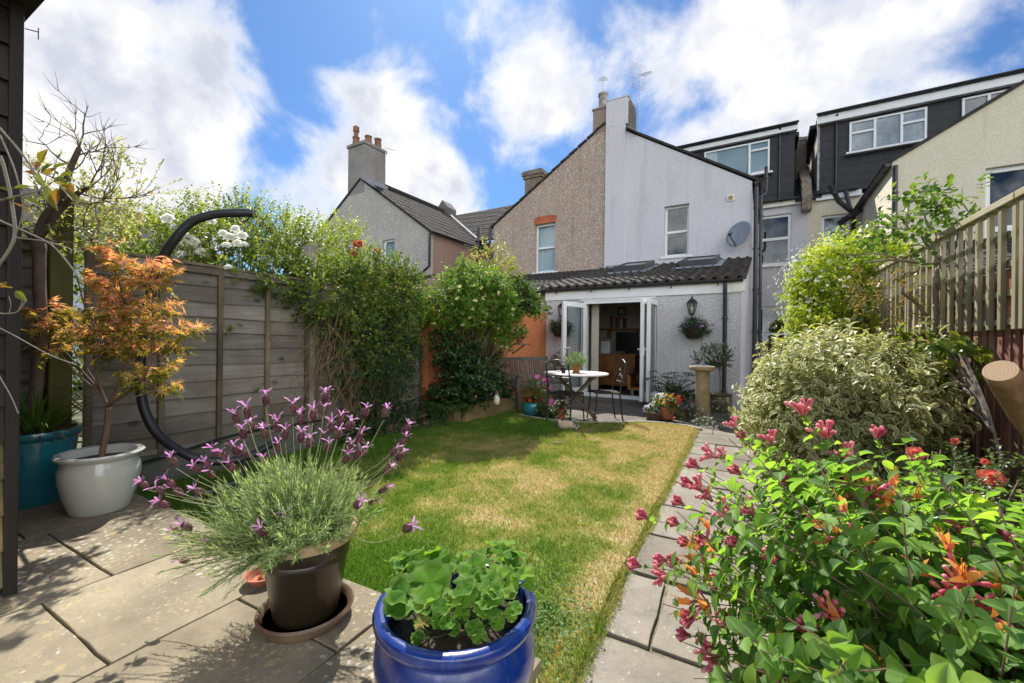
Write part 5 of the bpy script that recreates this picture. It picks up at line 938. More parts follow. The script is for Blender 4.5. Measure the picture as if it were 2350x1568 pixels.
for i, (c, r, n_, m, fc, lb) in enumerate((((-3.85, 5.1, .36), (.42, .3, .2), 420, LV_MID, P_PINK, 'cranesbill with lobed leaves and pink flowers spilling over the raised bed corner'), ((-3.68, 6.2, .4), (.28, .42, .24), 320, LV_DK, P_VIO, 'dark leafy plant dotted with violet flowers in front of the bench'), ((-3.75, 5.75, .32), (.25, .3, .18), 220, LV_DK, P_LIL, 'low plant with lilac flowers in the middle of the raised bed'))):
    f = thing('bed_plant', lb, 'plant', (c[0], c[1], .2)); dome(f, 'foliage', m, c, r, n_, OVAL, .055, .04, 6, .08, .2, zmin=.03); flowers(f, 'flower', fc, c, tuple(q * 1.12 for q in r), 16, .04, None, .2)
C = at(1140, 911, 6.35); o = thing('garden_gnome', 'small white and yellow garden gnome on the sleeper bed', 'ornament', (C.x, C.y, .25)); z = .26
small_part(o, lambda b: b.lathe([(.03, 0), (.045, .02), (.05, .07), (.04, .12), (.02, .14)], (C.x, C.y, z), 16), 'body', mat('gnome_coat', (.6, .42, .05), (.7, .68, .6), 12, .6), smooth=True); small_part(o, lambda b: b.blob((C.x, C.y, z + .155), .03, 12), 'head', mat('gnome_face', (.55, .38, .28)), smooth=True)
small_part(o, lambda b: b.lathe([(.036, .165), (.03, .19), (.012, .25), (0, .26)], (C.x, C.y, z), 16), 'hat', mat('gnome_hat', (.2, .12, .06)), smooth=True); small_part(o, lambda b: b.blob((C.x + .008, C.y - .03, z + .11), .03, 10, (1, .6, 1.4)), 'beard', M_WHITE, smooth=True)
C = at(1193, 775, 7.6); o = thing('wall_shelf', 'small wooden bracket shelf on the orange wall', 'shelf', (C.x, C.y, C.z - .12)); small_part(o, lambda b: b.box(C.x - .16, C.x + .12, C.y - .2, C.y + .2, C.z - .13, C.z - .11), 'board', M_TK2); small_part(o, lambda b: b.bar((C.x - .15, C.y, C.z - .3), (C.x + .1, C.y, C.z - .13), .03, .02), 'bracket', M_TK2)
o = pot('flower_pot', 'terracotta pot with an iron hook on the orange wall shelf', C + Vector((0, 0, -.11)), [(.055, 0), (.075, .11), (.085, .11), (.085, .14), (.07, .14), (.06, .11), (0, .11)], M_TERRA, (.066, .12), group='terracotta pots'); small_part(o, lambda b: b.tube(bez([C + Vector((.02, -.08, .05)), C + Vector((.12, -.1, .0)), C + Vector((.17, -.1, .03)), C + Vector((.13, -.1, .07))]), .006, 6), 'hook', M_IRON)
f = thing('pot_plant', 'small green plant in the pot on the orange wall shelf', 'plant', (C.x, C.y, C.z)); dome(f, 'foliage', LV_MID, (C.x, C.y, C.z + .07), (.12, .12, .1), 70, OVAL, .05, .03, 6, .06)
C = at(1286, 835, 8.9); f = thing('pot_plant', 'bronze shrub standing against the grey wall behind the table', 'plant', (C.x, C.y, 0)); b = MB(); b.tube([(C.x, C.y, 0), (C.x, C.y, .6)], .01, 6); b.build('stem', TWIG, f); dome(f, 'foliage', leaf_mat('bronze_leaf', [(.05, .04, .02), (.1, .11, .04), (.14, .08, .04)], .45, .3), (C.x, C.y, .72), (.24, .2, .26), 110, OVAL, .07, .03, 6, .09)
# ------------------------------------------------------------------ left fence
FX = -4.28; M_FW = wood_mat('weathered_fence', (.31, .285, .245), (.155, .14, .118), 1, .85, 11, 1.0, True, (.145, .12, .09)); M_FB = wood_mat('fence_batten', (.25, .2, .13), (.16, .125, .085), 2, .85, 10, .4, False)
M_CONC = mat('concrete', (.13, .125, .11), (.09, .1, .07), 6, .9, .5, 40, c3=(.06, .08, .03), s3=4, r3=(.55, .7))
def fence_panel(y0, label):
    o = thing('lapped_fence', label, 'fence', (FX, y0, .25), group='lapped panels of the left fence'); w = 1.83; b = MB(); z = .27; k = 11
    for i in range(k):
        hh = 1.58 / k; za = z + i * hh; dx = rnd.uniform(-.003, .003)
        V = [(FX + .006 + dx, y0, za - .012), (FX + .022 + dx, y0, za - .014), (FX + .002, y0, za + hh + .004), (FX - .008, y0, za + hh + .004)]
        n = 12; VV = []
        for j in range(n + 1):
            t = j / n; wv = .006 * math.sin(t * 9 + i * 2.1) + rnd.uniform(-.002, .002)
            VV += [(v[0], y0 + t * w, v[2] + (wv if q < 2 else 0)) for q, v in enumerate(V)]
        Fs = [(j * 4 + q, (j + 1) * 4 + q, (j + 1) * 4 + (q + 1) % 4, j * 4 + (q + 1) % 4) for j in range(n) for q in range(4)] + [(0, 1, 2, 3)]
        b.add(VV, Fs, rnd.random())
    b.build('boards', M_FW, o)
    for i in range(5): yy = y0 + .022 + i * (w - .044) / 4; small_part(o, lambda b: b.box(FX + .018, FX + .048, yy - .022, yy + .022, .25, 1.86), 'batten', M_FB, bevel=.004)
    for i in range(4): ya = y0 + .045 + i * (w - .044) / 4; small_part(o, lambda b: b.box(FX + .02, FX + .044, ya, ya + (w - .044) / 4 - .046, 1.8, 1.858), 'rail', M_FW) if True else 0; small_part(o, lambda b: b.box(FX + .016, FX + .04, ya, ya + (w - .044) / 4 - .046, .25, .285), 'rail', M_FW)
    small_part(o, lambda b: b.box(FX - .03, FX + .055, y0 - .01, y0 + w + .01, 1.862, 1.885), 'capping', M_FB, bevel=.003); return o
P0 = fence_panel(1.21, 'lapped fence panel behind the orange maple and the black curved stand')
for yy, lb in ((-.7, 'lapped fence panel at the far left behind the teal planter, beside the shed'), (3.12, 'lapped fence panel mostly hidden by the leafy climber, nearest the orange wall')):
    c = copy_tree(P0); c.location = (FX, yy, .25); c['label'] = lb
for yy, w, lb in ((-.7, 1.87, 'concrete gravel board under the fence panel by the shed'), (1.19, 1.87, 'concrete gravel board under the fence behind the black curved stand'), (3.1, 1.9, 'concrete gravel board under the climber-covered fence')):
    tag((lambda b: (b.box(FX - .02, FX + .03, yy, yy + w - .02, -.05, .245), b.build('gravel_board', M_CONC, None, loc=(FX, yy, 0), bevel=.006))[1])(MB()), lb, 'fence base', 'gravel boards of the left fence')
def post(x, y, z, w, m, label, rot=0):
    o = thing('fence_post', label, 'post', (x, y, 0)); small_part(o, lambda b: b.box(x - w / 2, x + w / 2, y - w / 2, y + w / 2, -.1, z), 'shaft', m, bevel=.008); small_part(o, lambda b: b.prism([(x - w / 2, z), (x + w / 2, z), (x + w / 2 - .006, z + .012), (x - w / 2 + .006, z + .012)], y - w / 2, y + w / 2), 'top', m); return o
post(-4.08, 1.03, 2.17, .115, wood_mat('green_painted_wood', (.16, .155, .035), (.1, .095, .02), 2, .6, 8, .3, False), 'tall olive green painted post in front of the fence behind the maple')
M_PST = wood_mat('pale_post', (.4, .37, .3), (.28, .25, .2), 2, .85, 12, .4, False); post(FX - .02, 3.08, 2.27, .1, M_PST, 'pale wooden fence post rising out of the leafy climber'); post(FX - .03, 5.02, 1.92, .1, M_FB, 'fence post at the end of the fence by the orange wall')
b = MB(); b.tube(bez([(FX + .07, 1.3, .2), (FX + .06, 1.7, .22), (FX + .06, 2.3, .3), (FX + .06, 3.0, .29), (FX + .06, 4.0, .28), (FX + .1, 4.8, .36), (FX + .25, 5.05, .5)]), .012, 6); tag(b.build('garden_cable', M_BLACK, None, loc=(FX, 3, .3)), 'black cable running along the foot of the left fence', 'cable')
# ------------------------------------------------------------------ shed
SX, SY = -2.59, .53; M_SH = wood_mat('dark_shed_wood', (.008, .0075, .006), (.014, .012, .008), 1, .7, 9, .5, True, (.025, .018, .011)); M_SH2 = wood_mat('worn_shed_wood', (.2, .14, .07), (.11, .08, .04), 1, .8, 9, .5, True); M_SHT = wood_mat('shed_trim', (.01, .009, .007), (.02, .015, .01), 2, .7, 9, .4, False)
o = thing('garden_shed', 'dark timber shed with overhanging eaves at the left edge', 'shed', (SX - .8, SY - 1.2, PZ))
b = MB(); b2 = MB()
for i in range(17):
    za = PZ + .06 + i * .145; q = b2 if i < 4 else b
    q.add([(SX - .02, SY - 2.6, za), (SX + .012, SY - 2.6, za), (SX - .008, SY - 2.6, za + .15), (SX - .02, SY - 2.6, za + .15), (SX - .02, SY - .026, za), (SX + .012, SY - .026, za), (SX - .008, SY - .026, za + .15), (SX - .02, SY - .026, za + .15)], [(0, 1, 5, 4), (1, 2, 6, 5), (2, 3, 7, 6), (0, 3, 2, 1), (4, 5, 6, 7)], rnd.random())
    q.add([(SX - 1.6, SY - .03, za), (SX - 1.6, SY + .0, za), (SX - 1.6, SY - .018, za + .15), (SX - .025, SY - .03, za), (SX - .025, SY + .0, za), (SX - .025, SY - .018, za + .15)], [(0, 1, 4, 3), (1, 2, 5, 4)], rnd.random())
b.build('boarding', M_SH, o); b2.build('worn_boarding', M_SH2, o)
small_part(o, lambda b: b.box(SX - .025, SX + .022, SY - .026, SY + .012, PZ + .02, 2.6), 'corner_trim', M_SHT, bevel=.004); small_part(o, lambda b: b.box(SX - 1.6, SX - .03, SY - 2.6, SY - .04, PZ, 2.5), 'core', M_SH)
b = MB(); b.slab([(SX - 1.75, SY - 2.8), (SX + .2, SY - 2.8), (SX + .2, SY + .04), (SX - 1.75, SY + .04)], 2.56, 2.66); b.build('roof', M_SHT, o)
b = MB(); q0 = at(58, 66, 1.9); q1 = at(88, 74, 1.95); b.tube([q0, q1], .0025, 5); b.tube([q1 + Vector((0, 0, .02)), q1 - Vector((0, 0, .035))], .002, 5); b.build('wire_bracket', M_IRON, o)
# ------------------------------------------------------------------ left pots and their plants
TP = Vector((-3.98, .90, PZ)); pot('glazed_planter', 'large dark teal glazed planter behind the white pot, beside the shed', TP, [(.135, 0), (.145, .03), (.185, .25), (.2, .38), (.2, .41), (.222, .43), (.228, .455), (.222, .47), (.2, .47), (.185, .42), (0, .42)], GL_DKTEAL, (.19, .425))
f = thing('ornamental_grass', 'strappy green grass with dead brown blades in the dark teal planter', 'grass', (TP.x, TP.y, PZ + .43)); n = 420; ang = G.uniform(0, 6.283, n); P = np.stack([TP.x + .12 * np.cos(ang) * G.random(n), TP.y + .12 * np.sin(ang) * G.random(n), np.full(n, PZ + .43)], 1)
b = MB(); bd = MB()
for i in range(n):
    a = ang[i]; l = rnd.uniform(.2, .42); el = rnd.uniform(.6, 1.45); dead = rnd.random() < .45; l *= .75 if dead else 1; el = el * .5 if dead else el; V = []; w = rnd.uniform(.005, .009); px, py, pz = P[i]; h = Vector((px, py, pz)); d = Vector((math.cos(a) * math.cos(el), math.sin(a) * math.cos(el), math.sin(el))); s_ = Vector((-math.sin(a), math.cos(a), 0))
    for j in range(6):
        ww = w * (1 - (j / 5) ** 2 * .9); V += [tuple(h - s_ * ww), tuple(h + s_ * ww)]; h = h + d * (l / 5); d = (d + Vector((0, 0, -.22))).normalized()
    (bd if dead else b).add(V, [(2 * j, 2 * j + 1, 2 * j + 3, 2 * j + 2) for j in range(5)], rnd.random())
b.build('blades', leaf_mat('strap_leaf', [(.04, .1, .015), (.09, .17, .025), (.17, .22, .04)], .4, .4), f); bd.build('dead_blades', leaf_mat('dead_blade', [(.12, .075, .035), (.2, .14, .07), (.07, .05, .025)], .8, .2), f)
# pruned standard tree
f = thing('standard_willow', 'pruned little tree with forked dark limbs and pale sparse leaves by the shed', 'tree', (TP.x, TP.y, PZ)); D_ = 2.62; tp = lambda u, v, d=D_: at(u, v, d)
b = MB(); M_BARK = mat('dark_bark', (.075, .05, .04), (.13, .09, .07), 12, .85, .7, 30, bdist=.012); b.tube(bez([(TP.x, TP.y - .02, PZ + .4), tp(92, 800), tp(90, 640), tp(90, 585), tp(86, 545)]), [.031] * 24 + [.031, .032, .034, .036, .037, .034, .03, .028, .024], 12)
lim = [[(86, 550), (105, 500), (130, 470), (150, 425), (160, 390), (182, 340)], [(90, 545), (130, 490), (160, 460), (185, 440), (203, 432)], [(88, 560), (60, 530), (52, 520)]]
for q, L_ in enumerate(lim): pts = bez([tp(*p) for p in L_], 5); b.tube(pts, [(.03, .024, .02)[q] * (1 - .55 * i / len(pts)) for i in range(len(pts))], 9)
b.build('trunk', M_BARK, f, smooth=True)
b = MB(); ends = []
def twig(p, d, l, r, depth=0):
    pts = [p]; k = 5
    for i in range(k): d = (d + Vector(unit(1)[0]) * .22 + Vector((0, 0, .05))).normalized(); pts.append(pts[-1] + d * l / k)
    b.tube(pts, [r * (1 - .7 * i / k) for i in range(k + 1)], 4, False); ends.append((pts[-1], d)); ends.append((pts[3], d))
    if depth < 2:
        for i in range(3): twig(pts[rnd.randint(2, 4)], (d + Vector(unit(1)[0]) * .9).normalized(), l * .6, r * .6, depth + 1)
for (u, v, dx, dz, l) in ((182, 345, -.5, .8, .32), (178, 350, .5, .6, .3), (170, 360, .9, .3, .3), (165, 380, -.9, .5, .42), (160, 395, .8, .2, .25), (150, 430, -.6, .6, .3), (203, 432, .6, .4, .3), (195, 440, 1, .2, .33), (185, 445, .8, -.1, .35), (130, 470, -.7, .5, .3), (110, 500, -.8, .4, .25), (120, 555, 1, .05, .4), (110, 490, -.3, 1, .3), (95, 560, .9, .15, .35), (160, 460, .9, .1, .45)):
    twig(tp(u, v), (rx * dx + Vector((0, 0, dz)) + Vector(unit(1)[0]) * .3).normalized(), l, .006)
b.build('twigs', TWIG, f); e = rnd.sample(ends, len(ends) * 2 // 3); P = np.array([tuple(p) for p, d in e]); Dn = np.array([tuple(d) for p, d in e]); keep = P[:, 2] < 2.35
b = MB(); shoots(b, BLADE, P[keep], Dn[keep], 9, .1, .034, .011, .2, .8); P2, D2 = on_blobs([(tp(235, 470, 2.75), (.2, .25, .13)), (tp(120, 520, 2.7), (.12, .25, .12)), (tp(260, 430, 2.8), (.14, .14, .09))], 150, .2); shoots(b, BLADE, P2, D2, 9, .1, .034, .012, .3, .8); b.build('foliage', leaf_mat('willow_leaf', [(.12, .17, .045), (.24, .28, .09), (.42, .42, .24), (.5, .36, .28)], .5, .45), f)
# bare rose stems leaning in from the left
f = thing('rose_stems', 'bare arching stems with a few bronze-green leaves hanging in front of the shed corner', 'plant', tuple(at(-60, 700, 1.5))); b = MB(); D_ = 1.45
for L_, r in (([(0, 294), (49, 351), (86, 407), (97, 427), (92, 437)], .006), ([(92, 437), (49, 448), (0, 460), (-40, 470)], .006), ([(-30, 640), (0, 605), (33, 545), (26, 460), (10, 387), (0, 358)], .008), ([(33, 545), (102, 554), (158, 570), (163, 582)], .003), ([(-40, 480), (0, 506), (66, 535), (122, 565), (165, 615), (191, 654)], .0045), ([(-30, 735), (0, 753), (40, 774), (113, 814), (177, 838)], .003), ([(-20, 830), (0, 866), (25, 910), (42, 949)], .0025), ([(0, 310), (30, 380), (45, 430), (55, 480)], .004), ([(33, 545), (50, 500), (55, 440)], .0035), ([(-20, 715), (10, 720), (40, 715), (60, 690)], .003), ([(20, 720), (25, 700), (20, 680)], .002), ([(40, 717), (48, 700), (55, 680)], .002)): b.tube(bez([at(u, v, D_ + .0) for u, v in L_], 6), r * .62, 6)
b.build('stems', TWIGG, f); b = MB()
for (u, v, a, s) in ((95, 370, 60, 42), (110, 400, 20, 40), (75, 400, 160, 38), (130, 385, 30, 44), (125, 410, 0, 40), (150, 425, -30, 42), (100, 425, 100, 38), (70, 430, 190, 38), (150, 440, -50, 44), (120, 450, -70, 40), (135, 420, 10, 36), (85, 385, 120, 36), (98, 395, 80, 36), (55, 455, -20, 40), (20, 440, 170, 40), (5, 380, 150, 36), (15, 455, -10, 36), (40, 470, -30, 34), (20, 660, 170, 34), (40, 672, -20, 34), (10, 655, 160, 34), (130, 440, -100, 36), (110, 435, -60, 40), (145, 405, 15, 38)):
    p = at(u, v, D_); d = rx * math.cos(rad(a)) + Vector((0, 0, 1)) * math.sin(rad(a)) + Vector(unit(1)[0]) * .35; b.inst(VAR, [tuple(p - d * .01)], np.array([tuple(d)]), np.array([[0, -.4, 1]]) + unit(1) * .5, s * D_ / 960 * 1.0, s * D_ / 960 * .5)
b.build('leaves', leaf_mat('bronze_rose_leaf', [(.06, .1, .015), (.14, .15, .02), (.24, .12, .02), (.1, .13, .02)], .35, .4), f)
# white pot and maple
WP = Vector((-3.48, 1.07, PZ)); pot('glazed_planter', 'pale grey glazed bellied pot holding the orange maple', WP, [(.135, 0), (.145, .015), (.17, .1), (.19, .2), (.192, .26), (.178, .3), (.176, .315), (.205, .335), (.21, .35), (.2, .36), (.172, .355), (.165, .3), (0, .3)], mat('pale_glaze', (.5, .5, .45), (.4, .41, .37), 3, .2, c3=(.3, .24, .15), s3=18, r3=(.7, .76), coat=.5, stretch=(1, 1, .5)), (.168, .305), n=56)
f = thing('japanese_maple', 'small japanese maple with orange-red new leaves in the pale glazed pot', 'tree', (WP.x, WP.y, PZ + .3)); D_ = 2.62; b = MB(); t0 = Vector((WP.x, WP.y, PZ + .3)); fork = tp(248, 935)
b.tube(bez([t0, tp(243, 990, D_), fork]), [.016] * 8 + [.014] * 9, 9); bl = [(258, 584, 20, 24), (290, 609, 50, 16), (362, 617, 44, 15), (258, 653, 40, 20), (346, 649, 44, 18), (282, 685, 44, 20), (225, 717, 36, 14), (298, 717, 60, 20), (378, 709, 24, 16), (233, 770, 68, 17), (306, 757, 48, 22), (402, 761, 54, 18), (374, 798, 44, 16), (282, 806, 60, 22), (362, 850, 36, 15), (314, 870, 36, 18), (378, 894, 32, 11), (105, 717, 52, 15), (121, 753, 32, 12), (125, 806, 36, 8)]
st1 = bez([fork, tp(285, 850), tp(300, 760, D_ + .03), tp(282, 680), tp(258, 592)], 8); st2 = bez([fork, tp(330, 865, D_ - .04), tp(352, 770, D_ - .02), tp(350, 700), tp(356, 625)], 8); st3 = bez([fork, tp(228, 880), tp(215, 800), tp(222, 725)], 8)
for q_ in (st1, st2, st3): b.tube(q_, [.0095 * (1 - .65 * i / len(q_)) for i in range(len(q_))], 7)
for i, (u, v, ru, rv_) in enumerate(bl):
    e0 = tp(u, v + rv_ * .3, D_ + rnd.uniform(-.1, .1)); st_ = st1 + st2 + st3 if u > 150 else st3[:6]
    root = min(st_, key=lambda q_: (q_ - (e0 - Vector((0, 0, .13)))).length)
    for j in range(3 if u > 150 else 1):
        e = e0 + rx * (rnd.uniform(-.5, .5) * ru * D_ / 960) + Vector(unit(1)[0]) * .03; m_ = root.lerp(e, .5) + Vector((0, 0, -.012)) + Vector(unit(1)[0]) * .015; pts = bez([root, m_, e], 5); b.tube(pts, [.0042 - .00027 * q for q in range(len(pts))], 5, False)
b.build('trunk', mat('maple_bark', (.16, .085, .05), (.1, .06, .035), 16, .7, .4, 30), f, smooth=True)
mb = MB(); top = tp(255, 560).z; bot = tp(255, 930).z
for u, v, ru, rv_ in bl:
    k = D_ / 960; n = 5 + int(ru * rv_ / 40); P, Dn = on_blobs([(tp(u, v), (ru * k * .75, ru * k * .75, rv_ * k))], n, .25, .15); n = len(P)
    h = (P[:, 2] - bot) / (top - bot); per = 4; rv = np.clip(np.repeat(h * .6 + .3 * (Dn[:, 2]), per) + G.normal(0, .18, n * per) + .08, 0, 1); d2 = Dn * np.array([1, 1, .25])
    shoots(mb, MAPLE, P, d2, per, .06, .068, .072, .0, .8, rv, .3, .15, 1.2)
mb.build('foliage', leaf_mat('maple_leaf', [(.13, .15, .02), (.28, .25, .04), (.46, .34, .1), (.66, .38, .2), (.7, .36, .24)], .5, .5, (1.5, 1.25, .8)), f)
# black curved stand of a hanging chair
ST = 3.05; o = thing('hanging_chair_stand', 'black curved steel stand of a hanging chair in front of the fence', 'stand', tuple(at(400, 1040, ST)))
path_ = [(640, 1010, 3.5), (560, 1052, 3.25), (480, 1058, 3.1), (425, 1042, 3.05), (365, 1000, 3.05), (333, 945, 3.05), (322, 880, 3.05), (326, 790, 3.05), (342, 690, 3.05), (370, 600, 3.05), (402, 548, 3.05), (440, 510, 3.08), (490, 493, 3.12), (540, 489, 3.16), (578, 489, 3.2)]
small_part(o, lambda b: b.tube(bez([at(*p) for p in path_], 8), .031, 14), 'tube', mat('black_powder_coat', (.012, .013, .016), (.018, .019, .022), 8, .45), smooth=True)
small_part(o, lambda b: b.tube([at(578, 489, 3.2), at(581, 489, 3.203)], .033, 14), 'end_cap', M_BLACK); pa, pb = at(547, 498, 3.17), at(574, 497, 3.2); pm = at(560, 510, 3.185)
small_part(o, lambda b: b.tube([pa, at(554, 507, 3.18), pm, at(568, 506, 3.19), pb], .006, 6), 'eye', M_IRON); small_part(o, lambda b: b.tube(bez([pm + Vector((0, 0, .012)), pm + rx * .014 + Vector((0, 0, -.01)), pm + rx * .014 + Vector((0, 0, -.06)), pm + Vector((0, 0, -.075)), pm - rx * .014 + Vector((0, 0, -.06)), pm - rx * .014 + Vector((0, 0, -.01)), pm + Vector((0, 0, .012))], 5), .004, 6), 'carabiner', M_ALU)
b = MB(); g0 = at(560, 1052, 3.25); b.tube([Vector((g0.x - .1, g0.y - .3, .05)), Vector((g0.x, g0.y, .12)), Vector((g0.x + .15, g0.y + .5, .05))], .03, 10); b.tube([g0, Vector((g0.x, g0.y, .1))], .03, 10); b.build('base', M_BLACK, o)
# ------------------------------------------------------------------ plants on and behind the fence
def pb(u, v, d, ru, rv_, rd=None): k = d / 960; return (tuple(at(u, v, d)), ((rd or ru * k * .8), ru * k * .95, rv_ * k))
LV_LIME = leaf_mat('lime_leaf', [(.11, .17, .02), (.22, .28, .04), (.34, .36, .08)], .42, .5); LV_YG = leaf_mat('yellow_green_leaf', [(.07, .13, .015), (.17, .23, .03), (.3, .31, .07)], .42, .5)
def bush(name, label, cat, blobs, n, m, tpl=OVAL, L=.05, Wd=.025, per=8, slen=.14, up=.5, inner=.62, group=None, twigs=40, base=None, zmin=None, part='crown', **k):
    C = blobs[0][0]; base = base or (C[0], C[1], 0); o = thing(name, label, cat, base, group=group); b = MB(); P, Dn = on_blobs(blobs, n, inner, .14, zmin); shoots(b, tpl, P, Dn, per, slen, L, Wd, up, **k); b.build(part, m, o)
    b = MB()
    for i in range(twigs):
        q = P[rnd.randrange(len(P))]; m_ = (Vector(q) + Vector(base)) / 2 + Vector(unit(1)[0]) * .08; m_.z = max(m_.z, (base[2] + q[2]) * .5); b.tube(bez([(base[0] + rnd.uniform(-.1, .1), base[1] + rnd.uniform(-.1, .1), base[2]), tuple(m_), tuple(q)], 4), [.014, .013, .012, .01, .008, .007, .006, .005, .004][:9], 5, False)
    b.build('branches', TWIG, o); return o
def rose(par, m, p, r, face, name='rose_flower', layers=4):
    b = MB(); n = Vector(face).normalized(); nn = np.array([tuple(n)])
    for L_ in range(layers):
        k = 5 if L_ < 3 else 6; q = (L_ + 1) / layers
        for j in range(k):
            a = 6.283 * (j + .37 * L_) / k; t = n.orthogonal().normalized(); s_ = n.cross(t); d = (t * math.cos(a) + s_ * math.sin(a)); dr = d * (.35 + .75 * q) + n * (1.15 - q)
            b.inst(VAR, [tuple(Vector(p) + d * r * .1)], np.array([tuple(dr)]), np.array([tuple(n * 1.0 - d * (.9 - .8 * q))]) + unit(1) * .15, r * (.55 + .5 * q), r * (.7 + .5 * q))
    return b.build(name, m, par)
wr = bush('white_rose_bush', 'climbing rose with large white flowers behind the fence under the curved black arm', 'rose bush', [pb(360, 570, 4.1, 70, 65), pb(470, 570, 4.25, 90, 60), pb(560, 590, 4.5, 60, 55), ((-4.72, 2.3, 1.95), (.35, 1.3, .34)), ((-5.0, 2.4, 1.0), (.6, 1.2, .8))], 2300, LV_YG, OVAL, .062, .034, 7, .15, .5)
for (u, v, r) in ((385, 505, .075), (398, 525, .05), (487, 512, .05), (480, 508, .035), (415, 540, .06), (430, 548, .07), (445, 560, .07), (460, 575, .055), (425, 560, .05), (512, 540, .055), (525, 548, .07), (540, 530, .06), (555, 545, .07), (545, 560, .06), (520, 560, .06), (560, 560, .05), (524, 612, .05), (262, 590, .055), (412, 580, .05), (535, 545, .06)):
    rose(wr, P_WHITE, at(u, v + rnd.uniform(-6, 6), 3.55 + (u - 260) / 300 * .42), r * .72, (.55 + rnd.uniform(-.3, .3), -.6 + rnd.uniform(-.3, .3), .6))
bush('tall_shrub', 'tall loose yellow-green shrub behind the fence, left of the pebbledash gable', 'shrub', [pb(620, 545, 5.4, 75, 60), pb(730, 570, 5.8, 90, 55), pb(790, 570, 6.2, 50, 55), pb(680, 580, 5.4, 90, 50), ((-5.0, 4.2, 1.9), (.5, 1.2, .5)), ((-5.9, 4.2, 1.2), (.8, 1.5, 1.0))], 2700, LV_LIME, OVAL, .06, .028, 8, .2, .9, .55)
bush('tall_shrub', 'feathery shrub behind the fence between the willow and the white rose', 'shrub', [pb(310, 530, 4.7, 75, 45), pb(260, 565, 4.5, 45, 40), ((-5.4, 1.4, 1.0), (.5, .9, .9))], 420, LV_LIME, BLADE, .05, .018, 10, .16, .6, .5)
bush('tall_shrub', 'pointed leafy shoots standing above the fence left of the pale post', 'shrub', [pb(560, 520, 5.0, 40, 50), pb(660, 560, 5.0, 60, 45), pb(480, 530, 5.0, 60, 40)], 420, LV_YG, BLADE, .06, .02, 10, .28, 1.6, .4)
o = thing('distant_house', 'pale house wall glimpsed through the leaves above the fence behind the maple', 'house', (-14, 3.5, 0)); small_part(o, lambda b: b.box(-18, -14, 1.5, 7, 0, 3.2), 'wall', mat('pale_blue_wall', (.4, .45, .5), (.36, .4, .45), 2, .8)); small_part(o, lambda b: b.prism([(-18.3, 3.2), (-13.7, 3.2), (-16, 5.0)], 1.3, 7.2), 'roof', M_TILED)
cl = bush('climber', 'big leafy climber with dry hanging stems and red roses draped over the left fence', 'climber', [((-4.1, 3.25, 1.75), (.32, .5, .32)), ((-4.1, 3.75, 1.8), (.36, .5, .36)), ((-4.05, 4.15, 1.75), (.4, .42, .4)), ((-4.15, 2.75, 1.86), (.2, .45, .14)), ((-4.0, 3.85, 1.3), (.28, .6, .45)), ((-4.2, 4.0, 2.05), (.4, .6, .25))], 2000, leaf_mat('climber_leaf', [(.03, .065, .012), (.07, .125, .02), (.14, .19, .035), (.22, .24, .06)], .5, .45, spec=.2), OVAL, .058, .03, 8, .16, .1, .6, None, 10, (-4.15, 3.6, 0))
b = MB(); P, Dn = on_blobs([((-4.0, 3.75, 1.05), (.26, .66, .62)), ((-3.98, 4.0, .95), (.28, .45, .6))], 1150, .4); shoots(b, OVAL, P, Dn, 6, .13, .05, .026, -.4); b.build('lower_foliage', LV_DK, cl)
b = MB()
for i in range(190):
    y0 = rnd.uniform(3.0, 4.45); z0 = rnd.uniform(1.0, 1.8); x0 = -4.1 + rnd.uniform(-.08, .2); L_ = rnd.uniform(.5, 1.2); y1 = y0 + rnd.uniform(-.45, .25); z1 = max(.15, z0 - L_)
    b.tube(bez([(x0, y0, z0), (x0 + rnd.uniform(.02, .15), y0 + rnd.uniform(-.2, .12), z0 - L_ * .3), (x0 + rnd.uniform(0, .12), y1 + rnd.uniform(-.15, .1), z0 - L_ * .7), (-4.15 + rnd.uniform(0, .25), y1, z1)], 4), rnd.uniform(.002, .004), 4, False)
b.build('dry_stems', mat('dry_stem', (.22, .15, .07), (.13, .09, .045), 10, .8), cl)
for (u, v, d, r) in ((820, 562, 5.35, .085), (812, 580, 5.3, .05), (866, 577, 5.5, .06), (911, 627, 5.6, .07), (905, 662, 5.55, .065), (908, 655, 5.6, .05)): rose(cl, P_RED, at(u, v, d), r * .8, (.5, -.7, .4))
fl = bush('ground_plant', 'low dark ferny plants at the foot of the climber', 'plant', [((-4.0, 4.0, .12), (.2, .8, .14)), ((-3.85, 4.7, .1), (.2, .3, .12))], 260, LV_DK, BLADE, .07, .02, 8, .12, .4, .3, zmin=.01)
hs = bush('honeysuckle', 'yellow-flowered honeysuckle mounded over the orange wall by the end of the fence', 'climber', [pb(1040, 705, 6.15, 62, 48, .45), pb(1105, 690, 6.55, 78, 60, .5), pb(1075, 655, 6.5, 60, 40, .4), pb(1155, 745, 6.9, 30, 55, .25), pb(1125, 700, 6.8, 55, 50, .35)], 1900, leaf_mat('honeysuckle_leaf', [(.05, .12, .015), (.1, .2, .02), (.2, .3, .05)], .45, .5, spec=.25), OVAL, .06, .034, 8, .13, .4, .6, None, 60, (-4.0, 5.5, .2))
Pf, Df = on_blobs([pb(1040, 705, 6.0, 66, 50, .5), pb(1105, 690, 6.4, 80, 62, .55), pb(1075, 650, 6.4, 62, 42, .45), pb(1155, 750, 6.8, 32, 55, .27)], 80, .97)
for p, d in zip(Pf[:80], Df[:80]):
    b = MB(); b.inst(BLADE, np.tile(p, (7, 1)), np.array([d]) + unit(7) * .9, unit(7), .05, .014); b.build('flower', P_YEL if False else leaf_mat('cream_flower', [(.65, .55, .2), (.75, .7, .42)], .5, .4, (1.1, 1.05, .9)) if 'cream_flower' not in bpy.data.materials else bpy.data.materials['cream_flower'], hs)
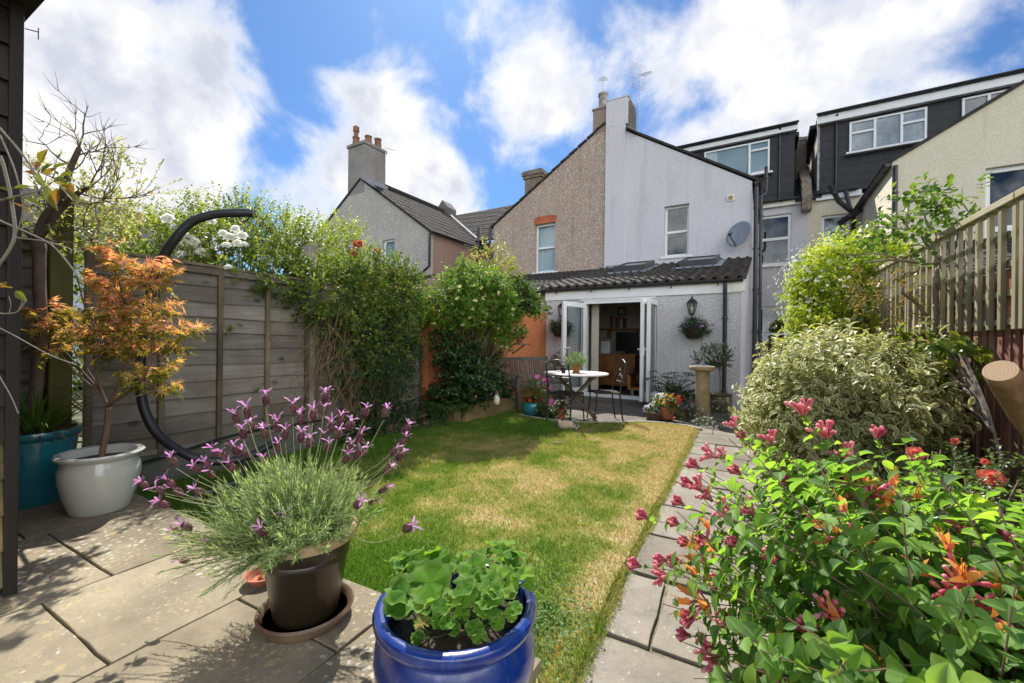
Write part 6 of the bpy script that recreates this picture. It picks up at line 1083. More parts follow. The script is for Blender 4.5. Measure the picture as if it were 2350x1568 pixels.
b = MB()
for i in range(70): y0 = rnd.uniform(5.1, 6.6); x0 = -4.0 + .06 * (y0 - 5) + rnd.uniform(0, .25); b.tube(bez([(x0, y0, rnd.uniform(1.3, 1.7)), (x0 + rnd.uniform(-.1, .1), y0 + rnd.uniform(-.2, .2), 1.0), (-4.0 + rnd.uniform(-.05, .2), 5.6 + rnd.uniform(-.5, .5), .25)], 4), rnd.uniform(.003, .008), 5, False)
b.build('woody_stems', mat('dry_vine', (.16, .1, .06), (.09, .06, .035), 10, .85), hs)
bush('camellia', 'dark glossy evergreen shrub under the honeysuckle against the orange wall', 'shrub', [pb(1060, 850, 6.1, 50, 62, .3), pb(1105, 865, 6.4, 42, 48, .28), pb(1040, 800, 6.15, 42, 40, .28)], 460, leaf_mat('glossy_dark_leaf', [(.015, .04, .012), (.025, .06, .015), (.05, .085, .02)], .22, .25), OVAL, .085, .045, 6, .13, .2, .4, None, 30, (-3.9, 5.6, .2))
bush('variegated_shrub', 'tall shrub with yellow and orange tinted leaves behind the honeysuckle', 'shrub', [pb(1130, 605, 7.5, 50, 42), pb(1150, 640, 7.5, 45, 40), ((-4.55, 6.6, 1.5), (.4, .4, .7))], 420, leaf_mat('tinted_leaf', [(.09, .15, .03), (.18, .24, .05), (.32, .32, .08), (.36, .22, .06)], .42, .45), OVAL, .075, .036, 7, .18, .6, .45)
bush('wall_plant', 'bright green climber hanging over the orange wall beside the extension', 'climber', [pb(1200, 690, 7.6, 26, 24, .25), pb(1180, 680, 7.4, 30, 28, .3), pb(1232, 712, 8.2, 16, 7, .15)], 280, LV_MID, OVAL, .085, .05, 7, .15, .1, .5, None, 10, (-4.1, 7.0, 1.3))
# ------------------------------------------------------------------ right fence: red-brown slats with trellis above
TX = 1.45; M_RB = wood_mat('red_brown_slat', (.25, .085, .055), (.15, .05, .035), 2, .75, 10, .5, False, (.3, .17, .12)); M_TR = wood_mat('trellis_wood', (.36, .32, .22), (.25, .21, .14), 2, .8, 12, .4, False, (.22, .2, .1)); M_TRH = wood_mat('trellis_rail', (.38, .34, .24), (.27, .23, .15), 1, .8, 12, .4, False, (.24, .22, .11))
def slat_fence(y0, label):
    o = thing('slat_fence', label, 'fence', (TX + .06, y0, 0), group='red-brown slatted fence sections'); b = MB(); n = 18; w = 1.83
    for i in range(n): y = y0 + i * w / n; hh = rnd.uniform(-.004, .004); b.box(TX + .05 + hh, TX + .075 + hh, y + .006, y + w / n - .03, .08, 1.72)
    b.build('slats', M_RB, o, bevel=.003)
    for z in (.35, .9, 1.6): small_part(o, lambda b: b.box(TX + .08, TX + .12, y0, y0 + w, z, z + .07), 'rail', M_RB)
    b = MB(); b.box(TX + .135, TX + .15, y0, y0 + w, .05, 1.7); b.build('backing_board', wood_mat('backing', (.16, .1, .06), (.1, .06, .04), 2, .85, 8, .3, False) if 'backing' not in bpy.data.materials else bpy.data.materials['backing'], o)
    return o
def trellis(y0, label):
    o = thing('trellis', label, 'trellis', (TX, y0, 1.33), group='trellis panels on the right fence'); w = 1.83; b = MB(); n = 13
    for i in range(n): y = y0 + .03 + i * (w - .06) / (n - 1); dx = rnd.uniform(-.003, .003); b.box(TX - .014 + dx, TX + .012 + dx, y - .021, y + .021, 1.33, 2.1)
    b.build('uprights', M_TR, o, bevel=.003); b = MB()
    for z in (1.38, 1.56, 1.74, 1.92): b.box(TX + .0125, TX + .034, y0, y0 + w, z - .02, z + .02)
    b.build('rails', M_TRH, o, bevel=.003); small_part(o, lambda b: b.box(TX - .03, TX + .045, y0 - .005, y0 + w + .005, 2.1, 2.145), 'capping', M_TRH, bevel=.005); return o
s0 = slat_fence(1.75, 'red-brown slatted fence section nearest the camera behind the sawn log'); t0_ = trellis(1.75, 'nearest trellis panel at the right edge, above the sawn log')
for yy, l1, l2 in ((3.6, 'red-brown slatted fence section behind the coral rose and the variegated bush', 'middle trellis panel carrying the climbing rose trunk'), (5.45, 'red-brown slatted fence section farthest away, behind the jasmine mound', 'farthest trellis panel running into the jasmine mound')):
    c = copy_tree(s0); c.location = (TX + .06, yy, 0); c['label'] = l1; c = copy_tree(t0_); c.location = (TX, yy, 1.33); c['label'] = l2
for yy, lb in ((1.72, 'post of the right fence nearest the camera'), (3.59, 'post between the near and middle trellis panels'), (5.44, 'post between the middle and far trellis panels'), (7.3, 'post at the far end of the trellis')): post(TX + .17, yy, 2.08, .06, M_RB, lb)
# rustic log
o = thing('sawn_log', 'leaning sawn log with a pale cut end in front of the red-brown fence', 'log', tuple(at(2330, 900, 1.75))); a0, a1, a2 = at(2296, 852, 1.62), at(2362, 958, 1.72), at(2480, 1140, 1.95); ax = (a1 - a0).normalized()
M_LOGB = mat('log_bark', (.28, .15, .07), (.16, .09, .045), 9, .8, .7, 22, stretch=(1, 1, .4), c3=(.36, .24, .13), s3=12, r3=(.55, .7)); b = MB(); b.tube(bez([a0, a1, a2, Vector((a2.x + .1, a2.y, 0))], 6), [.05, .051, .052, .053, .053, .054, .055, .055, .055] + [.056] * 10, 22); b.build('bark', M_LOGB, o, smooth=True)
m, t, p_, L = base_mat('cut_wood'); co = N(t, 'ShaderNodeTexCoord'); wv = N(t, 'ShaderNodeTexWave', wave_type='RINGS', rings_direction='SPHERICAL', i_Scale=34, i_Distortion=2.5, i_Detail=2); mp = N(t, 'ShaderNodeMapping'); L(co.outputs['Object'], mp.inputs[0]); mp.inputs['Location'].default_value = tuple(-(a0 - at(2330, 900, 1.75))); L(mp.outputs[0], wv.inputs['Vector'])
cr = N(t, 'ShaderNodeMix', data_type='RGBA'); L(wv.outputs['Fac'], cr.inputs[0]); cr.inputs[6].default_value = (.4, .28, .16, 1); cr.inputs[7].default_value = (.3, .19, .1, 1); L(cr.outputs[2], p_.inputs['Base Color']); p_.inputs['Roughness'].default_value = .8
b = MB(); b.tube([a0 - ax * .004, a0 + ax * .002], .0485, 22); b.build('cut_end', m, o)
# ------------------------------------------------------------------ right hand shrubs
jz = bush('jasmine', 'big bright yellow-green jasmine mound with small white flowers over the far end of the trellis', 'shrub', [((1.3, 7.2, 1.98), (.62, .7, .66)), ((1.2, 7.0, 1.5), (.56, .7, .62)), ((1.5, 7.2, 2.05), (.46, .6, .5)), ((1.2, 7.1, .9), (.45, .6, .7)), ((1.1, 7.1, 1.9), (.42, .6, .55))], 5200, leaf_mat('jasmine_leaf', [(.1, .2, .012), (.23, .33, .02), (.42, .48, .04), (.58, .58, .12)], .5, .5), OVAL, .064, .03, 8, .12, .5, .66, None, 50, (1.2, 7.2, 0))
Pj, Dj = on_blobs([((1.2, 7.2, 2.05), (.7, .74, .72)), ((1.1, 7.0, 1.55), (.66, .74, .65)), ((.95, 7.1, 2.0), (.52, .64, .6))], 700, .95); b = MB(); b.inst(STARF, Pj, np.cross(Dj, unit(len(Pj))), Dj + unit(len(Pj)) * .4, .045, .045); tag(b.build('flowers', P_WHITE, jz), kind='stuff')
vb = bush('variegated_bush', 'large rounded bush with cream-edged grey-green leaves beside the path', 'shrub', [((.8, 4.55, .76), (.6, .8, .48)), ((.66, 4.5, .8), (.44, .7, .44)), ((.98, 4.4, .68), (.36, .7, .44)), ((.72, 4.5, .35), (.5, .75, .4)), ((.45, 4.35, .6), (.36, .5, .4))], 2600, leaf_mat('variegated_leaf', [(.15, .18, .07), (.24, .27, .11), (.36, .39, .17)], .45, .35, (1.3, 1.25, .8), edge=(.72, .7, .38)), VAR, .075, .04, 7, .14, .5, .62, None, 60, (.8, 4.5, 0), zmin=.04)
# climbing rose on the trellis
f = thing('climbing_rose', 'climbing rose with bare forked trunk and fresh green leaves on the middle trellis panel', 'rose', (1.38, 4.6, 0)); D_ = 3.45; b = MB(); q3 = lambda u, v, d=D_: at(u, v, d); cr3 = lambda x, y: ((3300 + x / 2.24) * .5737, (600 + y / 2.24) * .5737)
for L_, r in (([(1165, 1460), (1060, 1290), (985, 1160), (1020, 1080), (1040, 1010)], .026), ([(1000, 1568), (985, 1400), (975, 1200), (1000, 1060)], .018), ([(905, 1500), (830, 1380), (710, 1290), (700, 1230)], .018), ([(1040, 1010), (900, 1020), (710, 995), (540, 990), (360, 1010)], .015), ([(990, 1010), (985, 930), (900, 830), (840, 740), (740, 690), (740, 560), (760, 470)], .013), ([(1040, 1000), (960, 880), (1000, 760), (900, 620), (920, 560)], .012), ([(700, 990), (480, 930), (300, 940), (140, 930)], .008), ([(840, 740), (640, 700), (500, 690), (400, 690)], .007), ([(540, 900), (500, 780), (430, 710)], .006), ([(760, 470), (880, 380), (950, 270), (1000, 250)], .006), ([(1000, 500), (1120, 460), (1220, 470), (1310, 590)], .008), ([(1220, 470), (1280, 420), (1380, 440)], .004), ([(1230, 440), (1230, 330)], .003), ([(1160, 1100), (1090, 1260)], .01), ([(860, 760), (960, 700), (1080, 590), (1170, 570)], .006)):
    pts = bez([q3(*cr3(x, y)) for x, y in L_], 5); b.tube(pts, [r * (1 - .6 * i / len(pts)) for i in range(len(pts))], 7)
q0 = q3(*cr3(1165, 1460)); b.tube(bez([(1.36, 4.35, 0), (1.36, 4.3, .6), q0]), .026, 8); b.build('trunk', mat('rose_bark', (.25, .2, .14), (.13, .1, .075), 14, .8, .6, 40), f, smooth=True)
b = MB(); bl = [(920, 560, 150, 120), (780, 660, 120, 90), (560, 700, 130, 70), (480, 780, 120, 60), (760, 440, 90, 60), (960, 420, 110, 70), (1080, 600, 110, 90), (980, 290, 60, 40), (700, 860, 200, 60), (300, 880, 150, 60), (1350, 400, 60, 40), (1180, 540, 60, 60), (1050, 700, 120, 60)]
for x, y, rw, rh in bl:
    u, v = cr3(x, y); k = D_ / 960 * .2561; P, Dn = on_blobs([(q3(u, v), (rw * k, .22, rh * k))], max(4, int(rw * rh / 700)), .2, .1); shoots(b, VAR, P, Dn, 4, .1, .062, .048, .2, .9, flat=.3)
b.build('foliage', leaf_mat('rose_leaf', [(.05, .11, .025), (.1, .18, .03), (.2, .27, .05)], .35, .5), f)
b = MB(); P, Dn = on_blobs([(q3(*cr3(560, 1230)), (.35, .2, .18)), (q3(*cr3(440, 1200)), (.2, .2, .15)), (q3(*cr3(640, 1420)), (.16, .15, .12))], 80, .2); shoots(b, BLADE, P, Dn, 6, .12, .05, .018, -.3); b.build('bronze_foliage', leaf_mat('bronze_tip', [(.1, .08, .035), (.2, .15, .06), (.13, .14, .05)], .35, .4), f)
P, Dn = on_blobs([(at(2170, 830, 3.1), (.12, .15, .25)), (at(2090, 800, 3.4), (.25, .15, .08)), (at(2205, 800, 2.9), (.1, .1, .14))], 60, .2); f2 = thing('young_climber', 'fresh green climber with broad leaves on the slats behind the variegated bush', 'climber', (1.35, 3.6, 0)); b = MB(); shoots(b, VAR, P, Dn, 5, .12, .085, .065, .1); b.build('foliage', LV_YG, f2); b = MB()
for e in P[::6]: b.tube(bez([(1.36, 3.5, 0), (1.34, 3.55, .7), tuple(e)], 4), .007, 5)
b.build('stem', TWIGG, f2)
cr_ = bush('coral_rose', 'coral-flowered rose shrub between the variegated bush and the slatted fence', 'rose bush', [pb(2160, 1130, 2.5, 90, 70, .28), pb(2280, 1120, 2.3, 60, 70, .22), pb(2100, 1200, 2.3, 110, 70, .3), pb(2300, 1200, 2.1, 80, 80, .25)], 460, leaf_mat('small_rose_leaf', [(.06, .11, .05), (.11, .17, .06), (.2, .25, .09)], .3, .45), OVAL, .034, .021, 8, .1, .6, .3, None, 30, (1.1, 2.3, 0))
P_COR = pmat('coral_petal', (.8, .12, .08), (.85, .3, .22))
for (u, v, d, r) in ((2100, 1042, 2.35, .042), (2278, 1098, 2.15, .045), (2262, 1092, 2.2, .035), (2192, 1013, 2.5, .022), (2260, 1060, 2.2, .018), (2165, 968, 2.9, .02)): rose(cr_, P_COR, at(u, v, d), r, (-.3, -.8, .5), layers=3)
gc = bush('ground_plant', 'low leafy plants filling the border at the foot of the right fence', 'plant', [((.95, 3.2, .12), (.35, .6, .18)), ((1.0, 2.2, .15), (.35, .6, .22)), ((.9, 1.2, .1), (.4, .5, .15)), ((.8, 5.6, .1), (.4, .5, .2))], 520, LV_GRY, OVAL, .05, .03, 6, .1, .5, .3, zmin=.0)
C = at(1690, 1010, 5.0); f = thing('daisy_clump', 'loose daisies and grass at the foot of the variegated bush, over the path edge', 'plant', (.5, 4.0, 0), group='clumps of small white daisies'); dome(f, 'foliage', LV_GRY, (.42, 3.9, .1), (.25, .5, .14), 220, BLADE, .04, .008, 6, .08, .7, zmin=.01); flowers(f, 'daisy', P_WHITE, (.38, 3.8, .12), (.26, .45, .16), 30, .026, DAISY, .6)
# ------------------------------------------------------------------ foreground honeysuckle
f = thing('pink_honeysuckle', 'foreground honeysuckle with round blue-green leaves and crimson and orange flowers', 'shrub', (.5, 1.55, 0))
HB_ = [((.5, 1.65, .42), (.62, .6, .44)), ((.2, 1.7, .48), (.42, .42, .34)), ((.85, 1.45, .42), (.45, .55, .40)), ((.45, 1.25, .3), (.5, .4, .32)), ((.5, 2.0, .45), (.5, .4, .38))]
P, Dn = on_blobs(HB_, 330, .9, .12, .03); b = MB(); bs = MB(); tips = []; base = Vector((.6, 1.6, .02))
for p, d in zip(P, Dn):
    if (Vector(p) - Vector((0, 0, CH))).length < 1.12: continue
    tip = Vector(p) + Vector(d) * rnd.uniform(-.02, .09); m_ = (base + tip) / 2 + Vector((rnd.uniform(-.1, .1), rnd.uniform(-.1, .1), rnd.uniform(.02, .16))); b0 = base + Vector((rnd.uniform(-.25, .2), rnd.uniform(-.3, .3), 0)); pts = bez([b0, m_, tip], 8); bs.tube(pts, [.0035 - .00012 * i for i in range(len(pts))], 5, False); n = len(pts); sg = rnd.uniform(0, 3)
    for i in range(6, n - 1):
        s_ = (pts[i + 1] - pts[i - 1]).normalized(); o1 = s_.orthogonal().normalized(); o2 = s_.cross(o1); a = sg + (i % 2) * 1.57; q = o1 * math.cos(a) + o2 * math.sin(a); sz = .05 * rnd.uniform(.7, 1.35) * (.75 if i > n - 3 else 1)
        for sgn in (-1, 1):
            dd = q * sgn * .9 + s_ * .35 + Vector(unit(1)[0]) * .3; nn = s_ * .9 + Vector((0, 0, .5)) + Vector(unit(1)[0]) * .3; b.inst(BIG, [tuple(pts[i] + q * sgn * .006)], np.array([tuple(dd)]), np.array([tuple(nn)]), sz, sz * rnd.uniform(.55, .85), np.clip(rnd.gauss(.45, .25), 0, 1), sz * rnd.uniform(.2, 2.4))
    tips.append((tip, (pts[-1] - pts[-3]).normalized()))
M_HL = leaf_mat('glaucous_leaf', [(.07, .15, .045), (.12, .24, .06), (.19, .34, .07), (.29, .43, .07)], .55, .56, (1.5, 1.5, .5), .25, edge=(.24, .36, .14), elo=.72, ehi=.95); b.build('foliage', M_HL, f, smooth=True)
bs.build('stems', mat('purple_stem', (.13, .075, .05), (.2, .13, .08), 8, .6), f)
P_CRI = leaf_mat('crimson_bud', [(.38, .035, .09), (.64, .15, .2), (.76, .34, .33)], .4, .25, (1.2, .9, .9)); P_OPN = leaf_mat('orange_lip', [(.75, .3, .06), (.8, .42, .12), (.78, .25, .12)], .45, .4, (1.1, 1.05, .9))
def cluster(kind):                                        # kind 0 tight buds, 1 longer buds, 2 open flowers
    b = MB(); c = MB()
    for i in range((11, 10, 9)[kind]):
        a = i * 2.4; sp = (.55, .7, 1.0)[kind] * math.sqrt((i + .5) / 10); d = Vector((math.sin(sp) * math.cos(a), math.sin(sp) * math.sin(a), math.cos(sp))); l = (.024, .036, .042)[kind] * rnd.uniform(.8, 1.15); r = (.0024, .0026, .0024)[kind]; e = d * l + Vector((0, 0, -.006 * kind)); pts = bez([d * .003, d * l * .55, e], 4)
        b.tube(pts, [r * .6, r * .62, r * .7, r * .78, r * .85, r * 1.0, r * 1.25, r * 1.5, r * .7], 6)
        if kind == 2 and i % 2 == 0:
            for q in (-1, 1, .2): v = d.orthogonal().normalized() * q; c.inst(BLADE, [tuple(e)], np.array([tuple(d + v * 1.1)]), np.array([tuple(d)]), .026, .009)
            for q in range(3): c.tube([e, e + (d + Vector(unit(1)[0]) * .4) * .025], .0006, 4, False)
    if kind != 2: c.tube([(0, 0, 0), (0, 0, .004)], .004, 6)
    return b, c
protos = []
for k in range(3):
    bb, cc = cluster(k); o = bb.build('flower_cluster', P_CRI, f, smooth=True, local=True); l = cc.build('open_lip', P_OPN if k == 2 else STEM, o, local=True); protos.append(o)
lb = MB()
fl_px = [(1900, 1010, 1, 1.6), (2010, 1010, 0, 1.55), (1960, 1060, 1, 1.5), (1700, 1090, 0, 1.65), (1690, 985, 1, 1.9), (1712, 1010, 0, 1.9), (1845, 958, 1, 1.6), (1668, 1055, 1, 1.85), (1645, 1050, 1, 1.85), (1605, 1075, 0, 1.85), (1590, 1110, 0, 1.8), (1615, 1130, 1, 1.75), (1635, 1150, 1, 1.7), (1488, 1190, 0, 1.75), (1560, 1205, 0, 1.6), (1620, 1235, 0, 1.55), (1685, 1185, 1, 1.5), (1735, 1185, 1, 1.5), (1640, 1270, 2, 1.5), (1470, 1300, 0, 1.6), (1530, 1285, 0, 1.55), (1535, 1320, 1, 1.5), (1565, 1290, 0, 1.55), (1625, 1385, 2, 1.4), (1600, 1415, 0, 1.4), (1585, 1460, 0, 1.4), (1640, 1490, 1, 1.3), (1650, 1510, 1, 1.3), (1685, 1420, 0, 1.35), (1940, 1240, 2, 1.25), (2000, 1150, 2, 1.4), (1980, 1165, 1, 1.4), (2050, 1185, 2, 1.4), (1915, 1400, 1, 1.15), (1925, 1415, 0, 1.15), (1870, 1440, 0, 1.15), (1835, 1530, 2, 1.15), (1800, 1550, 1, 1.15), (2200, 1345, 2, 1.1), (2235, 1400, 2, 1.05), (2180, 1380, 1, 1.1), (2305, 1255, 0, 1.2), (1820, 1120, 0, 1.6), (1775, 1020, 1, 1.7), (1570, 1160, 0, 1.7), (1700, 1255, 0, 1.45), (1790, 1280, 0, 1.3), (2210, 1230, 1, 1.3), (1585, 1250, 0, 1.6), (1660, 1330, 0, 1.4), (1955, 1490, 2, 1.1)]
for i, (u, v, k, d) in enumerate(fl_px):
    c = protos[k] if u in () else protos[k].copy(); SC.collection.objects.link(c); c.parent = f
    for ch in protos[k].children: e = ch.copy(); SC.collection.objects.link(e); e.parent = c
    q = at(u, v, d) - Vector(f.location); out = (at(u, v, d) - Vector((.55, 1.6, .35))).normalized() + Vector((-.1, -.55, .15)) + Vector(unit(1)[0]) * .35; c.location = q; c.rotation_euler = out.to_track_quat('Z', 'Y').to_euler(); s_ = rnd.uniform(1.8, 2.4); c.scale = (s_, s_, s_)
    tw = MB(); e = at(u, v, d); core = Vector((.55, 1.55, .35)); b0 = e + (core - e) * min(.75, .42 / max(.1, (core - e).length)); pts = bez([b0, (b0 + e) / 2 + Vector((0, 0, .035)), e], 7); tw.tube(pts, .0018, 5, False); tw.build('flower_stalk', STEM, f)
    for j in range(1, len(pts) - 1, 2):
        s1 = (pts[j + 1] - pts[j - 1]).normalized(); o1 = s1.orthogonal().normalized(); o2 = s1.cross(o1); a = j * .8 + i; qv = o1 * math.cos(a) + o2 * math.sin(a); sz = .058 * rnd.uniform(.7, 1.2) * (1.0 - .03 * j)
        for sgn in (-1, 1): lb.inst(BIG, [tuple(pts[j])], np.array([tuple(qv * sgn + s1 * .5)]), np.array([tuple(s1 + Vector((0, -.3, .5)) + Vector(unit(1)[0]) * .3)]), sz, sz * rnd.uniform(.6, .85), np.clip(rnd.gauss(.6, .25), 0, 1), sz * rnd.uniform(.2, 2.4))

lb.build('outer_foliage', M_HL, f, smooth=True)
for o in protos:
    for ch in list(o.children): bpy.data.objects.remove(ch)
    bpy.data.objects.remove(o)
o = thing('plant_support', 'black metal plant support with a ball finial inside the foreground honeysuckle', 'plant support', (.55, 1.0, 0)); k0 = at(2288, 1428, 1.13); k1 = at(2325, 1568, 1.1)
small_part(o, lambda b: b.blob(k0, .016, 14), 'finial', M_IRON, smooth=True); small_part(o, lambda b: b.tube([k0, k1, k1 + (k1 - k0) * 2.2], .006, 8), 'rod', M_IRON); small_part(o, lambda b: b.tube(bez([k1 + Vector((0, .05, .05)), at(2200, 1490, 1.3), at(2050, 1460, 1.45)]), .005, 7), 'hoop', M_IRON)
# ------------------------------------------------------------------ lavender in its pot, dish
LP_ = Vector((-1.455, 1.045, PZ)); GL_BR = mat('brown_glaze', (.016, .011, .006), (.03, .021, .01), 4, .35, coat=.25, c3=(.06, .045, .03), s3=20, r3=(.72, .8)); M_RIM = mat('worn_rim', (.42, .3, .17), (.3, .2, .1), 9, .75, .3, 40)
lp = pot('glazed_pot', 'dark brown glazed pot with a worn tan rim, holding the lavender', LP_, [(.112, .025), (.117, .04), (.145, .225), (.151, .235), (.154, .252), (.151, .26), (.159, .28), (.16, .31)], GL_BR, (.152, .29), n=56); b = MB(); b.lathe([(.1605, .308), (.176, .31), (.184, .322), (.182, .342), (.173, .349), (.162, .345), (.157, .32), (.153, .29), (.0, .285)], tuple(LP_), 56); smooth_by_angle(b.build('rim', M_RIM, lp), 40)
pot('saucer', 'brown glazed saucer under the lavender pot', LP_, [(.12, 0), (.15, .005), (.168, .03), (.172, .045), (.165, .052), (.155, .045), (.145, .02), (.0, .015)], mat('saucer_glaze', (.08, .04, .025), (.18, .12, .07), 5, .4, coat=.3), cat='saucer', n=56, part='dish')
b = MB(); b.lathe([(.15, .026), (0, .026)], tuple(LP_), 30); w_ = b.build('water', mat('dark_water', (.012, .01, .008), None, 3, .06), None, loc=tuple(LP_)); tag(w_, 'dark water in the saucer of the lavender pot', 'water')
dp = gpt(577, 1352, PZ); dp += Vector((-.02, .06, 0)); o = pot('terracotta_dish', 'small terracotta dish on the paving left of the lavender pot', dp, [(.045, 0), (.07, .03), (.075, .036), (.066, .036), (.045, .008), (0, .008)], M_TERRA, cat='dish'); small_part(o, lambda b: b.blob(dp + Vector((.015, 0, .015)), .03, 9, (1.2, .8, .5)), 'shard', mat('wet_shard', (.3, .06, .02), None, 6, .1))
f = thing('lavender', 'bushy french lavender with purple tufted flowers in the brown glazed pot', 'plant', (LP_.x, LP_.y, PZ + .25)); c0 = Vector((LP_.x, LP_.y, PZ + .3)) - rx * .03; b = MB(); st = MB(); n = 760; NP = []; ND = []; NN = []
for i in range(n):
    a = rnd.uniform(0, 6.283); t = rnd.random() ** .75; e = Vector((math.cos(a) * math.sin(1.35 * t), math.sin(a) * math.sin(1.35 * t), math.cos(1.35 * t))) - rx * .32; e.normalize(); l = rnd.uniform(.15, .3) * (1 - .1 * t + .2 * max(0, -e.dot(rx))); h = c0 + Vector((math.cos(a), math.sin(a), 0)) * .12 * t; d = e.copy(); pts = [h]; lat = Vector(unit(1)[0]) * .14
    for j in range(6): d = (d + lat * .4 + Vector((0, 0, .07 if t < .8 or e.dot(rx) > 0 else -.03))).normalized(); pts.append(pts[-1] + d * l / 6)
    st.tube(pts, [.002, .0018, .0016, .0014, .0012, .001, .0008], 4, False); k = 34
    for j in range(k):
        s_ = .22 + .8 * j / k; s_ = min(s_, .999); ii = int(s_ * 6); p = pts[ii].lerp(pts[ii + 1], s_ * 6 - ii); dd = (pts[ii + 1] - pts[ii]).normalized(); q = Vector(unit(1)[0]); q = (q - dd * q.dot(dd)).normalized(); NP.append(p); ND.append(dd * (.5 if j < k - 5 else 1.4) + q * .85); NN.append(dd - q * .3)
NP = np.array([tuple(v) for v in NP]); ND = np.array([tuple(v) for v in ND]); NN = np.array([tuple(v) for v in NN]); b.inst(NEEDLE, NP, ND, NN, .019 + .015 * G.random(len(NP)), .0031)
b.build('foliage', leaf_mat('lavender_leaf', [(.16, .235, .08), (.28, .38, .14), (.44, .53, .25)], .55, .45, (1.3, 1.35, .8)), f); st.build('stems', mat('lavender_stem', (.13, .16, .07), (.12, .09, .045), 6, .7), f)
def lav_head(k):
    b = MB(); c = MB(); b.tube([(0, 0, 0), (0, 0, .008), (0, 0, .02), (0, 0, .03), (0, 0, .036)], [.004, .0095, .0115, .009, .004], 10); m = 70; h = G.random(m) * .034 + .002; a = G.random(m) * 6.283; r = .0115 * np.sqrt(np.clip(1 - ((h - .018) / .021) ** 2, .05, 1)); P = np.stack([r * np.cos(a), r * np.sin(a), h], 1); D = np.stack([np.cos(a), np.sin(a), .7 * np.ones(m)], 1); b.inst(BLADE, P, D, np.stack([0 * a, 0 * a, 1 + 0 * a], 1), .0055, .005)
    for i in range((5, 7, 6)[k]):
        a = 6.283 * i / (5, 7, 6)[k] + rnd.uniform(-.4, .4); w = rnd.uniform(.15, .7); l = rnd.uniform(.026, .042); V = []; h = Vector((0, 0, .034)); d = Vector((math.cos(a) * w, math.sin(a) * w, 1)).normalized(); s_ = Vector((-math.sin(a), math.cos(a), 0)); tw_ = rnd.uniform(-.5, .5); bend = Vector((math.cos(a), math.sin(a), rnd.uniform(-.9, .2))) * .28
        for j in range(6): ww = (.0012, .0014, .002, .003, .0034, .0012)[j]; V += [tuple(h - s_ * ww), tuple(h + s_ * ww)]; h = h + d * l / 5; d = (d + bend).normalized(); s_ = (s_ + d.cross(s_) * tw_ * .3).normalized()
        c.add(V, [(2 * j, 2 * j + 1, 2 * j + 3, 2 * j + 2) for j in range(5)], rnd.random())
    return b, c
M_SP = leaf_mat('lavender_spike', [(.08, .022, .035), (.13, .045, .055), (.1, .06, .04)], .6, .15); M_EAR = leaf_mat('lavender_ear', [(.46, .17, .42), (.6, .28, .54), (.7, .44, .66)], .5, .45, (1.2, 1.0, 1.2)); lp3 = []
for k in range(3): x_, y_ = lav_head(k); o = x_.build('flower_head', M_SP, f, local=True); y_.build('petals', M_EAR, o, local=True); lp3.append(o)
lv = [(570, 955), (610, 925), (578, 985), (545, 965), (560, 1002), (672, 945), (690, 968), (745, 920), (742, 948), (718, 958), (835, 950), (880, 952), (780, 972), (928, 990), (920, 1018), (898, 1040), (910, 1052), (880, 1082), (845, 1150), (815, 1160), (925, 1212), (868, 1125), (340, 1112), (380, 1125), (400, 1112), (388, 1158), (405, 1062), (420, 1132), (455, 1078), (482, 1070), (500, 1042), (492, 1090), (520, 1052), (540, 1078), (545, 1040), (610, 1002), (640, 985), (690, 1010), (708, 1022), (760, 985), (800, 982), (772, 1002), (822, 1012), (800, 1035), (830, 1042), (790, 1058), (750, 1032), (440, 1212), (418, 1218), (500, 1245), (435, 1282), (605, 1222), (660, 1192), (612, 1060), (565, 1045), (655, 1002), (470, 1132), (640, 1032), (815, 1048), (738, 1008)]
for i, (u, v) in enumerate(lv):
    d_ = 1.6 + rnd.uniform(-.12, .22) - (.12 if v > 1150 else 0); q = at(u, v + 6, d_); low = v > 1180; b0 = c0 + (q - c0) * .3 + Vector((0, 0, .05)); m_ = (b0 + q) / 2 + Vector((0, 0, (-.05 if low else .0))) + Vector((q.x - c0.x, q.y - c0.y, 0)) * (.12 if not low else .05); pts = bez([b0, m_, q - Vector((0, 0, .012))], 6); tw = MB(); tw.tube(pts, .0013, 5, False); tw.build('stalk', mat('pale_stalk', (.26, .28, .13), (.2, .2, .1), 6, .6) if 'pale_stalk' not in bpy.data.materials else bpy.data.materials['pale_stalk'], f)
    o = lp3[i % 3].copy(); SC.collection.objects.link(o); o.parent = f; o.location = q - Vector(f.location); dr = (pts[-1] - pts[-3]).normalized() + Vector((0, 0, .5 if not low else .25)) + Vector(unit(1)[0]) * .12; o.rotation_euler = (Matrix.Rotation(0, 4, 'Z') @ dr.to_track_quat('Z', 'Y').to_matrix().to_4x4() @ Matrix.Rotation(rnd.uniform(0, 6), 4, 'Z')).to_euler(); s_ = rnd.uniform(.95, 1.15); o.scale = (s_, s_, s_)
    for ch in lp3[i % 3].children: e = ch.copy(); SC.collection.objects.link(e); e.parent = o
for o in lp3:
    for ch in list(o.children): bpy.data.objects.remove(ch)
    bpy.data.objects.remove(o)
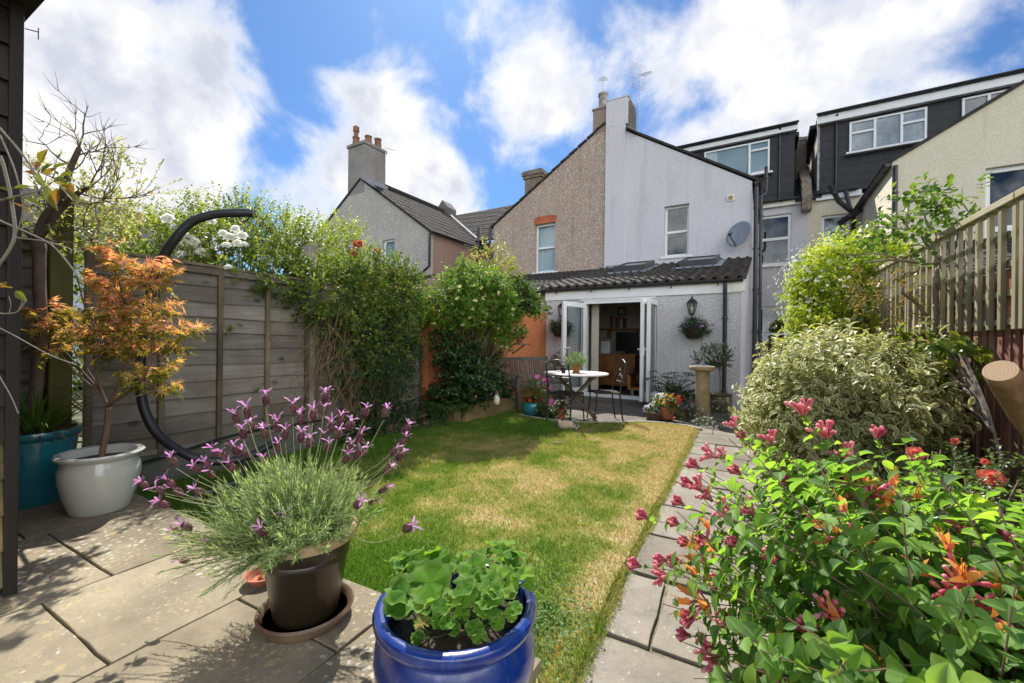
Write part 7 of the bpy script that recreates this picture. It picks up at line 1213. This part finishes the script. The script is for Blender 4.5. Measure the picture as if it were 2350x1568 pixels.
# ------------------------------------------------------------------ blue pot with pelargonium
BP = Vector((-.705, .985, PZ)); GL_BL = mat('cobalt_glaze', (.004, .024, .17), (.003, .014, .1), 3.5, .2, coat=.6, stretch=(3, 3, .5), c3=(.02, .07, .28), s3=7, r3=(.58, .75), bump=.04, bscale=25)
pot('glazed_pot', 'cobalt blue glazed bellied pot in the foreground, planted with pelargonium', BP, [(.13, 0), (.145, .01), (.19, .07), (.222, .15), (.228, .2), (.222, .245), (.208, .272), (.206, .28), (.216, .286), (.228, .298), (.231, .312), (.226, .324), (.214, .33), (.2, .327), (.193, .315), (.188, .29), (.185, .25), (0, .25)], GL_BL, (.187, .262), n=72)
f = thing('pelargonium', 'pelargonium with scalloped green leaves in the blue pot', 'plant', (BP.x, BP.y, PZ + .26)); b = MB(); st = MB(); c0 = Vector((BP.x, BP.y, PZ + .26))
px = [(932, 1352, .15, 1.14), (985, 1335, .16, 1.1), (905, 1278, .09, 1.3), (945, 1270, .11, 1.28), (985, 1265, .1, 1.3), (1010, 1275, .1, 1.27), (930, 1285, .1, 1.25), (1085, 1300, .12, 1.2), (1105, 1330, .13, 1.15), (1060, 1345, .11, 1.12), (1150, 1270, .11, 1.3), (1175, 1285, .12, 1.27), (1130, 1245, .09, 1.36), (1160, 1245, .09, 1.36), (1195, 1310, .11, 1.22), (1190, 1265, .09, 1.3), (1040, 1290, .1, 1.24), (1065, 1270, .08, 1.3), (1120, 1365, .11, 1.1), (1020, 1310, .1, 1.2), (1165, 1330, .1, 1.18), (1095, 1275, .08, 1.3), (1135, 1310, .11, 1.2), (960, 1310, .11, 1.2), (1040, 1385, .09, 1.1), (1150, 1350, .08, 1.12), (1000, 1370, .08, 1.12), (940, 1400, .06, 1.12), (1060, 1410, .06, 1.08), (1140, 1420, .06, 1.08), (1010, 1420, .07, 1.07), (1090, 1440, .07, 1.05), (1180, 1395, .06, 1.1), (970, 1430, .06, 1.07), (1110, 1395, .08, 1.08)]
px += [(u + rnd.uniform(-28, 28), v + rnd.uniform(5, 40), sz * .85, d * .985) for (u, v, sz, d) in px[:34]]
for (u, v, sz, d) in px:
    q = at(u, v, d); out = Vector((q.x - c0.x, q.y - c0.y, 0)); nn = Vector((0, -.2, 1)) + out * 2.2 + Vector(unit(1)[0]) * .35; dd = Vector(unit(1)[0]); dd.z = 0; dd = (dd + out * 2).normalized(); nn = nn.normalized(); dd = (dd - nn * dd.dot(nn)).normalized(); sz *= .7
    b.inst(SCALLOP, [tuple(q - dd * sz * .42)], np.array([tuple(dd)]), np.array([tuple(nn)]), sz, sz, (.93 if v > 1395 and rnd.random() < .35 else rnd.uniform(0, .7)), sz * rnd.uniform(.4, 1.25)); foot = c0 + Vector((rnd.uniform(-.07, .07), rnd.uniform(-.07, .07), -.005)); st.tube(bez([foot, (foot + q) / 2 + Vector((0, 0, -.015)), q - nn * .012], 4), .0027, 6, False)
for i in range(5): st.tube(bez([c0 + Vector((rnd.uniform(-.08, .08), rnd.uniform(-.06, .08), -.01)), c0 + Vector((rnd.uniform(-.09, .09), rnd.uniform(-.06, .1), .07))], 4), .006, 8)
pl = b.build('leaves', leaf_mat('pelargonium_leaf', [(.045, .13, .012), (.075, .2, .018), (.12, .26, .025), (.19, .33, .035), (.3, .18, .07)], .7, .48, (1.5, 1.45, .4), .12, edge=(.16, .27, .06)), f, smooth=True); st.build('stems', STEM, f)
g0 = gpt(1270, 1500, .004); b = MB()
for i in range(4): b.tube([g0 + Vector((.0, 0, .01)), g0 + Vector((.03 * math.cos(i * 1.1 - .3), .03 * math.sin(i * 1.1 - .3), .012 + .012 * (i % 2)))], [.0025, .0015], 5)
tag(b.build('fallen_flower', P_ORG, None, loc=tuple(g0)), 'fallen orange honeysuckle flower on the path beside the blue pot', 'flower')
